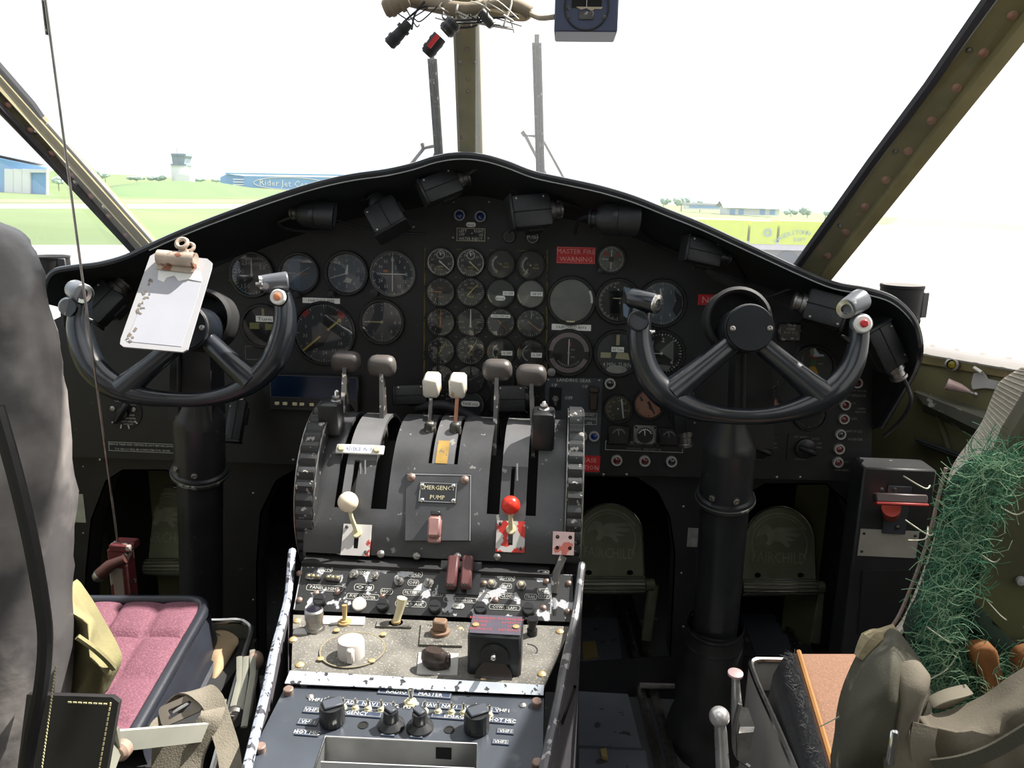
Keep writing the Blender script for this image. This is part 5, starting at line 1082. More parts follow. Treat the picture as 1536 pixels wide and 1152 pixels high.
b = B(); b.arc(.012, .0135, 0, 120, .0005, 14, .0003, dl(FD, 790, 975)); ob('scribed_arc', b, matte, dp_, smooth=0)
# light control box
y0 = PZ(740, 1016, .455).y; x0, x1 = PZ(701, 1012, .455).x, PZ(781, 1016, .455).x
lb = thing('control_box', 'black light control box with lettered top and half disc handle', 'box', V(((x0+x1)/2, y0, .455)))
w_ = x1-x0; b = B(); b.box((0, .022, .026), (w_, .044, .052), bev=.003); ob('case', b, blk2, lb)
b = B(); b.box((0, .022, .0525), (w_*.95, .04, .001)); ob('top_plate', b, mat('slate lettered plate', cl(70, 66, 78), .5, 0, .1, 40), lb)
for sx in (-.27, .27):
    for i, s_ in enumerate(('EXTENDED', 'LIGHTS', 'ON', 'RETRACT')): b = B(); b.text(s_, .006, sx*w_, .035-.008*i, .0532); ob('lettering', b, redd, lb, smooth=0)
b = B()
for sx in (-.38, .38): b.lathe([(.004, .053), (.004, .0545), (0, .055)], 10, T(sx*w_, .018, 0))
o = ob('screw', b, brs, lb); o['kind'] = 'stuff'
b = B(); b.plate([(.021*cos(a), .021*sin(a)) for a in [pi*i/18 for i in range(19)]], (), -.002, .002, T(0, -.006, .002) @ RX(72)); ob('half_disc_handle', b, dkknob, lb)
b = B(); b.lathe([(.017, 0), (.017, .002), (0, .002)], 24, T(0, -.0005, .025) @ RX(90)); ob('boss', b, matte, lb)
b = B(); b.tube([V((0, -.003, .03)), V((0, -.012, .032))], .003, 8); b.sph((0, -.012, .032), .0034, 8, 6); ob('pin', b, chrome, lb)
b = B(); b.box((0, -.008, .0012), (.055, .016, .0024)); ob('foot_plate', b, dusty, lb)
# ---- radio panel
rp_ = thing('radio_control_unit', 'dark blue grey RADIO MASTER panel with rows of small toggles', 'panel', FR)
radm = mat('blue grey radio panel', cl(54, 59, 67), .4, 0, .15, 20, .08, 300, dust=(.09, .095, .1), dth=.62, ds=40)
tr_ = [(488, 1106), (716, 1117), (713, 1215), (455, 1205)]
panelpoly(FR, [(428, 1030), (816, 1047), (812, 1240), (322, 1240)], -.003, 0, radm, rp_, 'face_plate', [tr_])
labm = mat('label tape blue', cl(48, 58, 78), .35)
def tape(px, py, wp, hp, tx, tw=.8):
    placard(FR, px, py, wp, hp, [tx] if tx else [], labm, dimw if tx != 'HOT MIC' else white, 'label_tape', '', .62, par=rp_, border=faint, rot=-1.5)
tape(622, 1041, 112, 9, 'RADIO      MASTER'); tape(539, 1056, 112, 9, 'VHF1  VHF2  ADF  NAV1  NAV2  HS'); tape(690, 1062, 118, 9, 'DB  NAV2 NAV1  ADF  VHF2 VHF1')
tape(524, 1070, 100, 9, 'EMERGENCY'); tape(694, 1077, 96, 9, 'EMERGENCY'); tape(469, 1066, 28, 9, 'VHF2'); tape(462, 1084, 31, 9, 'VHF1'); tape(461, 1100, 37, 9, 'HOT MIC')
tape(582, 1101, 22, 8, 'VOL'); tape(625, 1104, 20, 8, 'VOL'); tape(754, 1082, 35, 9, 'HOT MIC'); tape(758, 1098, 26, 8, 'VHF1'); tape(751, 1114, 26, 8, 'VHF2')
for x, y in ((493, 1062), (515, 1063), (533, 1064), (552, 1065), (572, 1066), (590, 1069), (637, 1068), (657, 1069), (677, 1070), (695, 1071), (714, 1071), (734, 1074)): toggle(rp_, FR, x, y, .013, .0021, 10, chrome, cream)
toggle(rp_, FR, 616, 1055, .017, .0036, 8, chrome, cream)
def rknob(x, y, r, h, skirt=0, lab=None):
    m_ = dl(FR, x, y); b = B(); n = 40
    def ring(z, r_, fl): return [m_ @ V(((r_-(fl if i % 2 else 0))*cos(2*pi*i/n), (r_-(fl if i % 2 else 0))*sin(2*pi*i/n), z)) for i in range(n)]
    z0 = .002 if not skirt else .006
    b.loft([ring(z0, r, r*.04), ring(h*.82, r*.97, r*.04), ring(h, r*.88, 0)], True, True)
    if skirt: b.lathe([(r*1.75, 0), (r*1.7, .003), (r*1.05, .008), (0, .008)], 24, m_)
    o = ob('knob', b, blk2, rp_); b = B()
    b.box((0, r*.1, h+.0015), (r*1.0, r*1.5, .003), m_ @ RZ(50 if skirt else -60), bev=.001); ob('pointer_ridge', b, mat('slate knob top', cl(62, 66, 74), .4) if 'slate knob top' not in MAT else MAT['slate knob top'], o)
rknob(499, 1083, .0135, .022); rknob(715, 1094, .0135, .022); rknob(587, 1089, .0082, .020, 1); rknob(630, 1092, .0082, .020, 1)
for x, y in ((545, 1088), (674, 1095)): dknob('hole_ring', x, y, [(.0055, 0), (.0055, .0008), (.0042, .0008), (.0042, .0002), (0, .0002)], void, 16, FR, rp_)
screws(FR, rp_, [(465, 1045), (784, 1058)], steel, 1.5, 0)
for x, y in ((433, 1040), (805, 1058), (806, 1150), (391, 1126)): dknob('panel_bolt', x, y, [(.0055, 0), (.0055, .006), (.0045, .007), (0, .007)], pinks, 14, FR, rp_)
# silver tray sunk into the radio panel
tp = [onw(FR, *p) for p in tr_]; dn = V((0, .0, -.06))
b = B(); b.slab([tp+[tp[0]], [p+dn for p in tp]+[tp[0]+dn]], .0012); ob('tray_wall', b, mat('brushed tray', (.42, .42, .41), .35, .8, .15, 30), rp_, True)
b = B(); b.add([p+dn for p in tp], [(0, 1, 2, 3)]); ob('tray_floor', b, matte, rp_, True, 0)
b = B(); rim = [p+V((0, 0, .001)) for p in tp]; b.tube(rim, .0012, 6, closed=True); ob('tray_rim', b, chrome, rp_, True)
sh = [onw(FR, 481, 1143), onw(FR, 712, 1153)]; b = B(); b.slab([[sh[0], sh[1]], [sh[0]+V((0, -.004, -.05)), sh[1]+V((0, -.004, -.05))]], .0015); ob('tray_divider', b, lgrey, rp_, True)
for y in (1124, 1141):
    p = onw(FR, 666, 1112)+V((0, -.002, -.012 if y < 1130 else -.03)); b = B(); b.box(p, (.016, .002, .013 if y < 1130 else .006)); ob('tray_cutout', b, void, rp_, True)
# ================================================================== control columns and yokes
def colmn(name, lab, pts, r_px, Ys, ring_y, coll, boot, m, upper):
    t = thing(name, lab, 'control column', V((P(pts[-1][0], pts[-1][1], Ys[1]).x, Ys[1], 0)))
    a, c = P(*pts[0], Ys[0]), P(*pts[1], Ys[1]); ax = (a-c).normalized()
    def at(py):   # point on the axis at image row py
        lo, hi = -1.5, 2.5
        for _ in range(40):
            mid = (lo+hi)/2; q = c.lerp(a, mid)-CAM; y = FH/2 - FL*q.dot(CU)/q.dot(fw)
            if y > py: lo = mid
            else: hi = mid
        return c.lerp(a, lo)
    R = lambda px, py: S(px, at(py))
    p0, p1 = at(ring_y), c - ax*.55
    if p1.z < .0: p1 = c - ax*(c.z/ax.z)
    b = B(); b.tube([p0, p1], R(r_px, ring_y), 28); ob('pipe', b, m, t, True)
    fr_ = frame(at(ring_y), ax); r1 = R(coll, ring_y); H_ = (at(ring_y-75)-at(ring_y)).length
    b = B(); b.lathe([(r1*1.12, -.006), (r1*1.15, 0), (r1*1.12, .006), (r1, .008), (r1, H_), (r1*.98, H_+.004), (r1*.90, H_+.012), (r1*.62, H_+.035), (r1*.5, H_+.05)], 32, WM[t].inverted() @ fr_); ob('collar', b, m, t)
    b = B(); b.lathe([(r1*1.10, -.008), (r1*1.17, -.004), (r1*1.17, 0), (r1*1.1, .003)], 32, WM[t].inverted() @ fr_, cap=False); ob('flange_ring', b, mat('worn green black flange', (.05, .055, .05), .45, .2, .3, 30, chip=(.28, .28, .25), cth=.6, cs=60) if 'worn green black flange' not in MAT else MAT['worn green black flange'], t)
    for an in (-78, -130): 
        d = fr_ @ V((r1*cos(rad(an)), r1*sin(rad(an)), .018)); n_ = (fr_.to_3x3() @ V((cos(rad(an)), sin(rad(an)), 0)))
        b = B(); b.lathe([(.0055, 0), (.0055, .003), (.003, .004), (0, .003)], 12, WM[t].inverted() @ frame(d, n_)); ob('collar_bolt', b, steel, t)
    # upper casting that carries the wheel
    (ux, uy0, uy1, uw, uY) = upper; q0, q1 = P(ux, uy0, uY), P(ux, uy1, uY-.01); b = B()
    w0, w1 = S(uw, q0)/2, S(uw*1.15, q1)/2
    b.loft([[q + V((sx*w_, sy*.025, 0)) for sx, sy in ((-1, -1), (1, -1), (1, 1), (-1, 1))] for q, w_ in ((q1, w1), (q0, w0))], True, True); ob('upper_casting', b, blk2, t, True)
    b = B(); b.cyl(q0+V((-w0*.55, -.027, 0)), q1+V((-w1*.5, -.027, 0)), .003, n=8); ob('casting_rib', b, matte, t, True)
    if boot:
        prof = []
        ya, rr = boot; top = at(ya)
        b = B(); rows = []
        for i in range(15):
            u = i/14; ctr = top.lerp(V((p1.x, p1.y, .0)), u); N = 28; row = []
            base_r = R(r_px, ya)*(1.12+.75*u**1.3)
            for k in range(N):
                an = 2*pi*k/N; w_ = 1+.16*u*mnoise.noise(V((cos(an)*1.6, sin(an)*1.6, u*4+2)))+.05*sin(u*16+2*sin(an))*min(1, u*3)
                row.append(ctr+V((cos(an)*base_r*w_, sin(an)*base_r*w_, 0)))
            rows.append(row)
        b.loft(rows, True); ob('leather_boot', b, mat('black boot leather', (.02, .02, .021), .45, 0, .3, 10, .3, 40) if 'black boot leather' not in MAT else MAT['black boot leather'], t, True, 70)
        k_ = WM[t].inverted() @ frame(top, ax); r0 = R(r_px, ya)
        b = B(); b.lathe([(r0*1.15, -.004), (r0*1.2, 0), (r0*1.15, .004)], 28, k_, cap=False); b.lathe([(r0*1.16, -.034), (r0*1.22, -.03), (r0*1.16, -.026)], 28, k_, cap=False); ob('boot_clamp', b, blk2, t)
    return t
colm = mat('worn black column paint', (.022, .023, .026), .32, 0, .3, 14, .08, 200, chip=(.10, .10, .09), cth=.70, cs=50)
colmn('control_column', 'black control column with leather boot carrying the copilot yoke', ((1088, 742), (1071, 960)), 36, (1.20, 1.265), 745, 38, (938, 0), colm, (1125, 520, 665, 52, 1.20))
colmn('control_column', 'black control column with worn collar carrying the pilot yoke', ((300, 705), (303, 930)), 33, (1.21, 1.29), 706, 36, None, colm, (296, 505, 625, 58, 1.20))
def yoke(lab, o, path, radii, spokes, hubr, heads):
    fr_ = frame(P(*o, 1.125), (0, -.97, .24)); t = thing('control_yoke', lab, 'yoke', fr_); k = WM[t].inverted()
    s = S(1, fr_.translation)
    pw = [onw(fr_, *p) for p in path]; pc = cr(pw, 5); rr = []
    for i in range(len(pc)): u = i/5; j = min(int(u), len(radii)-2); rr.append((radii[j]*(1-(u-j))+radii[j+1]*(u-j))*s)
    b = B(); b.tube(pc, rr, 16); 
    for e, r_ in ((pc[0], rr[0]), (pc[-1], rr[-1])): b.sph(e, r_, 14, 8)
    ob('rim', b, yokem, t, True, 60)
    for a, c, r0, r1 in spokes:
        A_, C_ = onw(fr_, *a), onw(fr_, *c); b = B(); b.tube(cr([A_+V((0, .012, 0)), A_.lerp(C_, .5)+V((0, .004, 0)), C_], 4), [r0*s, (r0+r1)/2*s*.92, r1*s], 14); ob('spoke', b, yokem, t, True, 60)
    b = B(); h = hubr*s; b.lathe([(h, -.06), (h, .010), (h*.94, .014), (0, .014)], 32); ob('hub', b, yokem, t)
    b = B(); b.lathe([(h*1.45, -.075), (h*1.45, -.045), (h*1.3, -.04), (h*1.2, -.045), (h*1.2, -.075)], 36, T(-h*.1, h*.5, 0), cap=False); b.lathe([(h*1.25, -.072), (0, -.072)], 36, T(-h*.1, h*.5, 0)); ob('housing_ring', b, matte, t)
    for x, y in ((-.72, -.05), (.78, .0)): b = B(); b.lathe([(h*.12, .013), (h*.12, .016), (h*.06, .017), (0, .016)], 12, T(x*h, y*h, 0)); ob('hub_bolt', b, steel, t)
    b = B(); b.lathe([(h*.99, .006), (h*1.015, .009), (h*.985, .012)], 32, cap=False); ob('worn_edge', b, steel, t)
    heads(t, fr_, s)
    return t
def hcyl(t, name, a, c, ra, rc, m, fr_, s, za=0, zc=0, cap=None):
    A_, C_ = onw(fr_, *a, h=za), onw(fr_, *c, h=zc); b = B(); b.tube([A_, A_.lerp(C_, .06), A_.lerp(C_, .94), C_], [ra*s*.9, ra*s, rc*s, rc*s*.92], 20); o = ob(name, b, m, t, True); return o, A_, C_
def ring(t, name, c, ax, r0, r1, m, core, par):
    k = WM[t].inverted() @ frame(c, ax); b = B(); b.lathe([(r1*.9, -.004), (r1, 0), (r1, .003), (r0*1.05, .004), (r0, .001), (r0, -.004)], 24, k, cap=False); o = ob(name, b, m, par)
    b = B(); b.lathe([(r0*1.02, -.003), (r0*.6, -.002), (0, -.002)], 18, k); ob('core', b, core, par); return o
hornm = mat('worn grip metal', (.16, .17, .19), .35, .4, .3, 20, chip=(.45, .46, .48), cth=.6, cs=60)
def headsR(t, fr_, s):
    fn = fr_.col[2].to_3d()
    o, A_, C_ = hcyl(t, 'horn_head', (945, 446), (984, 456), 15, 15, yokem, fr_, s, .004, .022); ring(t, 'chrome_ring', C_, C_-A_+fn*.01, 8*s, 14.5*s, chrome, dkknob, o)
    o, A_, C_ = hcyl(t, 'horn_cheek', (957, 481), (958, 481), 17, 16, yokem, fr_, s, .005, .022)
    b = B(); b.lathe([(13*s, 0), (13.5*s, .002), (12.5*s, .002), (12.5*s, .0005), (0, .0005)], 24, WM[t].inverted() @ frame(C_, fn)); ob('cheek_cap', b, greyp, o)
    b = B(); b.tube([onw(fr_, 972, 500), onw(fr_, 983, 497, h=.004)], [5*s, 2*s], 8); ob('thumb_hook', b, chrome, t, True)
    o, A_, C_ = hcyl(t, 'horn_head', (1292, 449), (1270, 463), 17, 15, hornm, fr_, s, .0, .020); ring(t, 'chrome_ring', C_, C_-A_+fn*.03, 7*s, 14*s, chrome, blkl, o)
    o, A_, C_ = hcyl(t, 'horn_cheek', (1291, 486), (1293, 486), 16, 15, hornm, fr_, s, .0, .020)
    b = B(); b.lathe([(13*s, 0), (13*s, .004), (11*s, .006), (0, .006)], 24, WM[t].inverted() @ frame(C_, fn)); w2 = ob('white_bezel', b, white, o)
    b = B(); b.lathe([(5.5*s, .006), (5.5*s, .010), (4*s, .0115), (0, .0115)], 18, WM[t].inverted() @ frame(C_, fn)); ob('red_button', b, redp, o)
    b = B(); b.tube([onw(fr_, 1276, 512), onw(fr_, 1262, 503, h=.004)], [5*s, 1.5*s], 8); ob('thumb_hook', b, yokem, t, True)
    for x, y in ((970, 566), (1270, 577)): q = onw(fr_, x, y, h=13*s); b = B(); b.lathe([(4.5*s, 0), (4.5*s, .002), (2.8*s, .002), (2.8*s, 0)], 12, WM[t].inverted() @ frame(q, fn), cap=False); b.lathe([(2.9*s, .0005), (0, .0005)], 12, WM[t].inverted() @ frame(q, fn)); ob('rim_plug', b, void, t)
yoke('black control yoke with large round hub in front of the copilot panel', (1122, 493), [(963, 455), (959, 490), (961, 525), (972, 560), (996, 590), (1035, 611), (1080, 622), (1125, 625), (1168, 621), (1212, 608), (1250, 586), (1276, 553), (1287, 518), (1289, 488)], [16, 18, 19, 20, 22, 18, 13, 12, 13.5, 18, 21, 17, 15, 14],
     [((1100, 518), (1006, 590), 15, 23), ((1146, 520), (1234, 594), 15, 23)], 36, headsR)
def headsL(t, fr_, s):
    fn = fr_.col[2].to_3d()
    o, A_, C_ = hcyl(t, 'horn_head', (112, 434), (126, 441), 15, 15, hornm, fr_, s, -.004, .022); ring(t, 'chrome_ring', C_, fn, 8*s, 14*s, chrome, mat('dark red socket', (.1, .01, .015), .4), o)
    o, A_, C_ = hcyl(t, 'horn_cheek', (104, 460), (103, 461), 15, 13.5, hornm, fr_, s, .0, .02); b = B(); b.lathe([(12*s, 0), (12*s, .001), (0, .001)], 22, WM[t].inverted() @ frame(C_, fn)); ob('cheek_cap', b, greyp, o)
    o, A_, C_ = hcyl(t, 'horn_head', (432, 423), (392, 426), 16, 13, hornm, fr_, s, .004, .018); ring(t, 'chrome_ring', C_, C_-A_, 5*s, 13*s, chrome, steel, o)
    b = B(); b.tube([C_, C_+(C_-A_).normalized()*.008], 3*s, 8); ob('end_pin', b, steel, o, True)
    o, A_, C_ = hcyl(t, 'horn_cheek', (419, 446), (418, 446), 15, 13, yokem, fr_, s, .0, .02)
    b = B(); b.lathe([(11.5*s, 0), (11.5*s, .004), (10*s, .006), (0, .006)], 24, WM[t].inverted() @ frame(C_, fn)); ob('white_bezel', b, white, o)
    b = B(); b.lathe([(5.5*s, .006), (5.5*s, .008), (4*s, .009), (0, .009)], 18, WM[t].inverted() @ frame(C_, fn)); ob('orange_button', b, mat('orange button', (.62, .22, .10), .4), o)
    b = B(); b.tube([onw(fr_, 128, 478), onw(fr_, 140, 482, h=.004)], [4*s, 3*s], 8); ob('thumb_hook', b, yokem, t, True)
    for x, y in ((130, 552), (408, 538)): q = onw(fr_, x, y, h=13*s); b = B(); b.lathe([(4*s, .0005), (0, .0008)], 12, WM[t].inverted() @ frame(q, fn)); ob('rim_plug', b, void, t)
yoke('black control yoke with clipboard leaning over its hub on the pilot side', (284, 492), [(124, 452), (119, 486), (126, 522), (142, 555), (172, 580), (212, 594), (258, 599), (302, 599), (345, 590), (384, 569), (411, 538), (425, 500), (428, 470), (424, 446)], [14, 18, 20, 20, 19, 14, 11, 11, 13, 17, 19, 18, 16, 14],
     [((262, 516), (184, 585), 14, 21), ((308, 514), (380, 574), 14, 21)], 34, headsL)
# ---- clipboard
cb0 = [P(236, 380, 1.10), P(312, 389, 1.10), P(277, 525, 1.01), P(182, 518, 1.01)]
u = (cb0[1]-cb0[0]).normalized(); n_ = (cb0[3]-cb0[0]).cross(cb0[1]-cb0[0]).normalized()
if n_.dot(CAM-cb0[0]) < 0: n_ = -n_
FCB = frame(cb0[0].lerp(cb0[2], .5), n_, u); cbt = thing('clipboard', 'worn white clipboard with rusty spring clip leaning on the pilot yoke', 'clipboard', FCB)
def cbq(px, py, h=0): q = on(FCB, px, py, h); return (q.x, q.y)
oc = [cbq(*p) for p in ((225, 384), (232, 380), (311, 388), (318, 394), (317, 402), (281, 524), (274, 528), (185, 520), (180, 516), (181, 508))]
wb = mat('worn white board', (.42, .42, .44), .5, 0, .04, 20, chip=(.40, .38, .35), cth=.70, cs=30)
b = B(); b.plate(oc, (), -.003, 0); ob('board', b, wb, cbt)
b = B(); b.plate([cbq(*p) for p in ((236, 409), (262, 421), (302, 424), (296, 447), (272, 520), (190, 512), (222, 432))], (), 0, .0004); ob('paper', b, mat('bluish white paper', (.42, .43, .48), .6, 0, .03, 20), cbt, smooth=0)
b = B(); b.plate([cbq(*p) for p in ((238, 400), (262, 404), (300, 407), (303, 423), (284, 419), (268, 422), (262, 414), (250, 417), (246, 424), (237, 420))], (), .0004, .0009); ob('torn_strip', b, white, cbt, smooth=0)
rs_ = random.Random(4)
for i in range(26): b = B(); y = rs_.uniform(418, 512); x = 226-.37*(y-418)+rs_.uniform(-2, 7); b.plate([cbq(x+rs_.uniform(1, 3.2)*cos(a_), y+rs_.uniform(.8, 2.6)*sin(a_)) for a_ in [2*pi*j/7 for j in range(7)]], (), .0004, .0008); ob('stain_mark', b, mat('tan board stain', cl(128, 118, 106), .7) if 'tan board stain' not in MAT else MAT['tan board stain'], cbt, smooth=0)
rust = mat('rusty clip metal', cl(185, 170, 155), .4, .35, .25, 40, chip=cl(140, 95, 75), cth=.58, cs=60)
c0, c1 = V((*cbq(241, 391), .009)), V((*cbq(297, 396), .009)); b = B(); b.tube([c0, c1], .0105, 16); o = ob('clip_roll', b, rust, cbt)
b = B(); b.box(((c0.x+c1.x)/2, (c0.y+c1.y)/2-.011, .004), ((c1-c0).length, .012, .004), None, .001); ob('clip_jaw', b, rust, o)
def eye(px, py, rp, z, tail):
    q = V((*cbq(px, py, z), z)); R = S(rp, FCB @ q); b = B()
    ringp = [q+V((R*.78*cos(a), R*.78*sin(a), 0)) for a in [2*pi*i/20 for i in range(20)]]; b.tube(ringp, R*.34, 8, closed=True)
    tq_ = V((*cbq(*tail, z), z*.7)); d = (tq_-q).normalized(); b.box(((q+tq_)/2+d*R*.5), (R*1.5, (tq_-q).length-R*.8, .004), None, .001); ob('clip_eye', b, rust, cbt)
eye(273, 365, 10, .018, (271, 390)); eye(284, 371, 8.5, .004, (281, 392))
# ---- control lock with thin rod
rA, rB = P(64, -30, .93), P(177, 818, 1.10)
lk = thing('control_lock', 'red control lock post with a long thin rod rising past the pilot yoke', 'control lock', V((rB.x, rB.y, 0)))
b = B(); b.tube([rA, rB], .0016, 8); ob('rod', b, steel, lk, True)
b = B(); b.tube([P(66, 0, .937), P(72, 52, .948)], .0028, 8); ob('rod_sleeve', b, darkst, lk, True)
redw = mat('worn red lock paint', (.13, .022, .025), .45, 0, .3, 30, chip=(.35, .30, .26), cth=.58, cs=40)
a, c = P(187, 820, 1.10), P(188, 905, 1.11); w_ = S(30, a)
b = B(); b.box(((a.x+c.x)/2, 1.10, c.z/2+a.z/2-.12), (w_, .024, a.z-c.z+.24), bev=.002); ob('post', b, redw, lk, True)
b = B(); b.box((a.x-w_*.2, 1.085, a.z-.14), (w_*.5, .003, .22)); ob('bare_face', b, mat('bare post metal', cl(150, 140, 130), .45, .3), lk, True)
b = B(); b.box((a.x, 1.10, a.z+.003), (w_*1.1, .03, .012), bev=.002); ob('top_cap', b, redw, lk, True)
b = B(); b.tube([P(188, 838, 1.08), P(165, 848, 1.075), P(150, 862, 1.07)], [.007, .009, .010], 10); ob('lever', b, mat('rusty brown lever', cl(75, 45, 40), .5, .2, .3, 30), lk, True)
b = B(); b.sph(P(148, 864, 1.07), .0095, 12, 8); ob('lever_tip', b, steel, lk, True)
for y in (872, 890): b = B(); b.lathe([(.004, 0), (0, .001)], 10, WM[lk].inverted() @ frame(P(199, y, 1.086), (0, -1, 0))); ob('hole', b, void, lk)
# ================================================================== panel flood lamps
lampm = mat('black crackle lamp paint', (.014, .015, .017), .5, 0, .25, 40, .4, 300, chip=(.3, .3, .3), cth=.76, cs=60)
facem = mat('grey lamp face', (.05, .06, .075), .35, 0, .1, 20)
def flood(px, py, Y, L, W, ang, label, shape='box', conn=None, cable=None, face=1, dep=None):
    c = P(px, py, Y); s = S(1, c); ax = (CR*cos(rad(ang)) - CU*sin(rad(ang)) - fw*.25*face).normalized(); zz = (-fw - ax*(-fw).dot(ax)).normalized(); yy = zz.cross(ax)
    m = MX(((ax.x, yy.x, zz.x, c.x), (ax.y, yy.y, zz.y, c.y), (ax.z, yy.z, zz.z, c.z), (0, 0, 0, 1))); t = thing('flood_lamp', label, 'lamp', m); k = WM[t].inverted()
    Ls, Ws = L*s, W*s
    if shape == 'box':
        b = B(); b.box((0, 0, 0), (Ls*.72, Ws, Ws*.7), T(Ls*.1, 0, 0), bev=Ws*.12, seg=2); ob('housing', b, lampm, t)
        b = B(); b.box((Ls*.47, -Ws*.02, 0), (Ls*.06, Ws*1.06, Ws*.74), bev=Ws*.06); ob('front_hood', b, lampm, t)
        b = B(); b.box((Ls*.1, Ws*.02, Ws*.36), (Ls*.72, Ws*.03, .001)); ob('seam', b, void, t)
        for x, y in ((.38, -.38), (-.12, -.38)): b = B(); b.lathe([(.0018, 0), (.0018, .001), (0, .0015)], 8, T(x*Ls, y*Ws, Ws*.35)); ob('screw', b, steel, t)
    else:
        b = B(); n = 28; r = Ws/2
        rows = [[V((x+(off*sin(2*pi*i/n) if j == 2 else 0), r_*cos(2*pi*i/n), r_*sin(2*pi*i/n))) for i in range(n)] for j, (x, r_, off) in enumerate(((-Ls*.3, r*.8, 0), (-Ls*.2, r, 0), (Ls*.42, r, r*.35)))]
        b.loft(rows, True, True); ob('housing', b, lampm, t)
        b = B(); b.loft([[V((p.x+.0008, p.y*.9, p.z*.9)) for p in rows[2]]]); b.add([V((p.x+.0012, p.y*.92, p.z*.92)) for p in rows[2]], [tuple(range(n))]); ob('face_disc', b, facem, t, smooth=0)
        b = B(); b.lathe([(r*1.04, -.004), (r*1.06, 0), (r*1.04, .004)], 28, T(Ls*.05, 0, 0) @ RY(90), cap=False); ob('band', b, blk2, t)
    b = B(); b.lathe([(Ws*.34, -Ls*.02), (Ws*.34, Ls*.06), (Ws*.27, Ls*.08), (Ws*.27, Ls*.16), (Ws*.31, Ls*.17), (Ws*.31, Ls*.21), (Ws*.2, Ls*.24), (0, Ls*.24)], 18, T(-Ls*.26, 0, 0) @ RY(-90)); ob('collar', b, blk2 if not conn else steel if conn == 'steel' else darkst, t)
    b = B(); b.box((0, Ws*.5, -Ws*.3), (Ls*.3, Ws*.12, Ws*.5), bev=.001); ob('bracket', b, matte, t)
    if cable:
        b = B(); b.tube(cr([P(x, y, Y+d) for x, y, d in cable], 6), .0032, 8); ob('cable', b, rubber, t, True)
    return t
flood(472, 321, 1.325, 78, 40, 8, 'round black flood lamp with grey face under the hood above the pilot dials', 'cyl', 'd', [(436, 326, 0), (418, 335, .02), (440, 345, .05), (500, 348, .07)])
flood(577, 322, 1.33, 66, 52, 60, 'boxy black flood lamp hanging askew left of the hood peak', 'box', None, [(560, 298, 0), (540, 300, .04), (520, 312, .06)])
flood(668, 278, 1.33, 80, 40, 155, 'boxy black flood lamp with ribbed silver connector under the hood peak', 'box', 'd', [(703, 261, 0), (718, 253, .0), (740, 262, .02), (765, 280, .04), (795, 302, .06)])
flood(803, 318, 1.33, 84, 50, 172, 'square black flood lamp with ribbed connector right of the hood peak', 'box', 'd', [(836, 303, 0), (860, 308, .03), (880, 315, .05)])
flood(922, 329, 1.315, 80, 48, 4, 'round black flood lamp with pale grey face above the small clock', 'cyl', None, [(882, 325, 0), (868, 330, .04), (862, 350, .08)])
flood(1060, 380, 1.31, 78, 38, 190, 'dark flood lamp with ring collars above the red registration placard', 'box', None, [(1092, 385, 0), (1105, 400, .04), (1118, 425, .09)])
flood(1228, 462, 1.27, 80, 50, 18, 'square black flood lamp beside the red button of the copilot yoke', 'box', 'steel')
flood(1330, 528, 1.27, 100, 42, 238, 'long black flood lamp with drooping cable at the right end of the hood', 'box', 'steel', [(1352, 562, 0), (1362, 582, 0), (1366, 604, .0), (1350, 632, .03), (1326, 654, .08)])
flood(160, 450, 1.31, 78, 46, 128, 'square black flood lamp between the pilot yoke horn and the clipboard', 'box', 'd')
flood(356, 622, 1.36, 86, 24, 95, 'narrow black lamp hanging beside the pilot column', 'box', 'steel')
flood(1025, 620, 1.36, 110, 34, 262, 'black lamp with silver plug hanging left of the copilot column', 'box', 'steel')
flood(622, 592, 1.36, 66, 30, 178, 'low black lamp box behind the throttle knobs', 'box', None)
flood(770, 598, 1.34, 62, 40, 180, 'low black lamp box behind the propeller levers', 'box', None)
b = B(); b.tube(cr([P(625, 612, 1.36), P(665, 608, 1.35), (P(700, 622, 1.36)), P(740, 640, 1.36)], 6), .009, 10); tag(ob('black_hose', b, rubber), 'thick black hose running behind the white mixture levers', 'hose')
for i, (pts, lab) in enumerate((([(505, 330, 1.38), (560, 345, 1.40), (640, 352, 1.41)], 'thin black cable sagging along the panel above the pilot dials'), ([(955, 340, 1.36), (985, 365, 1.40), (1030, 385, 1.40)], 'thin black cable looping from the round lamp towards the copilot dials'), ([(1110, 440, 1.38), (1150, 445, 1.37), (1180, 435, 1.35), (1200, 430, 1.33)], 'thin wire running from the copilot hub to the square lamp'), ([(1200, 520, 1.35), (1160, 600, 1.37), (1175, 625, 1.37)], 'thin dark wire dangling behind the copilot yoke spoke'))):
    b = B(); b.tube(cr([P(*p) for p in pts], 6), .0022, 6); tag(ob('cable', b, rubber), lab, 'cable')
# ---- vent cans outside the hood ends
def can(px, y0, y1, wp, Y, lab):
    a, c = P(px, y1, Y), P(px, y0, Y); r = S(wp/2, a); t = thing('vent_can', lab, 'can', a)
    b = B(); b.lathe([(r, 0), (r, (c-a).length*.9), (r*1.03, (c-a).length*.92), (r*1.03, (c-a).length), (r*.92, (c-a).length), (r*.9, 0)], 28, cap=False); ob('can', b, matte, t)
    b = B(); b.lathe([(r*.95, .01), (0, .01)], 20); ob('can_bottom', b, void, t)
    b = B(); b.box((r*.75, -r*.75, (c-a).length*.45), (.012, .006, .04), RZ(20), bev=.001); ob('bracket', b, greyp, t)
    b = B(); b.tube([V((r*.8, 0, .0)), V((r*.6, 0, -.08))], .01, 8); ob('stem', b, matte, t)
can(1347, 427, 478, 60, 1.325, 'open black can with metal bracket just outside the right end of the hood'); can(78, 384, 420, 54, 1.325, 'open black can with bracket at the left end of the hood')
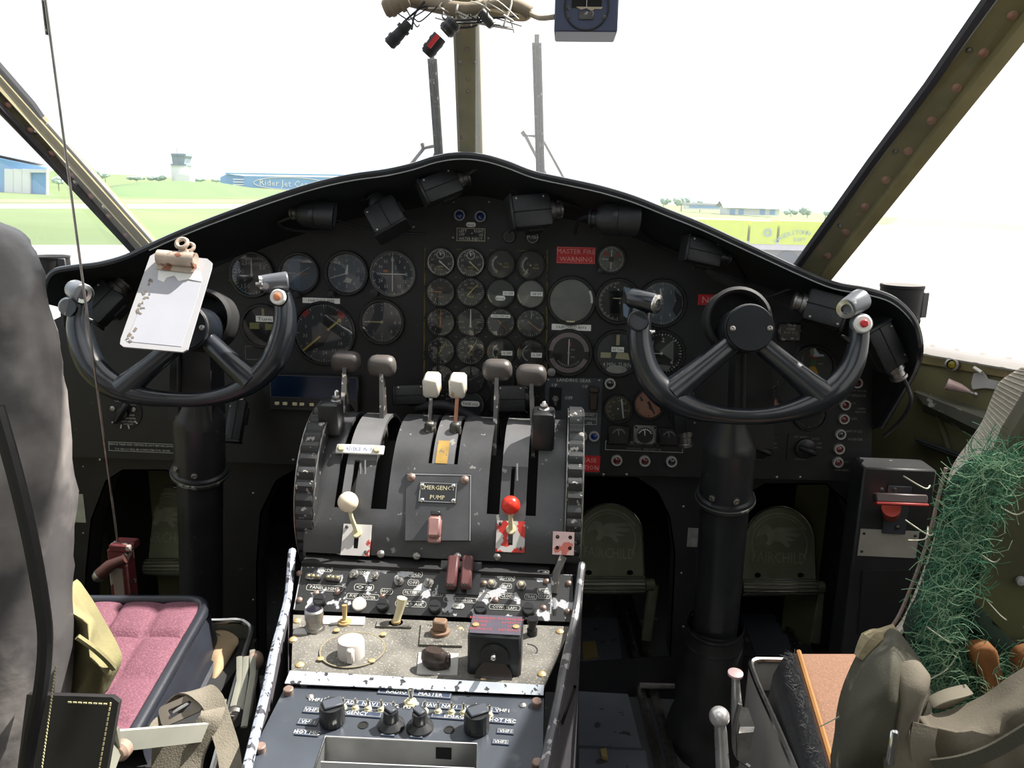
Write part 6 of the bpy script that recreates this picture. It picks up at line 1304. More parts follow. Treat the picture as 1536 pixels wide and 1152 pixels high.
# ---- wipers
wipm = mat('grey wiper metal', (.20, .195, .19), .5, .2, .25, 40)
def wiper(lab, blade, arms, Y):
    t = thing('wiper', lab, 'wiper', P(*blade[-1], Y)); a, c = P(*blade[0], Y-.09), P(*blade[-1], Y)
    w_ = S(13, c); d = (c-a).normalized(); sx = V((1, 0, 0))
    b = B(); b.loft([[p+sx*q*w_/2+V((0, e, 0)) for q, e in ((-1, 0), (1, 0), (1, .01), (-1, .01))] for p in (a, c)], True, True); ob('blade', b, wipm, t, True)
    for o_ in (-.3, .05, .35): b = B(); b.tube([a+sx*w_*o_+V((0, -.002, -.006)), c+sx*w_*o_+V((0, -.002, 0))], w_*.07, 5); ob('blade_rib', b, darkst, t, True)
    b = B(); b.box(a+V((0, .003, .006)), (w_*.5, .008, .016)); ob('blade_tip', b, wipm, t, True)
    for pts, r in arms: b = B(); b.tube([P(x, y, Y+.012) for x, y in pts], r, 6, flat=.6); ob('arm', b, wipm, t, True)
wiper('grey wiper with its pivot arm left of the central window post', [(648, 88), (660, 262)], [([(655, 218), (636, 222), (604, 262)], .006), ([(636, 222), (634, 215)], .009), ([(655, 225), (640, 262)], .005)], 1.63)
wiper('taller grey wiper with crossing arms right of the central window post', [(805, 64), (811, 275)], [([(812, 205), (788, 203), (826, 275)], .006), ([(788, 203), (784, 197)], .009), ([(812, 205), (852, 278)], .005)], 1.63)
# ---- overhead: compass and wire bundle
cmp_ = thing('standby_compass', 'boxed standby compass in haze tinted blue grey case hanging at the top edge', 'compass', P(879, 20, 1.22))
a, c = P(831, 47, 1.22), P(926, 48, 1.22); w_ = c.x-a.x
b = B(); b.box((0, .04, .0), (w_, .08, S(100, a)), T((a.x+c.x)/2, 1.22, a.z+S(50, a)), bev=.002); ob('case', b, mat('haze tinted compass case', cl(66, 72, 98), .45, 0, .1, 20), cmp_, True)  # black case coloured blue grey for the light and haze on it
kf = frame(V(((a.x+c.x)/2, 1.2195, a.z+S(34, a))), (0, -1, 0)); R = S(1, a); k_ = WM[cmp_].inverted() @ kf
b = B(); b.lathe([(R*34, 0), (R*33, .0015), (R*31, .0015), (R*31, 0)], 36, k_, cap=False); ob('window_ring', b, blk2, cmp_)
b = B(); b.box((0, R*14, .0006), (R*44, R*30, .001), k_); ob('window', b, void, cmp_)
b = B(); b.box((0, R*14, .0014), (R*1, R*30, .0008), k_); ob('lubber_line', b, dimw, cmp_, smooth=0)
b = B(); b.plate([(-R*16, R*0), (R*24, R*0), (R*22, -R*3), (R*12, -R*3), (R*8, -R*6), (R*0, -R*2), (-R*8, -R*4)], (), 0, .0012, k_); ob('torn_label', b, mat('tan torn label', cl(175, 160, 140), .7), cmp_)
b = B(); b.box((0, -R*12, .001), (R*22, R*12, .002), k_, .001); ob('cover_plate', b, darkst, cmp_)
for x, y in ((-27, -1), (-27, -14), (27, -14)): b = B(); b.lathe([(R*3, 0), (R*3, .0015), (0, .002)], 10, k_ @ T(R*x, R*y, 0)); ob('screw', b, darkst, cmp_)
canv = mat('tan wrapped canvas', cl(130, 118, 100), .8, 0, .2, 40, .3, 200); wirew = mat('white wire', (.55, .53, .48), .5); tanw = mat('tan loom', cl(165, 148, 118), .7, 0, .15, 40)
YB = 1.40
wl = thing('wire_bundle', 'tangled bundle of taped wires and loom crossing the top of the central post', 'wire bundle', P(700, 0, YB))
b = B(); b.tube(cr([P(590, -8, YB), P(640, 5, YB), P(700, 15, YB-.01), P(760, 6, YB), P(795, 20, YB)], 6), .012, 10); ob('main_loom', b, canv, wl, True)
b = B(); b.tube(cr([P(755, 4, YB), P(780, 8, YB), P(793, 18, YB), P(785, 26, YB), P(755, 22, YB-.01), P(715, 14, YB-.01)], 6), .0065, 8); ob('tan_loop', b, tanw, wl, True)
b = B(); b.tube(cr([P(793, 20, YB), P(810, 27, YB-.05), P(834, 25, YB-.12)], 6), .004, 8); ob('compass_lead', b, canv, wl, True)
rnd = random.Random(5)
for i in range(26):
    x0 = rnd.uniform(660, 745); y0 = rnd.uniform(-6, 20)
    if i < 9: pts = [(x0, y0), (x0+rnd.uniform(-30, 10), y0+rnd.uniform(8, 26)), (rnd.uniform(640, 690), rnd.uniform(5, 45))]
    elif i < 20: pts = [(x0, y0), (x0+rnd.uniform(10, 35), y0+rnd.uniform(2, 24)), (rnd.uniform(740, 785), rnd.uniform(20, 50))]
    else: pts = [(rnd.uniform(600, 660), rnd.uniform(0, 20)), (rnd.uniform(590, 650), rnd.uniform(10, 40)), (rnd.uniform(600, 630), rnd.uniform(25, 45))]
    b = B(); b.tube(cr([P(x, y, YB-rnd.uniform(0, .03)) for x, y in pts], 5), .0011 if i % 3 else .0018, 5); ob('wire', b, wirew if (i < 20 and i % 4) else rubber, wl, True)
b = B(); b.tube([P(703, 20, YB-.015), P(697, 30, YB-.02), P(690, 38, YB-.02), P(684, 36, YB-.02)], .003, 6, flat=.4); b.tube([P(706, 20, YB-.015), P(707, 39, YB-.02)], .003, 6, flat=.4); ob('cloth_tie', b, wirew, wl, True)
def conn(lab, pts, rs, m, Y, extra=None):
    t = thing('connector', lab, 'connector', P(*pts[0], Y)); b = B(); b.tube([P(*p, Y) for p in pts], [S(r, P(*p, Y)) for r, p in zip(rs, pts)], 16); ob('body', b, m, t, True)
    for f in (.3, .75):
        q = P(*pts[0], Y).lerp(P(*pts[-1], Y), f); d = P(*pts[-1], Y)-P(*pts[0], Y); b = B(); r = S(max(rs)*1.08, q); b.lathe([(r, -.003), (r, .003)], 16, WM[t].inverted() @ frame(q, d), cap=False); b.lathe([(r*.98, -.003), (r, -.003)], 16, WM[t].inverted() @ frame(q, d), cap=False); ob('band', b, blk2 if m is not canv else canv, t)
    q = P(*pts[-1], Y); b = B(); r = S(rs[-1]*.8, q); b.lathe([(r, 0), (r, .002), (r*.5, .002), (r*.4, .0005), (0, .0005)], 14, WM[t].inverted() @ frame(q, P(*pts[-1], Y)-P(*pts[0], Y))); ob('socket_face', b, dkknob if m is not canv else tanw, t)
    if extra: extra(t)
conn('thick canvas wrapped connector at the left end of the overhead wire bundle', [(612, -2), (590, 8), (578, 14)], (11, 14, 13), canv, YB-.02)
conn('black connector hanging slanted at lower left of the overhead wire bundle', [(614, 34), (598, 52), (584, 66)], (7, 9, 10), lampm, YB-.03)
conn('grey strapped connector midway down the wire hanging beside the central post', [(683, 32), (668, 48)], (11, 12), darkst, YB-.03)
def redside(t): b = B(); q = P(650, 62, YB-.05); b.box((0, 0, 0), (S(6, q), S(6, q), S(22, q)), T(q) @ RY(40)); ob('red_clip', b, redp, t, True)
conn('black plug with red clip on the wire end just above the left wiper', [(660, 55), (650, 68), (640, 80)], (11, 11, 10), lampm, YB-.03, redside)
conn('small black plug poking out right of the central post top', [(722, 18), (738, 38)], (7, 7), lampm, YB-.03)
# ================================================================== rudder pedals
pedg = mat('green grey pedal paint', cl(128, 132, 108), .38, .25, .15, 20, .05, 100)
pedl = mat('lightened worn pedal relief', cl(158, 160, 138), .38, .3, .2, 30)  # besides wear, the lighter colour stands in for shading of the relief
pedr = mat('bright ribbed tread', (.50, .48, .45), .25, .9, .2, 30)
def pedal(cx, ytop, ybot, hw, lab, Y=1.66, side=1):
    FPd = frame(P(cx, (ytop+ybot)/2, Y), (0, -.94, .34)); t = thing('rudder_pedal', lab, 'pedal', FPd)
    def q(px, py, h=0): v = on(FPd, px, py, h); return (v.x, v.y)
    yc = ytop+hw; arcp = [(cx+hw*cos(a), yc-hw*sin(a)) for a in [pi*i/24 for i in range(25)]]
    outl_ = [(cx+hw+3, ybot-16)]+[(cx+hw+1, yc+10)]+arcp[1:-1]+[(cx-hw-1, yc+10), (cx-hw-3, ybot-16)]
    hl = [[(cx+sx*hw*.62+5*cos(a), ybot-30+4*sin(a)) for a in [2*pi*i/10 for i in range(10)]] for sx in (-1, 1)]
    b = B(); b.plate([q(*p) for p in outl_], [[q(*p) for p in H] for H in hl], -.006, 0); ob('plate', b, pedg, t)
    R = S(1, FPd.translation); b = B(); b.tube([V((*q(*p, .001), .001)) for p in arcp], R*1.6, 6); b.tube([V((*q(cx+hw, yc, .001), .001)), V((*q(cx+hw+2, ybot-18, .001), .001))], R*1.5, 6); ob('rolled_edge', b, pedr, t)
    b = B(); b.arc(R*hw*.76, R*hw*.80, -120, 120, .0012, 30, .001, T(*q(cx, yc+4), 0)); b.arc(R*hw*.84, R*hw*.9, -60, 60, .0012, 20, .001, T(*q(cx, yc+4), 0)); ob('raised_ring', b, pedl, t)
    o = V((*q(cx, yc-8), 0)); s_ = R*hw/50
    horse = [(-34, -4), (-30, 8), (-22, 15), (-14, 14), (-10, 8), (-4, 12), (34, 14), (30, 9), (8, 7), (32, 5), (26, 0), (6, 0), (24, -5), (10, -7), (16, -14), (10, -16), (2, -8), (-8, -7), (-14, -14), (-20, -12), (-16, -4), (-20, 2), (-28, 0)]
    b = B(); b.plate([(x*s_, y*s_) for x, y in horse], (), 0, .0022, T(o)); ob('winged_horse_emblem', b, pedl, t)
    b = B(); b.text('FAIRCHILD', s_*22, 0, 0, .0014, 0, T(*q(cx, yc+24), 0), width=s_*76); b2 = B().text('', 1); ob('raised_lettering', b, pedl, t, smooth=0)
    b = B(); b.box((*q(cx, yc+36), .0006), (s_*50, s_*2, .0014)); b.box((*q(cx, yc+42), .0006), (s_*34, s_*2, .0014)); ob('raised_line', b, pedg, t)
    a, c = V((*q(cx-hw-3, ybot-12, .008), .004)), V((*q(cx+hw+3, ybot-12, .008), .004)); b = B(); b.tube([a, c], R*12, 24); tr2 = ob('tread_roll', b, pedg, t)
    for i in range(7):
        an = rad(20+24*i); p_ = V((0, sin(an)*R*12.3-R*0, -cos(an)*0+abs(cos(an))*0)); p_ = V((0, cos(an)*R*12.2, sin(an)*R*12.2)); b = B(); b.tube([a+p_, c+p_], R*1.1, 5); ob('tread_rib', b, pedr, tr2)
    b = B(); e = V((*q(cx+side*(hw+16), ybot-12), 0)); b.tube([c if side > 0 else a, e], R*9, 12); f = V((*q(cx+side*(hw+8), ybot+75), -.03)); b.tube([e, f], R*8, 8, flat=.5); ob('arm', b, pedg, t)
pedal(1169, 760, 893, 52, 'green FAIRCHILD rudder pedal in the footwell right of the copilot column'); pedal(914, 755, 889, 50, 'green FAIRCHILD rudder pedal between pedestal and copilot column'); pedal(250, 730, 862, 52, 'green FAIRCHILD rudder pedal half hidden by the pilot column', side=-1)
# small plates on the lower panel
placard(FK, 1039, 806, 16, 28, [], mat('worn grey tag', (.2, .2, .19), .6, 0, .3, 60), dimw, 'tag_plate', 'small worn grey tag left of the copilot column', .5)
placard(FK, 114, 762, 26, 42, [], mat('pale green tag', cl(165, 170, 155), .6, 0, .15, 40), dimw, 'tag_plate', 'pale tag plate beside the left footwell opening', .5)
# ================================================================== right side console and wall fittings
sc_ = thing('side_console', 'black console against the right wall with pale blank placard', 'console', P(1335, 900, 1.33))
x0, x1 = P(1284, 800, 1.33).x, P(1392, 800, 1.33).x; zt = P(1340, 703, 1.33).z
b = B(); b.box(((x0+x1)/2, 1.36, zt/2), (x1-x0, .06, zt), bev=.003); ob('case', b, mat('charcoal console paint', (.025, .025, .027), .45, 0, .3, 12, .1, 200, chip=(.2, .2, .2), cth=.72, cs=50), sc_, True)
FCn = frame(P(1335, 850, 1.3295), (0, -1, 0))
b = B(); b.plate([(lambda v: (v.x, v.y))(on(FCn, *p)) for p in ((1293, 855), (1372, 855), (1372, 950), (1286, 950))], (), 0, .003, WM[sc_].inverted() @ FCn); ob('access_cover', b, matte, sc_)
t = placard(FCn, 1332, 815, 88, 40, [], mat('aged pale placard', cl(170, 165, 155), .5, .1, .12, 20), dimw, 'blank_placard', 'pale blank metal placard with corner screws on the right console', .5)
for x, y in ((-.42, .36), (.42, .36), (-.42, -.36)): b = B(); b.lathe([(.0025, .001), (.0025, .0022), (0, .003)], 10, T(x*S(88, FCn.translation), y*S(40, FCn.translation), 0)); ob('screw', b, darkst, t)
th = thing('parking_brake_handle', 'red edged T handle on a red stem above the blank placard', 'handle', P(1340, 760, 1.28))
F_ = frame(P(1350, 748, 1.27), (0, -.9, .43)); R = S(1, F_.translation); k_ = WM[th].inverted() @ F_
b = B(); b.box((0, 0, 0), (R*76, R*14, R*16), k_, bev=R*2); ob('grip', b, mat('dark handle paint', cl(70, 58, 58), .45), th)
b = B(); b.box((0, -R*8.5, R*2), (R*76, R*4, R*14), k_, bev=R*1); ob('red_edge', b, mat('faded red paint', cl(165, 50, 45), .5), th)
b = B(); b.tube([P(1337, 762, 1.285), P(1336, 772, 1.325)], [S(13, P(1337, 762, 1.33)), S(11, P(1337, 762, 1.33))], 14); ob('stem', b, mat('orange red stem', cl(175, 60, 45), .5), th, True)
b = B(); b.box(P(1345, 765, 1.327), (S(36, F_.translation), .004, S(80, F_.translation)), bev=.001); ob('mount_plate', b, greyp, th, True)
for x, y in ((1322, 735), (1342, 735), (1347, 790)): b = B(); b.lathe([(.004, 0), (.004, .003), (0, .004)], 10, WM[th].inverted() @ frame(P(x, y, 1.324 if y > 770 else 1.262), (0, -1, 0))); ob('bolt', b, darkst, th)
# wall items at X = .78
def wx(px, py, d=0):
    o_ = WA+pn*(.002+d); r_ = ray(px, py); return CAM+r_*((o_-CAM).dot(pn)/r_.dot(pn))
ld = thing('wall_ledge', 'grey worn ledge along the olive right wall', 'ledge', wx(1450, 620))
gw_ = mat('scraped grey green ledge', cl(84, 86, 78), .5, 0, .2, 14, .1, 200, chip=(.4, .4, .38), cth=.64, cs=40)
b = B(); b.slab([[wx(1375, 585), wx(1560, 640)], [wx(1372, 588, .05), wx(1560, 660, .05)], [wx(1385, 606, .05), wx(1560, 690, .05)], [wx(1385, 618), wx(1560, 700)]], .004); ob('shelf', b, gw_, ld, True)
b = B(); b.slab([[wx(1372, 655, .02), wx(1560, 720, .02)], [wx(1372, 662, .05), wx(1560, 730, .05)], [wx(1380, 668, .0), wx(1560, 740, .0)]], .004); ob('lower_flange', b, greyp, ld, True)
b = B(); b.tube([wx(1395, 590, .002), wx(1420, 660, .01), wx(1440, 740, .005)], .006, 6, flat=.4); ob('rib', b, olive, ld, True)
t = thing('map_light', 'round amber map light in a worn silver ring on the right wall', 'lamp', wx(1434, 548)); kf = frame(wx(1434, 548), pn+V((-.2, -.2, .25))); k_ = WM[t].inverted() @ kf
b = B(); b.lathe([(.011, -.02), (.011, .012), (.0125, .013), (.0125, .018), (.009, .019), (.009, .016)], 20, k_, cap=False); ob('ring', b, steel, t); b = B(); b.lathe([(.0092, .014), (.006, .018), (0, .019)], 16, k_); ob('lens', b, mat('amber lens', cl(110, 100, 30), .2, 0, .2, 60), t)
t = thing('wall_lever', 'copper coloured socket with short lever on the right wall', 'lever', wx(1425, 576)); b = B(); b.tube([wx(1420, 576, .03), wx(1440, 582, .02), wx(1455, 588, .012)], [.011, .008, .003], 12); ob('socket', b, pb, t, True); b = B(); b.tube([wx(1450, 586, .014), wx(1464, 592, .012)], [.003, .0025], 8); b.sph(wx(1464, 592, .012), .005, 10, 6); ob('handle', b, steel, t, True)
t = thing('latch_plate', 'white painted cut plate and pin on the right wall beside the copper socket', 'latch', wx(1475, 572))
qs = [wx(1460, 575, .002), wx(1464, 560, .002), (wx(1478, 558, .002)), wx(1482, 568, .002), wx(1500, 572, .002), wx(1496, 584, .002), wx(1480, 582, .002), wx(1462, 584, .002)]
b = B(); b.add(qs+[q+V((-.004, 0, 0)) for q in qs], [tuple(range(7, -1, -1)), tuple(range(8, 16))]+[(i, (i+1) % 8, 8+(i+1) % 8, 8+i) for i in range(8)]); ob('plate', b, lgrey, t, True, 0)
b = B(); b.tube([wx(1461, 551, .01), wx(1472, 558, .012)], .003, 8); ob('pin', b, white, t, True)
# ================================================================== seats
leath = mat('worn black leather', (.085, .080, .082), .33, 0, .35, 7, .9, 45, dust=(.26, .24, .23), dth=.48, ds=7)
leatd = mat('dark leather', (.016, .015, .016), .42, 0, .3, 10, .4, 80)
canvo = mat('olive canvas', cl(120, 114, 80), .9, 0, .2, 20, .4, 500)
canvd = mat('dark olive canvas', cl(74, 72, 60), .85, 0, .2, 12, .4, 500, dust=cl(120, 116, 104), dth=.6, ds=30)
canvt = mat('taupe canvas', cl(110, 103, 90), .9, 0, .15, 14, .3, 500)
stitch = mat('yellow stitching', (.5, .45, .25), .8)
ls = thing('pilot_seat', 'pilot seat with worn black leather back in the left foreground', 'seat', V((-.45, .75, 0)))
sil_ = [(a_-13, b_) for a_, b_ in [(-30, 322), (-8, 331), (14, 342), (36, 362), (52, 392), (66, 432), (77, 490), (88, 552), (98, 620), (106, 700), (109, 780), (107, 850), (105, 900), (107, 960), (106, 1050), (101, 1120), (94, 1200)]]
rows = []
YS = .60
for i, (px, py) in enumerate(cr([V((a, c, 0)) for a, c in sil_], 3) and [(v.x, v.y) for v in cr([V((a, c, 0)) for a, c in sil_], 3)]):
    q = P(px, py, YS); x, z = q.x, q.z; th_ = .075*min(1, .15+i/8)
    sec = [(-.52, -th_*.9), (-.34, -th_*1.05), (-.18, -th_*1.1), (-.09, -th_*1.0), (-.045, -th_*.85), (-.018, -th_*.55), (-.004, -th_*.25), (0, 0), (-.004, th_*.3), (-.02, th_*.6), (-.06, th_*.85), (-.14, th_), (-.52, th_)]
    rows.append([V((x+dx, YS+dy+.011*mnoise.noise(V((dx*8, i*.22+dx*6, 3)))+.004*mnoise.noise(V((dx*25, i*.6, 7))), z)) for dx, dy in sec])
b = B(); b.loft(rows, True, True); ob('backrest', b, leath, ls, True, 70)
seam = [(-6, 610), (12, 672), (30, 740), (48, 820), (62, 900), (68, 960), (62, 1030), (48, 1100), (36, 1180)]
b = B(); b.tube(cr([P(x, y, .523) for x, y in seam], 5), .0055, 8); ob('seam_piping', b, leatd, ls, True)
b = B()
for i in range(34): 
    y = 1000+i*5; x = 84-max(0, (y-1000))*.14; q = P(x, y, .535); b.box(q, (.0009, .0009, .0018))
o = ob('stitches', b, stitch, ls, True); o['kind'] = 'stuff'
flp = frame(P(120, 1100, .56), (.1, -.97, .2)); k_ = WM[ls].inverted() @ flp
fq_ = lambda px, py: (lambda v: (v.x, v.y))(on(flp, px, py))
b = B(); b.plate([fq_(40, 1042), fq_(168, 1046), fq_(178, 1054), fq_(168, 1110), (fq_(152, 1200)), fq_(20, 1200)], (), -.006, 0, k_); fo = ob('leather_flap', b, leatd, ls)
b = B(); 
e_ = [V((*fq_(105, 1053), .0005)), V((*fq_(166, 1056), .0005)), V((*fq_(148, 1160), .0005))]
for a, c in ((e_[0], e_[1]), (e_[1], e_[2])):
    L = (c-a).length; nn = int(L/.004)
    for i in range(nn): p_ = a.lerp(c, i/nn); d = (c-a).normalized(); b.box((0, 0, 0), (.0028, .0011, .001), k_ @ T(p_) @ RZ(deg(atan2(d.y, d.x))))
o = ob('stitches', b, stitch, fo); o['kind'] = 'stuff'
def pillow(outline, Y, bulge, m, par, name, wr=.004, seed=0, rings=8, tilt=0, sm=80, world=True, cr_n=4):
    oc_ = [(v.x, v.y) for v in cr([V((a, c, 0)) for a, c in outline], cr_n, True)]; n = len(oc_); cx = sum(p[0] for p in oc_)/n; cy = sum(p[1] for p in oc_)/n; rows = []
    Yf = (lambda px, py: Y+tilt*(py-cy)) if not callable(Y) else Y
    for j in range(rings+1):
        s_ = 1-j/rings; row = []
        for (x, y) in oc_:
            px, py = cx+(x-cx)*s_, cy+(y-cy)*s_
            q = P(px, py, Yf(px, py)-bulge*(1-s_**2.2)); q.y += wr*mnoise.noise(V((px*.02, py*.02, seed)))*2*(1-s_**6); row.append(q)
        rows.append(row)
    back = [[p+V((0, .012, 0)) for p in rows[0]]]
    b = B(); b.loft(back+rows, True); b.add(back[0], [tuple(range(n))]); return ob(name, b, m, par, world, sm)
pillow([(100, 880), (122, 900), (146, 940), (168, 980), (173, 1002), (160, 1030), (146, 1052), (118, 1056), (100, 1050), (96, 960)], .66, .05, canvo, ls, 'canvas_side', .012, 3)
b = B(); b.tube(cr([P(116, 955, .60), P(140, 972, .605), P(160, 990, .62), P(170, 1002, .645)], 4), .003, 6); ob('canvas_fold', b, canvo, ls, True)
# pink quilted cushion
pinkc = mat('pink woven cushion', cl(100, 60, 73), .85, 0, .12, 260, .8, 420, dust=cl(116, 74, 87), dth=.5, ds=420)
navyp = mat('navy black vinyl', (.018, .02, .028), .35, 0, .2, 20, .2, 60)
FCu = frame((0, .9, .425), (0, -.12, 1))
qc = [onw(FCu, *p) for p in ((88, 905), (309, 905), (190, 1112), (-70, 1112))]
def bil(u, v): return qc[0].lerp(qc[1], u).lerp(qc[3].lerp(qc[2], u), v)
def cush(m, name, par, qf, N=40, h=.010, tu=(0, .22, .45, .72, 1.0), tv=(0, .3, .62, .93, 1.2), rc=.12, th=.03):
    rows = []
    for j in range(N+1):
        row = []
        for i in range(N+1):
            u, v = i/N, j/N; uu, vv = u, v
            if u > 1-rc and v < rc:                      # rounded outer corner
                du, dv = (u-(1-rc))/rc, (rc-v)/rc; r_ = max(du, dv); l_ = sqrt(du*du+dv*dv) or 1; uu = 1-rc+rc*du*r_/l_*(1 if l_ else 0); vv = rc-rc*dv*r_/l_
            def cell(x, t_):
                for a, c in zip(t_, t_[1:]):
                    if a <= x <= c: return max(0, 4*(x-a)*(c-x)/((c-a)**2))
                return 0
            hh = h*(cell(uu, tu)*cell(vv, tv))**.35
            p_ = qf(uu, vv).copy(); p_.z += hh; row.append(p_)
        rows.append(row)
    b = B(); b.slab(rows, -th if False else th); return ob(name, b, m, par, True, 60)
cush(pinkc, 'pink_cushion', ls, bil)
def cedge(u, v): 
    return bil(u, v)
pe_ = [bil(u, 0) for u in (0, .3, .6, .86)]+[bil(.955, .03), bil(.99, .09)]+[bil(1, v) for v in (.16, .4, .7, 1)]
b = B(); b.tube(cr([p_+V((.004, .004, .002)) for p_ in pe_], 5), .0075, 10); ob('cushion_piping', b, navyp, ls, True)
b = B(); lo = cr([p_+V((.012, .006, -.012)) for p_ in pe_], 5); lo2 = cr([p_+V((.02, .008, -.05)) for p_ in pe_], 5); b.loft([[p_+V((-.01, 0, .012)) for p_ in lo], lo, lo2]); ob('under_cushion', b, navyp, ls, True, 70)
b = B(); b.tube([p_+V((.004, 0, -.004)) for p_ in lo2[10:]], .007, 8); ob('under_piping', b, navyp, ls, True)
# seat pan
panm = mat('greenish bare pan metal', cl(150, 150, 138), .38, .6, .15, 12, .05, 60)
zp = .395
rim = [PZ(x, y, zp) for x, y in ((150, 930), (310, 932), (355, 931), (371, 936), (377, 948), (366, 985), (350, 1040), (332, 1108), (318, 1160))]
rim = cr(rim, 4)
b = B(); b.slab([[p_ for p_ in rim], [p_+V((-.004, 0, -.20)) for p_ in rim]], .003); ob('seat_pan', b, panm, ls, True)
b = B(); b.tube(rim, .0042, 8); ob('pan_rim', b, chrome, ls, True)
b = B(); b.box((-.45, .80, .25), (.42, .36, .24)); ob('pan_base', b, matte, ls, True)
pillow([(305, 960), (330, 952), (352, 965), (345, 985), (322, 1020), (312, 1000)], .93, .01, mat('cream pad fabric', cl(150, 130, 102), .9, 0, .1, 40), ls, 'cream_pad', .002, 9, tilt=-.0012)
for pts in (((352, 985), (352, 1020), (338, 1075)), ((362, 985), (360, 1020), (352, 1065)), ((372, 975), (372, 1010), (358, 1090))):
    b = B(); b.tube([P(x, y, .86-(y-985)*.0012)+V((.006, 0, 0)) for x, y in pts], .004, 6, flat=.35); ob('pan_strut', b, panm, ls, True)
copk = mat('worn copper knob', cl(170, 145, 130), .3, .4, .2, 40)
kq = P(383, 991, .865); b = B(); b.sph(kq, (.010, .012, .012), 16, 10); kn_ = ob('adjust_knob', b, copk, ls, True)
b = B(); b.tube([kq, P(380, 1020, .85), P(368, 1078, .79)], [.005, .005, .006], 8, flat=.5); ob('knob_lever', b, panm, ls, True)
kq = P(351, 1076, .76); b = B(); b.lathe([(.011, -.008), (.012, .004), (.009, .008), (0, .009)], 16, WM[ls].inverted() @ frame(kq, (.4, -.8, .3))); ob('release_button', b, darkst, ls)
a, c = P(172, 1113, .62), P(322, 1098, .70); b = B(); b.slab([[a+V((0, 0, .011)), c+V((0, 0, .010))], [a-V((0, 0, .011)), c-V((0, 0, .010))]], .004); ob('arm_bracket', b, mat('pale bracket paint', cl(165, 165, 155), .45, .2, .1, 20), ls, True)
kq = P(186, 1121, .61); b = B(); b.lathe([(.009, 0), (.009, .008), (.006, .011), (0, .011)], 16, WM[ls].inverted() @ frame(kq, (0, -1, .1))); ob('bracket_knob', b, copk, ls)
b = B(); b.slab([[P(160, 1095, .60), P(175, 1095, .60)], [P(156, 1200, .56), P(182, 1130, .60)]], .005); ob('bracket_plate', b, panm, ls, True)
# belt
web = mat('taupe webbing', cl(112, 106, 94), .9, 0, .12, 60, .6, 600)
def ribbon(name, pts, wdt, m, par, wv=None, th=.002, N=5):
    c = cr(pts, N); rows = []
    for i, p_ in enumerate(c):
        t_ = (c[min(i+1, len(c)-1)]-c[max(i-1, 0)]).normalized(); s_ = V(wv) if wv else V((1, 0, 0)); s_ = (s_-t_*s_.dot(t_)).normalized(); rows.append([p_-s_*wdt/2, p_+s_*wdt/2])
    b = B(); b.slab(rows, th); return ob(name, b, m, par, True, 60)
bt = thing('seat_belt', 'taupe webbing lap belt with grey buckle looped over the pilot seat pan', 'belt', P(290, 1060, .72))
ribbon('strap', [P(258, 1064, .735), P(282, 1040, .735), P(300, 1036, .725), P(318, 1050, .715), P(330, 1085, .70), P(342, 1125, .68), P(350, 1180, .65)], .022, web, bt, (1, .3, .2))
ribbon('strap', [P(322, 1052, .72), P(316, 1075, .70), P(300, 1105, .69), P(288, 1140, .68), P(284, 1190, .66)], .024, web, bt, (1, 0, .1))
ribbon('strap', [P(252, 1098, .73), P(252, 1130, .72), P(250, 1190, .70)], .036, web, bt, (1, 0, 0))
ribbon('strap', [P(228, 1110, .69), P(236, 1092, .70), P(248, 1082, .71)], .018, web, bt, (.6, .2, -.7))
bm_ = mat('grey buckle', cl(135, 128, 118), .4, .6, .15, 40)
kf = frame(P(272, 1064, .715), (.1, -.75, .65), (.75, 0, .5)); R = S(1, kf.translation); k_ = WM[bt].inverted() @ kf
b = B(); rr_ = lambda w_, h_, n=6: [((w_-min(w_, h_)*.5)*sx+min(w_, h_)*.5*cos(a), (h_-min(w_, h_)*.5)*sy+min(w_, h_)*.5*sin(a)) for sx, sy, a0 in ((1, 1, 0), (-1, 1, pi/2), (-1, -1, pi), (1, -1, 3*pi/2)) for a in [a0+pi/2*i/n for i in range(n+1)]]
b.plate(rr_(R*30, R*15), [rr_(R*17, R*6)], 0, .004, k_); ob('buckle', b, bm_, bt)
b = B(); b.box((R*2, 0, .005), (R*26, R*6, .004), k_ @ RZ(8), bev=.001); ob('buckle_tongue', b, chrome, bt)
# ---- copilot seat
rs = thing('copilot_seat', 'copilot seat with torn canvas back spilling green stuffing in the right foreground', 'seat', V((.62, .75, 0)))
zp = .395
rim = cr([PZ(x, y, zp) for x, y in ((1260, 993), (1190, 991), (1150, 990), (1132, 991), (1127, 1000), (1140, 1035), (1165, 1090), (1195, 1160), (1215, 1210))], 4)
greypan = mat('grey pan metal', cl(158, 156, 152), .45, .15, .12, 10, .05, 60)
b = B(); b.slab([[p_+V((0, 0, -.20)) for p_ in rim], rim], .003); ob('seat_pan', b, greypan, rs, True)
b = B(); b.tube(rim, .0042, 8); ob('pan_rim', b, chrome, rs, True)
b = B(); b.box((.66, .80, .22), (.42, .34, .26)); ob('pan_base', b, matte, rs, True)
orm = mat('orange woven cushion', cl(136, 102, 82), .9, 0, .1, 300, .8, 420, dust=cl(150, 116, 95), dth=.55, ds=400)
FC2 = frame((0, .8, .425), (0, -.1, 1)); q2 = [onw(FC2, *p) for p in ((1190, 981), (1420, 981), (1500, 1230), (1262, 1230))]
def bil2(u, v): return q2[0].lerp(q2[1], u).lerp(q2[3].lerp(q2[2], u), v)
cush(orm, 'orange_cushion', rs, bil2, 24, .006, (0, .4, 1), (0, 1.3), 0)
le = [bil2(0, v) for v in (0, .2, .4, .6, .8, 1)]
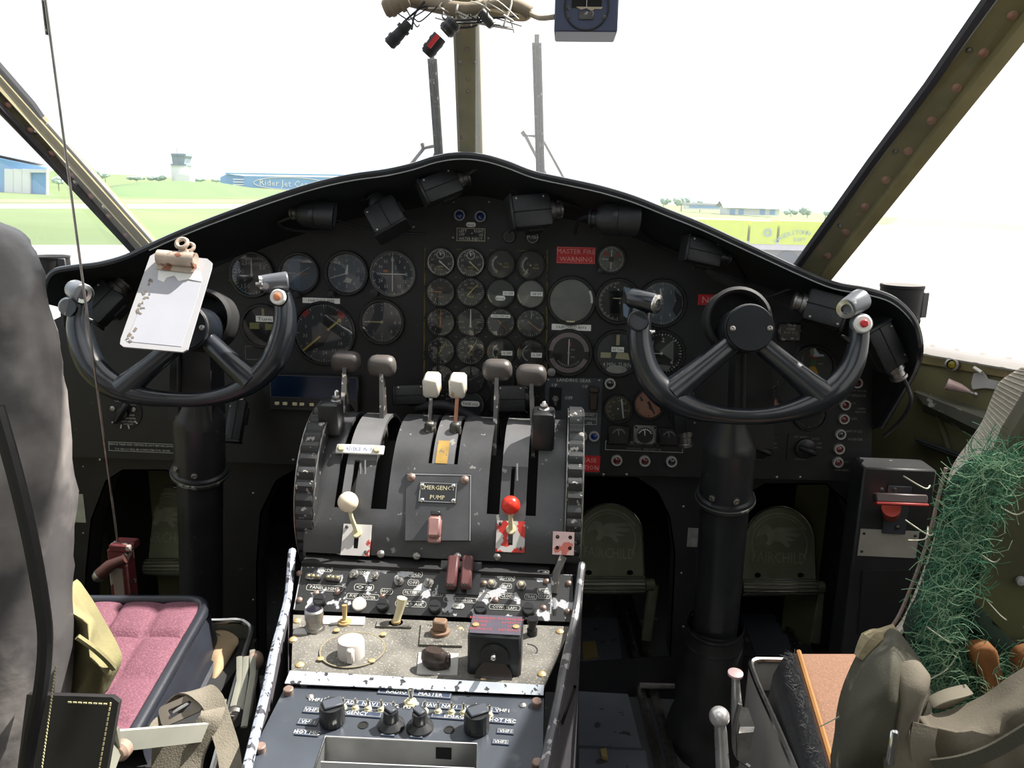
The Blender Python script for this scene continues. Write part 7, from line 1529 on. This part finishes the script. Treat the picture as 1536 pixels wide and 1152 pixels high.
b = B(); b.loft([[p_+V((.001, 0, .002)) for p_ in le], [p_+V((-.012, 0, -.006)) for p_ in le], [p_+V((-.022, 0, -.03)) for p_ in le], [p_+V((-.026, 0, -.08)) for p_ in le]]); ob('furry_edge', b, mat('furry black edging', (.010, .011, .014), .8, 0, .3, 60, 1, 300), rs, True, 70)
rnd = random.Random(3); b = B()
for i in range(260):
    v = rnd.random()**1.5; p_ = bil2(0, v)+V((rnd.uniform(-.012, .002), 0, rnd.uniform(-.006, .003))); d = V((rnd.uniform(-1, .2), rnd.uniform(-.5, .5), rnd.uniform(-.3, 1)))*rnd.uniform(.004, .011); b.tube([p_, p_+d*.5+V((0, 0, .001)), p_+d], [.0004, .0003, .0001], 3, False)
o = ob('loose_fibres', b, mat('grey fibres', (.10, .10, .10), .8), rs, True); o['kind'] = 'stuff'
pinke = [bil2(0, v)+V((.006, 0, .004)) for v in (0, .5, 1)]; b = B(); b.tube(pinke, .003, 6); ob('cushion_hem', b, mat('amber hem', cl(165, 115, 65), .8), rs, True)
# metal back plate and frame
YP = .66
def pl_(pts, Y, th, m, name): 
    q = [P(a, c, Y if not callable(Y) else Y(a, c)) for a, c in pts]; n = len(q); b = B()
    b.add(q+[p_+V((0, th, 0)) for p_ in q], [tuple(range(n-1, -1, -1)), tuple(range(n, 2*n))]+[(i, (i+1) % n, n+(i+1) % n, n+i) for i in range(n)]); return ob(name, b, m, rs, True, 20)
pl_([(1580, 540), (1512, 640), (1468, 740), (1440, 850), (1424, 968), (1424, 1010), (1600, 1010), (1600, 540)], YP, .003, mat('olive seat plate', cl(84, 84, 54), .55, 0, .12, 6, .1, 100, dust=cl(66, 64, 44), dth=.5, ds=5), 'back_plate')
brn = mat('brown frame bar', cl(72, 66, 48), .5, 0, .2, 20)
b = B(); b.tube([P(1570, 560, YP-.005), P(1516, 648, YP-.005), P(1475, 745, YP-.005), P(1450, 850, YP-.005), P(1436, 968, YP-.005)], .011, 8, flat=.5); ob('frame_bar', b, brn, rs, True)
pl_([(1425, 968), (1600, 958), (1600, 985), (1425, 990)], YP-.008, .004, brn, 'cross_bar')
for x, y in ((1530, 870), (1500, 975)): b = B(); b.lathe([(.004, 0), (.004, .003), (0, .004)], 10, WM[rs].inverted() @ frame(P(x, y, YP-.002 if y < 900 else YP-.009), (0, -1, 0))); ob('rivet', b, lgrey, rs)
# white ribbed canvas hem running up the edge
wht = mat('pale ribbed canvas', cl(188, 180, 168), .9, 0, .1, 60, .8, 500)
e1 = [(1530, 552), (1500, 572), (1486, 600), (1474, 630), (1452, 664), (1428, 700), (1416, 745), (1403, 800), (1382, 862), (1358, 920), (1340, 946)]
e2 = [(1600, 560), (1560, 600), (1530, 634), (1500, 664), (1474, 686), (1442, 714), (1424, 750), (1411, 806), (1391, 866), (1367, 925), (1347, 950)]
rows = [[P(a.x, a.y, .72), P((a.x+c.x)/2, (a.y+c.y)/2, .712), P(c.x, c.y, .70)] for a, c in zip(cr([V((*p, 0)) for p in e1], 5), cr([V((*p, 0)) for p in e2], 5))]
b = B(); b.slab(rows, .003); ob('canvas_hem', b, wht, rs, True, 60)
b = B()
for i in range(52):
    r_ = rows[min(i, len(rows)-1)]
    if (r_[0]-r_[2]).length > .012: b.tube([r_[0]+V((0, -.001, 0)), r_[1]+V((0, -.002, 0)), r_[2]+V((0, -.001, 0))], .0009, 4)
for k in range(16):
    i = k*.2; j = min(int(i), 3); 
o = ob('hem_ribs', b, wht, rs, True); o['kind'] = 'stuff'
b = B(); b.tube(cr([P(x-9, y+2, .72) for x, y in e1[5:]], 5), .0018, 6); ob('torn_cord', b, mat('pinkish grey cord', cl(135, 118, 112), .9), rs, True)
# canvas pieces
pillow([(1262, 1180), (1259, 1110), (1266, 1060), (1280, 1020), (1300, 983), (1326, 960), (1346, 950), (1368, 972), (1388, 1005), (1398, 1050), (1394, 1110), (1385, 1180)], .60, .07, canvd, rs, 'canvas_side', .006, 5)
b = B(); b.tube(cr([P(1290, 985, .605), P(1306, 962, .605), P(1322, 955, .61), P(1345, 944, .61)], 4), [.005, .009, .007, .005], 8); ob('torn_hem', b, mat('frayed tan hem', cl(150, 138, 110), .95, 0, .2, 90, 1, 400), rs, True)
pillow([(1342, 1030), (1362, 1008), (1384, 1004), (1396, 1016), (1390, 1045), (1378, 1085), (1374, 1130), (1372, 1180), (1338, 1180), (1334, 1110)], .545, .018, canvt, rs, 'canvas_roll', .006, 8)
pillow([(1384, 1100), (1400, 1088), (1440, 1078), (1490, 1055), (1540, 1020), (1620, 985), (1640, 1100), (1620, 1200), (1500, 1210), (1392, 1200)], .56, .03, canvt, rs, 'canvas_pocket', .008, 12)
ribbon('canvas_strap', [P(1388, 1088, .535), P(1384, 1120, .53), P(1392, 1160, .53), P(1394, 1200, .53)], .018, canvt, rs)
ribbon('canvas_strap', [P(1400, 1152, .525), P(1440, 1146, .52), P(1490, 1128, .52), (P(1545, 1096, .52))], .012, canvd, rs, (0, 0, 1))
b = B(); b.box(P(1338, 1122, .52), (.006, .004, .03), bev=.0015); ob('metal_tab', b, chrome, rs, True)
rustc = mat('rust orange tape', cl(122, 78, 38), .85, 0, .2, 40, .3, 300)
pillow([(1458, 978), (1492, 972), (1500, 1000), (1506, 1030), (1480, 1056), (1474, 1020)], .615, .003, rustc, rs, 'rust_tape', .002, 4); pillow([(1530, 985), (1560, 980), (1560, 1030), (1528, 1020)], .615, .003, rustc, rs, 'rust_tape', .002, 6)
# green curled stuffing
hair1 = mat('green stuffing', cl(58, 112, 84), .85, 0, .35, 30); hair2 = mat('pale green stuffing', cl(120, 150, 118), .85, 0, .3, 30)
core = mat('dark green stuffing core', cl(26, 44, 32), .95, 0, .4, 30, .8, 200)
pillow([(1500, 680), (1510, 700), (1484, 745), (1466, 790), (1452, 850), (1444, 900), (1446, 960), (1490, 985), (1540, 990), (1560, 1010), (1530, 1030), (1470, 1066), (1420, 1080), (1392, 1060), (1380, 1000), (1362, 950), (1382, 905), (1402, 850), (1418, 790), (1430, 735), (1460, 700)], .665, .02, core, rs, 'stuffing_core', .01, 15, cr_n=2)
spine = cr([V((*p, 0)) for p in ((1510, 690), (1480, 715), (1458, 765), (1440, 830), (1424, 890), (1412, 950), (1412, 1010), (1430, 1050), (1480, 1030), (1545, 1000))], 8)
wid = [12, 15, 13, 12, 12, 16, 22, 22, 20, 12]
def hair(n, m, seed, name, rr, lo, hi):
    rnd = random.Random(seed); b = B()
    for i in range(n):
        u = rnd.random()*(len(spine)-1.01); j = int(u); c = spine[j].lerp(spine[j+1], u-j); w_ = wid[min(int(j/8), 8)]
        x, y = c.x+rnd.gauss(0, .5)*w_, c.y+rnd.gauss(0, .5)*w_*.8
        p_ = P(x, y, rnd.uniform(lo, hi)); a = rnd.uniform(0, 2*pi); r_ = rnd.uniform(.005, .02); pts = []; da = rnd.choice((-1, 1))*rnd.uniform(.2, .9); d = V((0, 0, 0))
        for k in range(6):
            pts.append(p_+d); d = d+V((cos(a), rnd.uniform(-.4, .4), sin(a)))*r_*.42; a += da*rnd.uniform(.5, 1.1)
        b.tube(pts, rr, 3, False)
    o = ob(name, b, m, rs, True, 0); o['kind'] = 'stuff'
hair(2300, hair1, 1, 'green_stuffing', .0003, .615, .66); hair(1000, hair2, 2, 'pale_stuffing', .00028, .605, .65)
rnd = random.Random(9); b = B()
for x, y, dx, dy in ((1395, 728, -40, -14), (1400, 800, -42, -20), (1392, 790, -30, 20), (1440, 970, -70, 60), (1450, 1050, 40, -20), (1470, 1060, 6, 50), (1500, 760, 40, 5), (1480, 900, 30, 30), (1430, 960, -40, -20), (1470, 830, 30, 8), (1290, 1030, -60, 60), (1300, 1010, -40, 90)):
    b.tube(cr([P(x, y, .63), P(x+dx*.4+8, y+dy*.4+10, .61), P(x+dx, y+dy, .60)], 5), .0006, 4, False)
o = ob('loose_threads', b, mat('pale thread', cl(185, 185, 165), .8), rs, True); o['kind'] = 'stuff'
pillow([(1400, 1062), (1425, 1048), (1460, 1040), (1446, 1050), (1420, 1064)], .575, .006, mat('frayed grey tongue', cl(128, 122, 108), .95), rs, 'torn_tongue', .002, 20)
# levers beside the copilot seat
lvm = mat('worn chrome lever', (.42, .42, .42), .35, .8, .2, 40, chip=(.1, .1, .1), cth=.62, cs=80)
t = thing('seat_lever', 'chrome ball topped lever standing beside the copilot seat pan', 'lever', PZ(1088, 1230, .0)); q = P(1079, 1075, .82)
b = B(); b.tube([q, P(1081, 1100, .815), P(1088, 1230, .78)], [.006, .0075, .0085], 12); ob('shaft', b, lvm, t, True); b = B(); b.sph(q, .0118, 20, 12); ob('ball', b, mat('silver ball', (.6, .58, .58), .28, .6, .05, 30), t, True)
t = thing('lock_pin', 'flat headed steel pin rising from a folded bracket by the copilot seat', 'pin', P(1104, 1070, .86)); q = P(1103, 1012, .86)
b = B(); b.tube([q, P(1105, 1065, .855), P(1107, 1120, .84)], [.0045, .007, .007], 12); ob('pin', b, lvm, t, True)
b = B(); b.lathe([(.009, 0), (.009, .003), (.006, .004), (0, .004)], 18, WM[t].inverted() @ frame(q, (0, -.1, 1))); ob('pin_head', b, pb, t)
b = B(); b.slab([[P(1106, 1060, .85), P(1122, 1062, .85)], [P(1110, 1090, .84), P(1132, 1090, .84)], [P(1108, 1100, .83), P(1130, 1098, .83)], [P(1106, 1140, .82), P(1122, 1150, .82)]], .003); ob('folded_bracket', b, steel, t, True)
b = B(); b.tube(cr([P(1110, 1056, .845), P(1102, 1090, .84), P(1104, 1130, .83), P(1125, 1150, .82)], 4), .003, 6); ob('bracket_wire', b, steel, t, True)
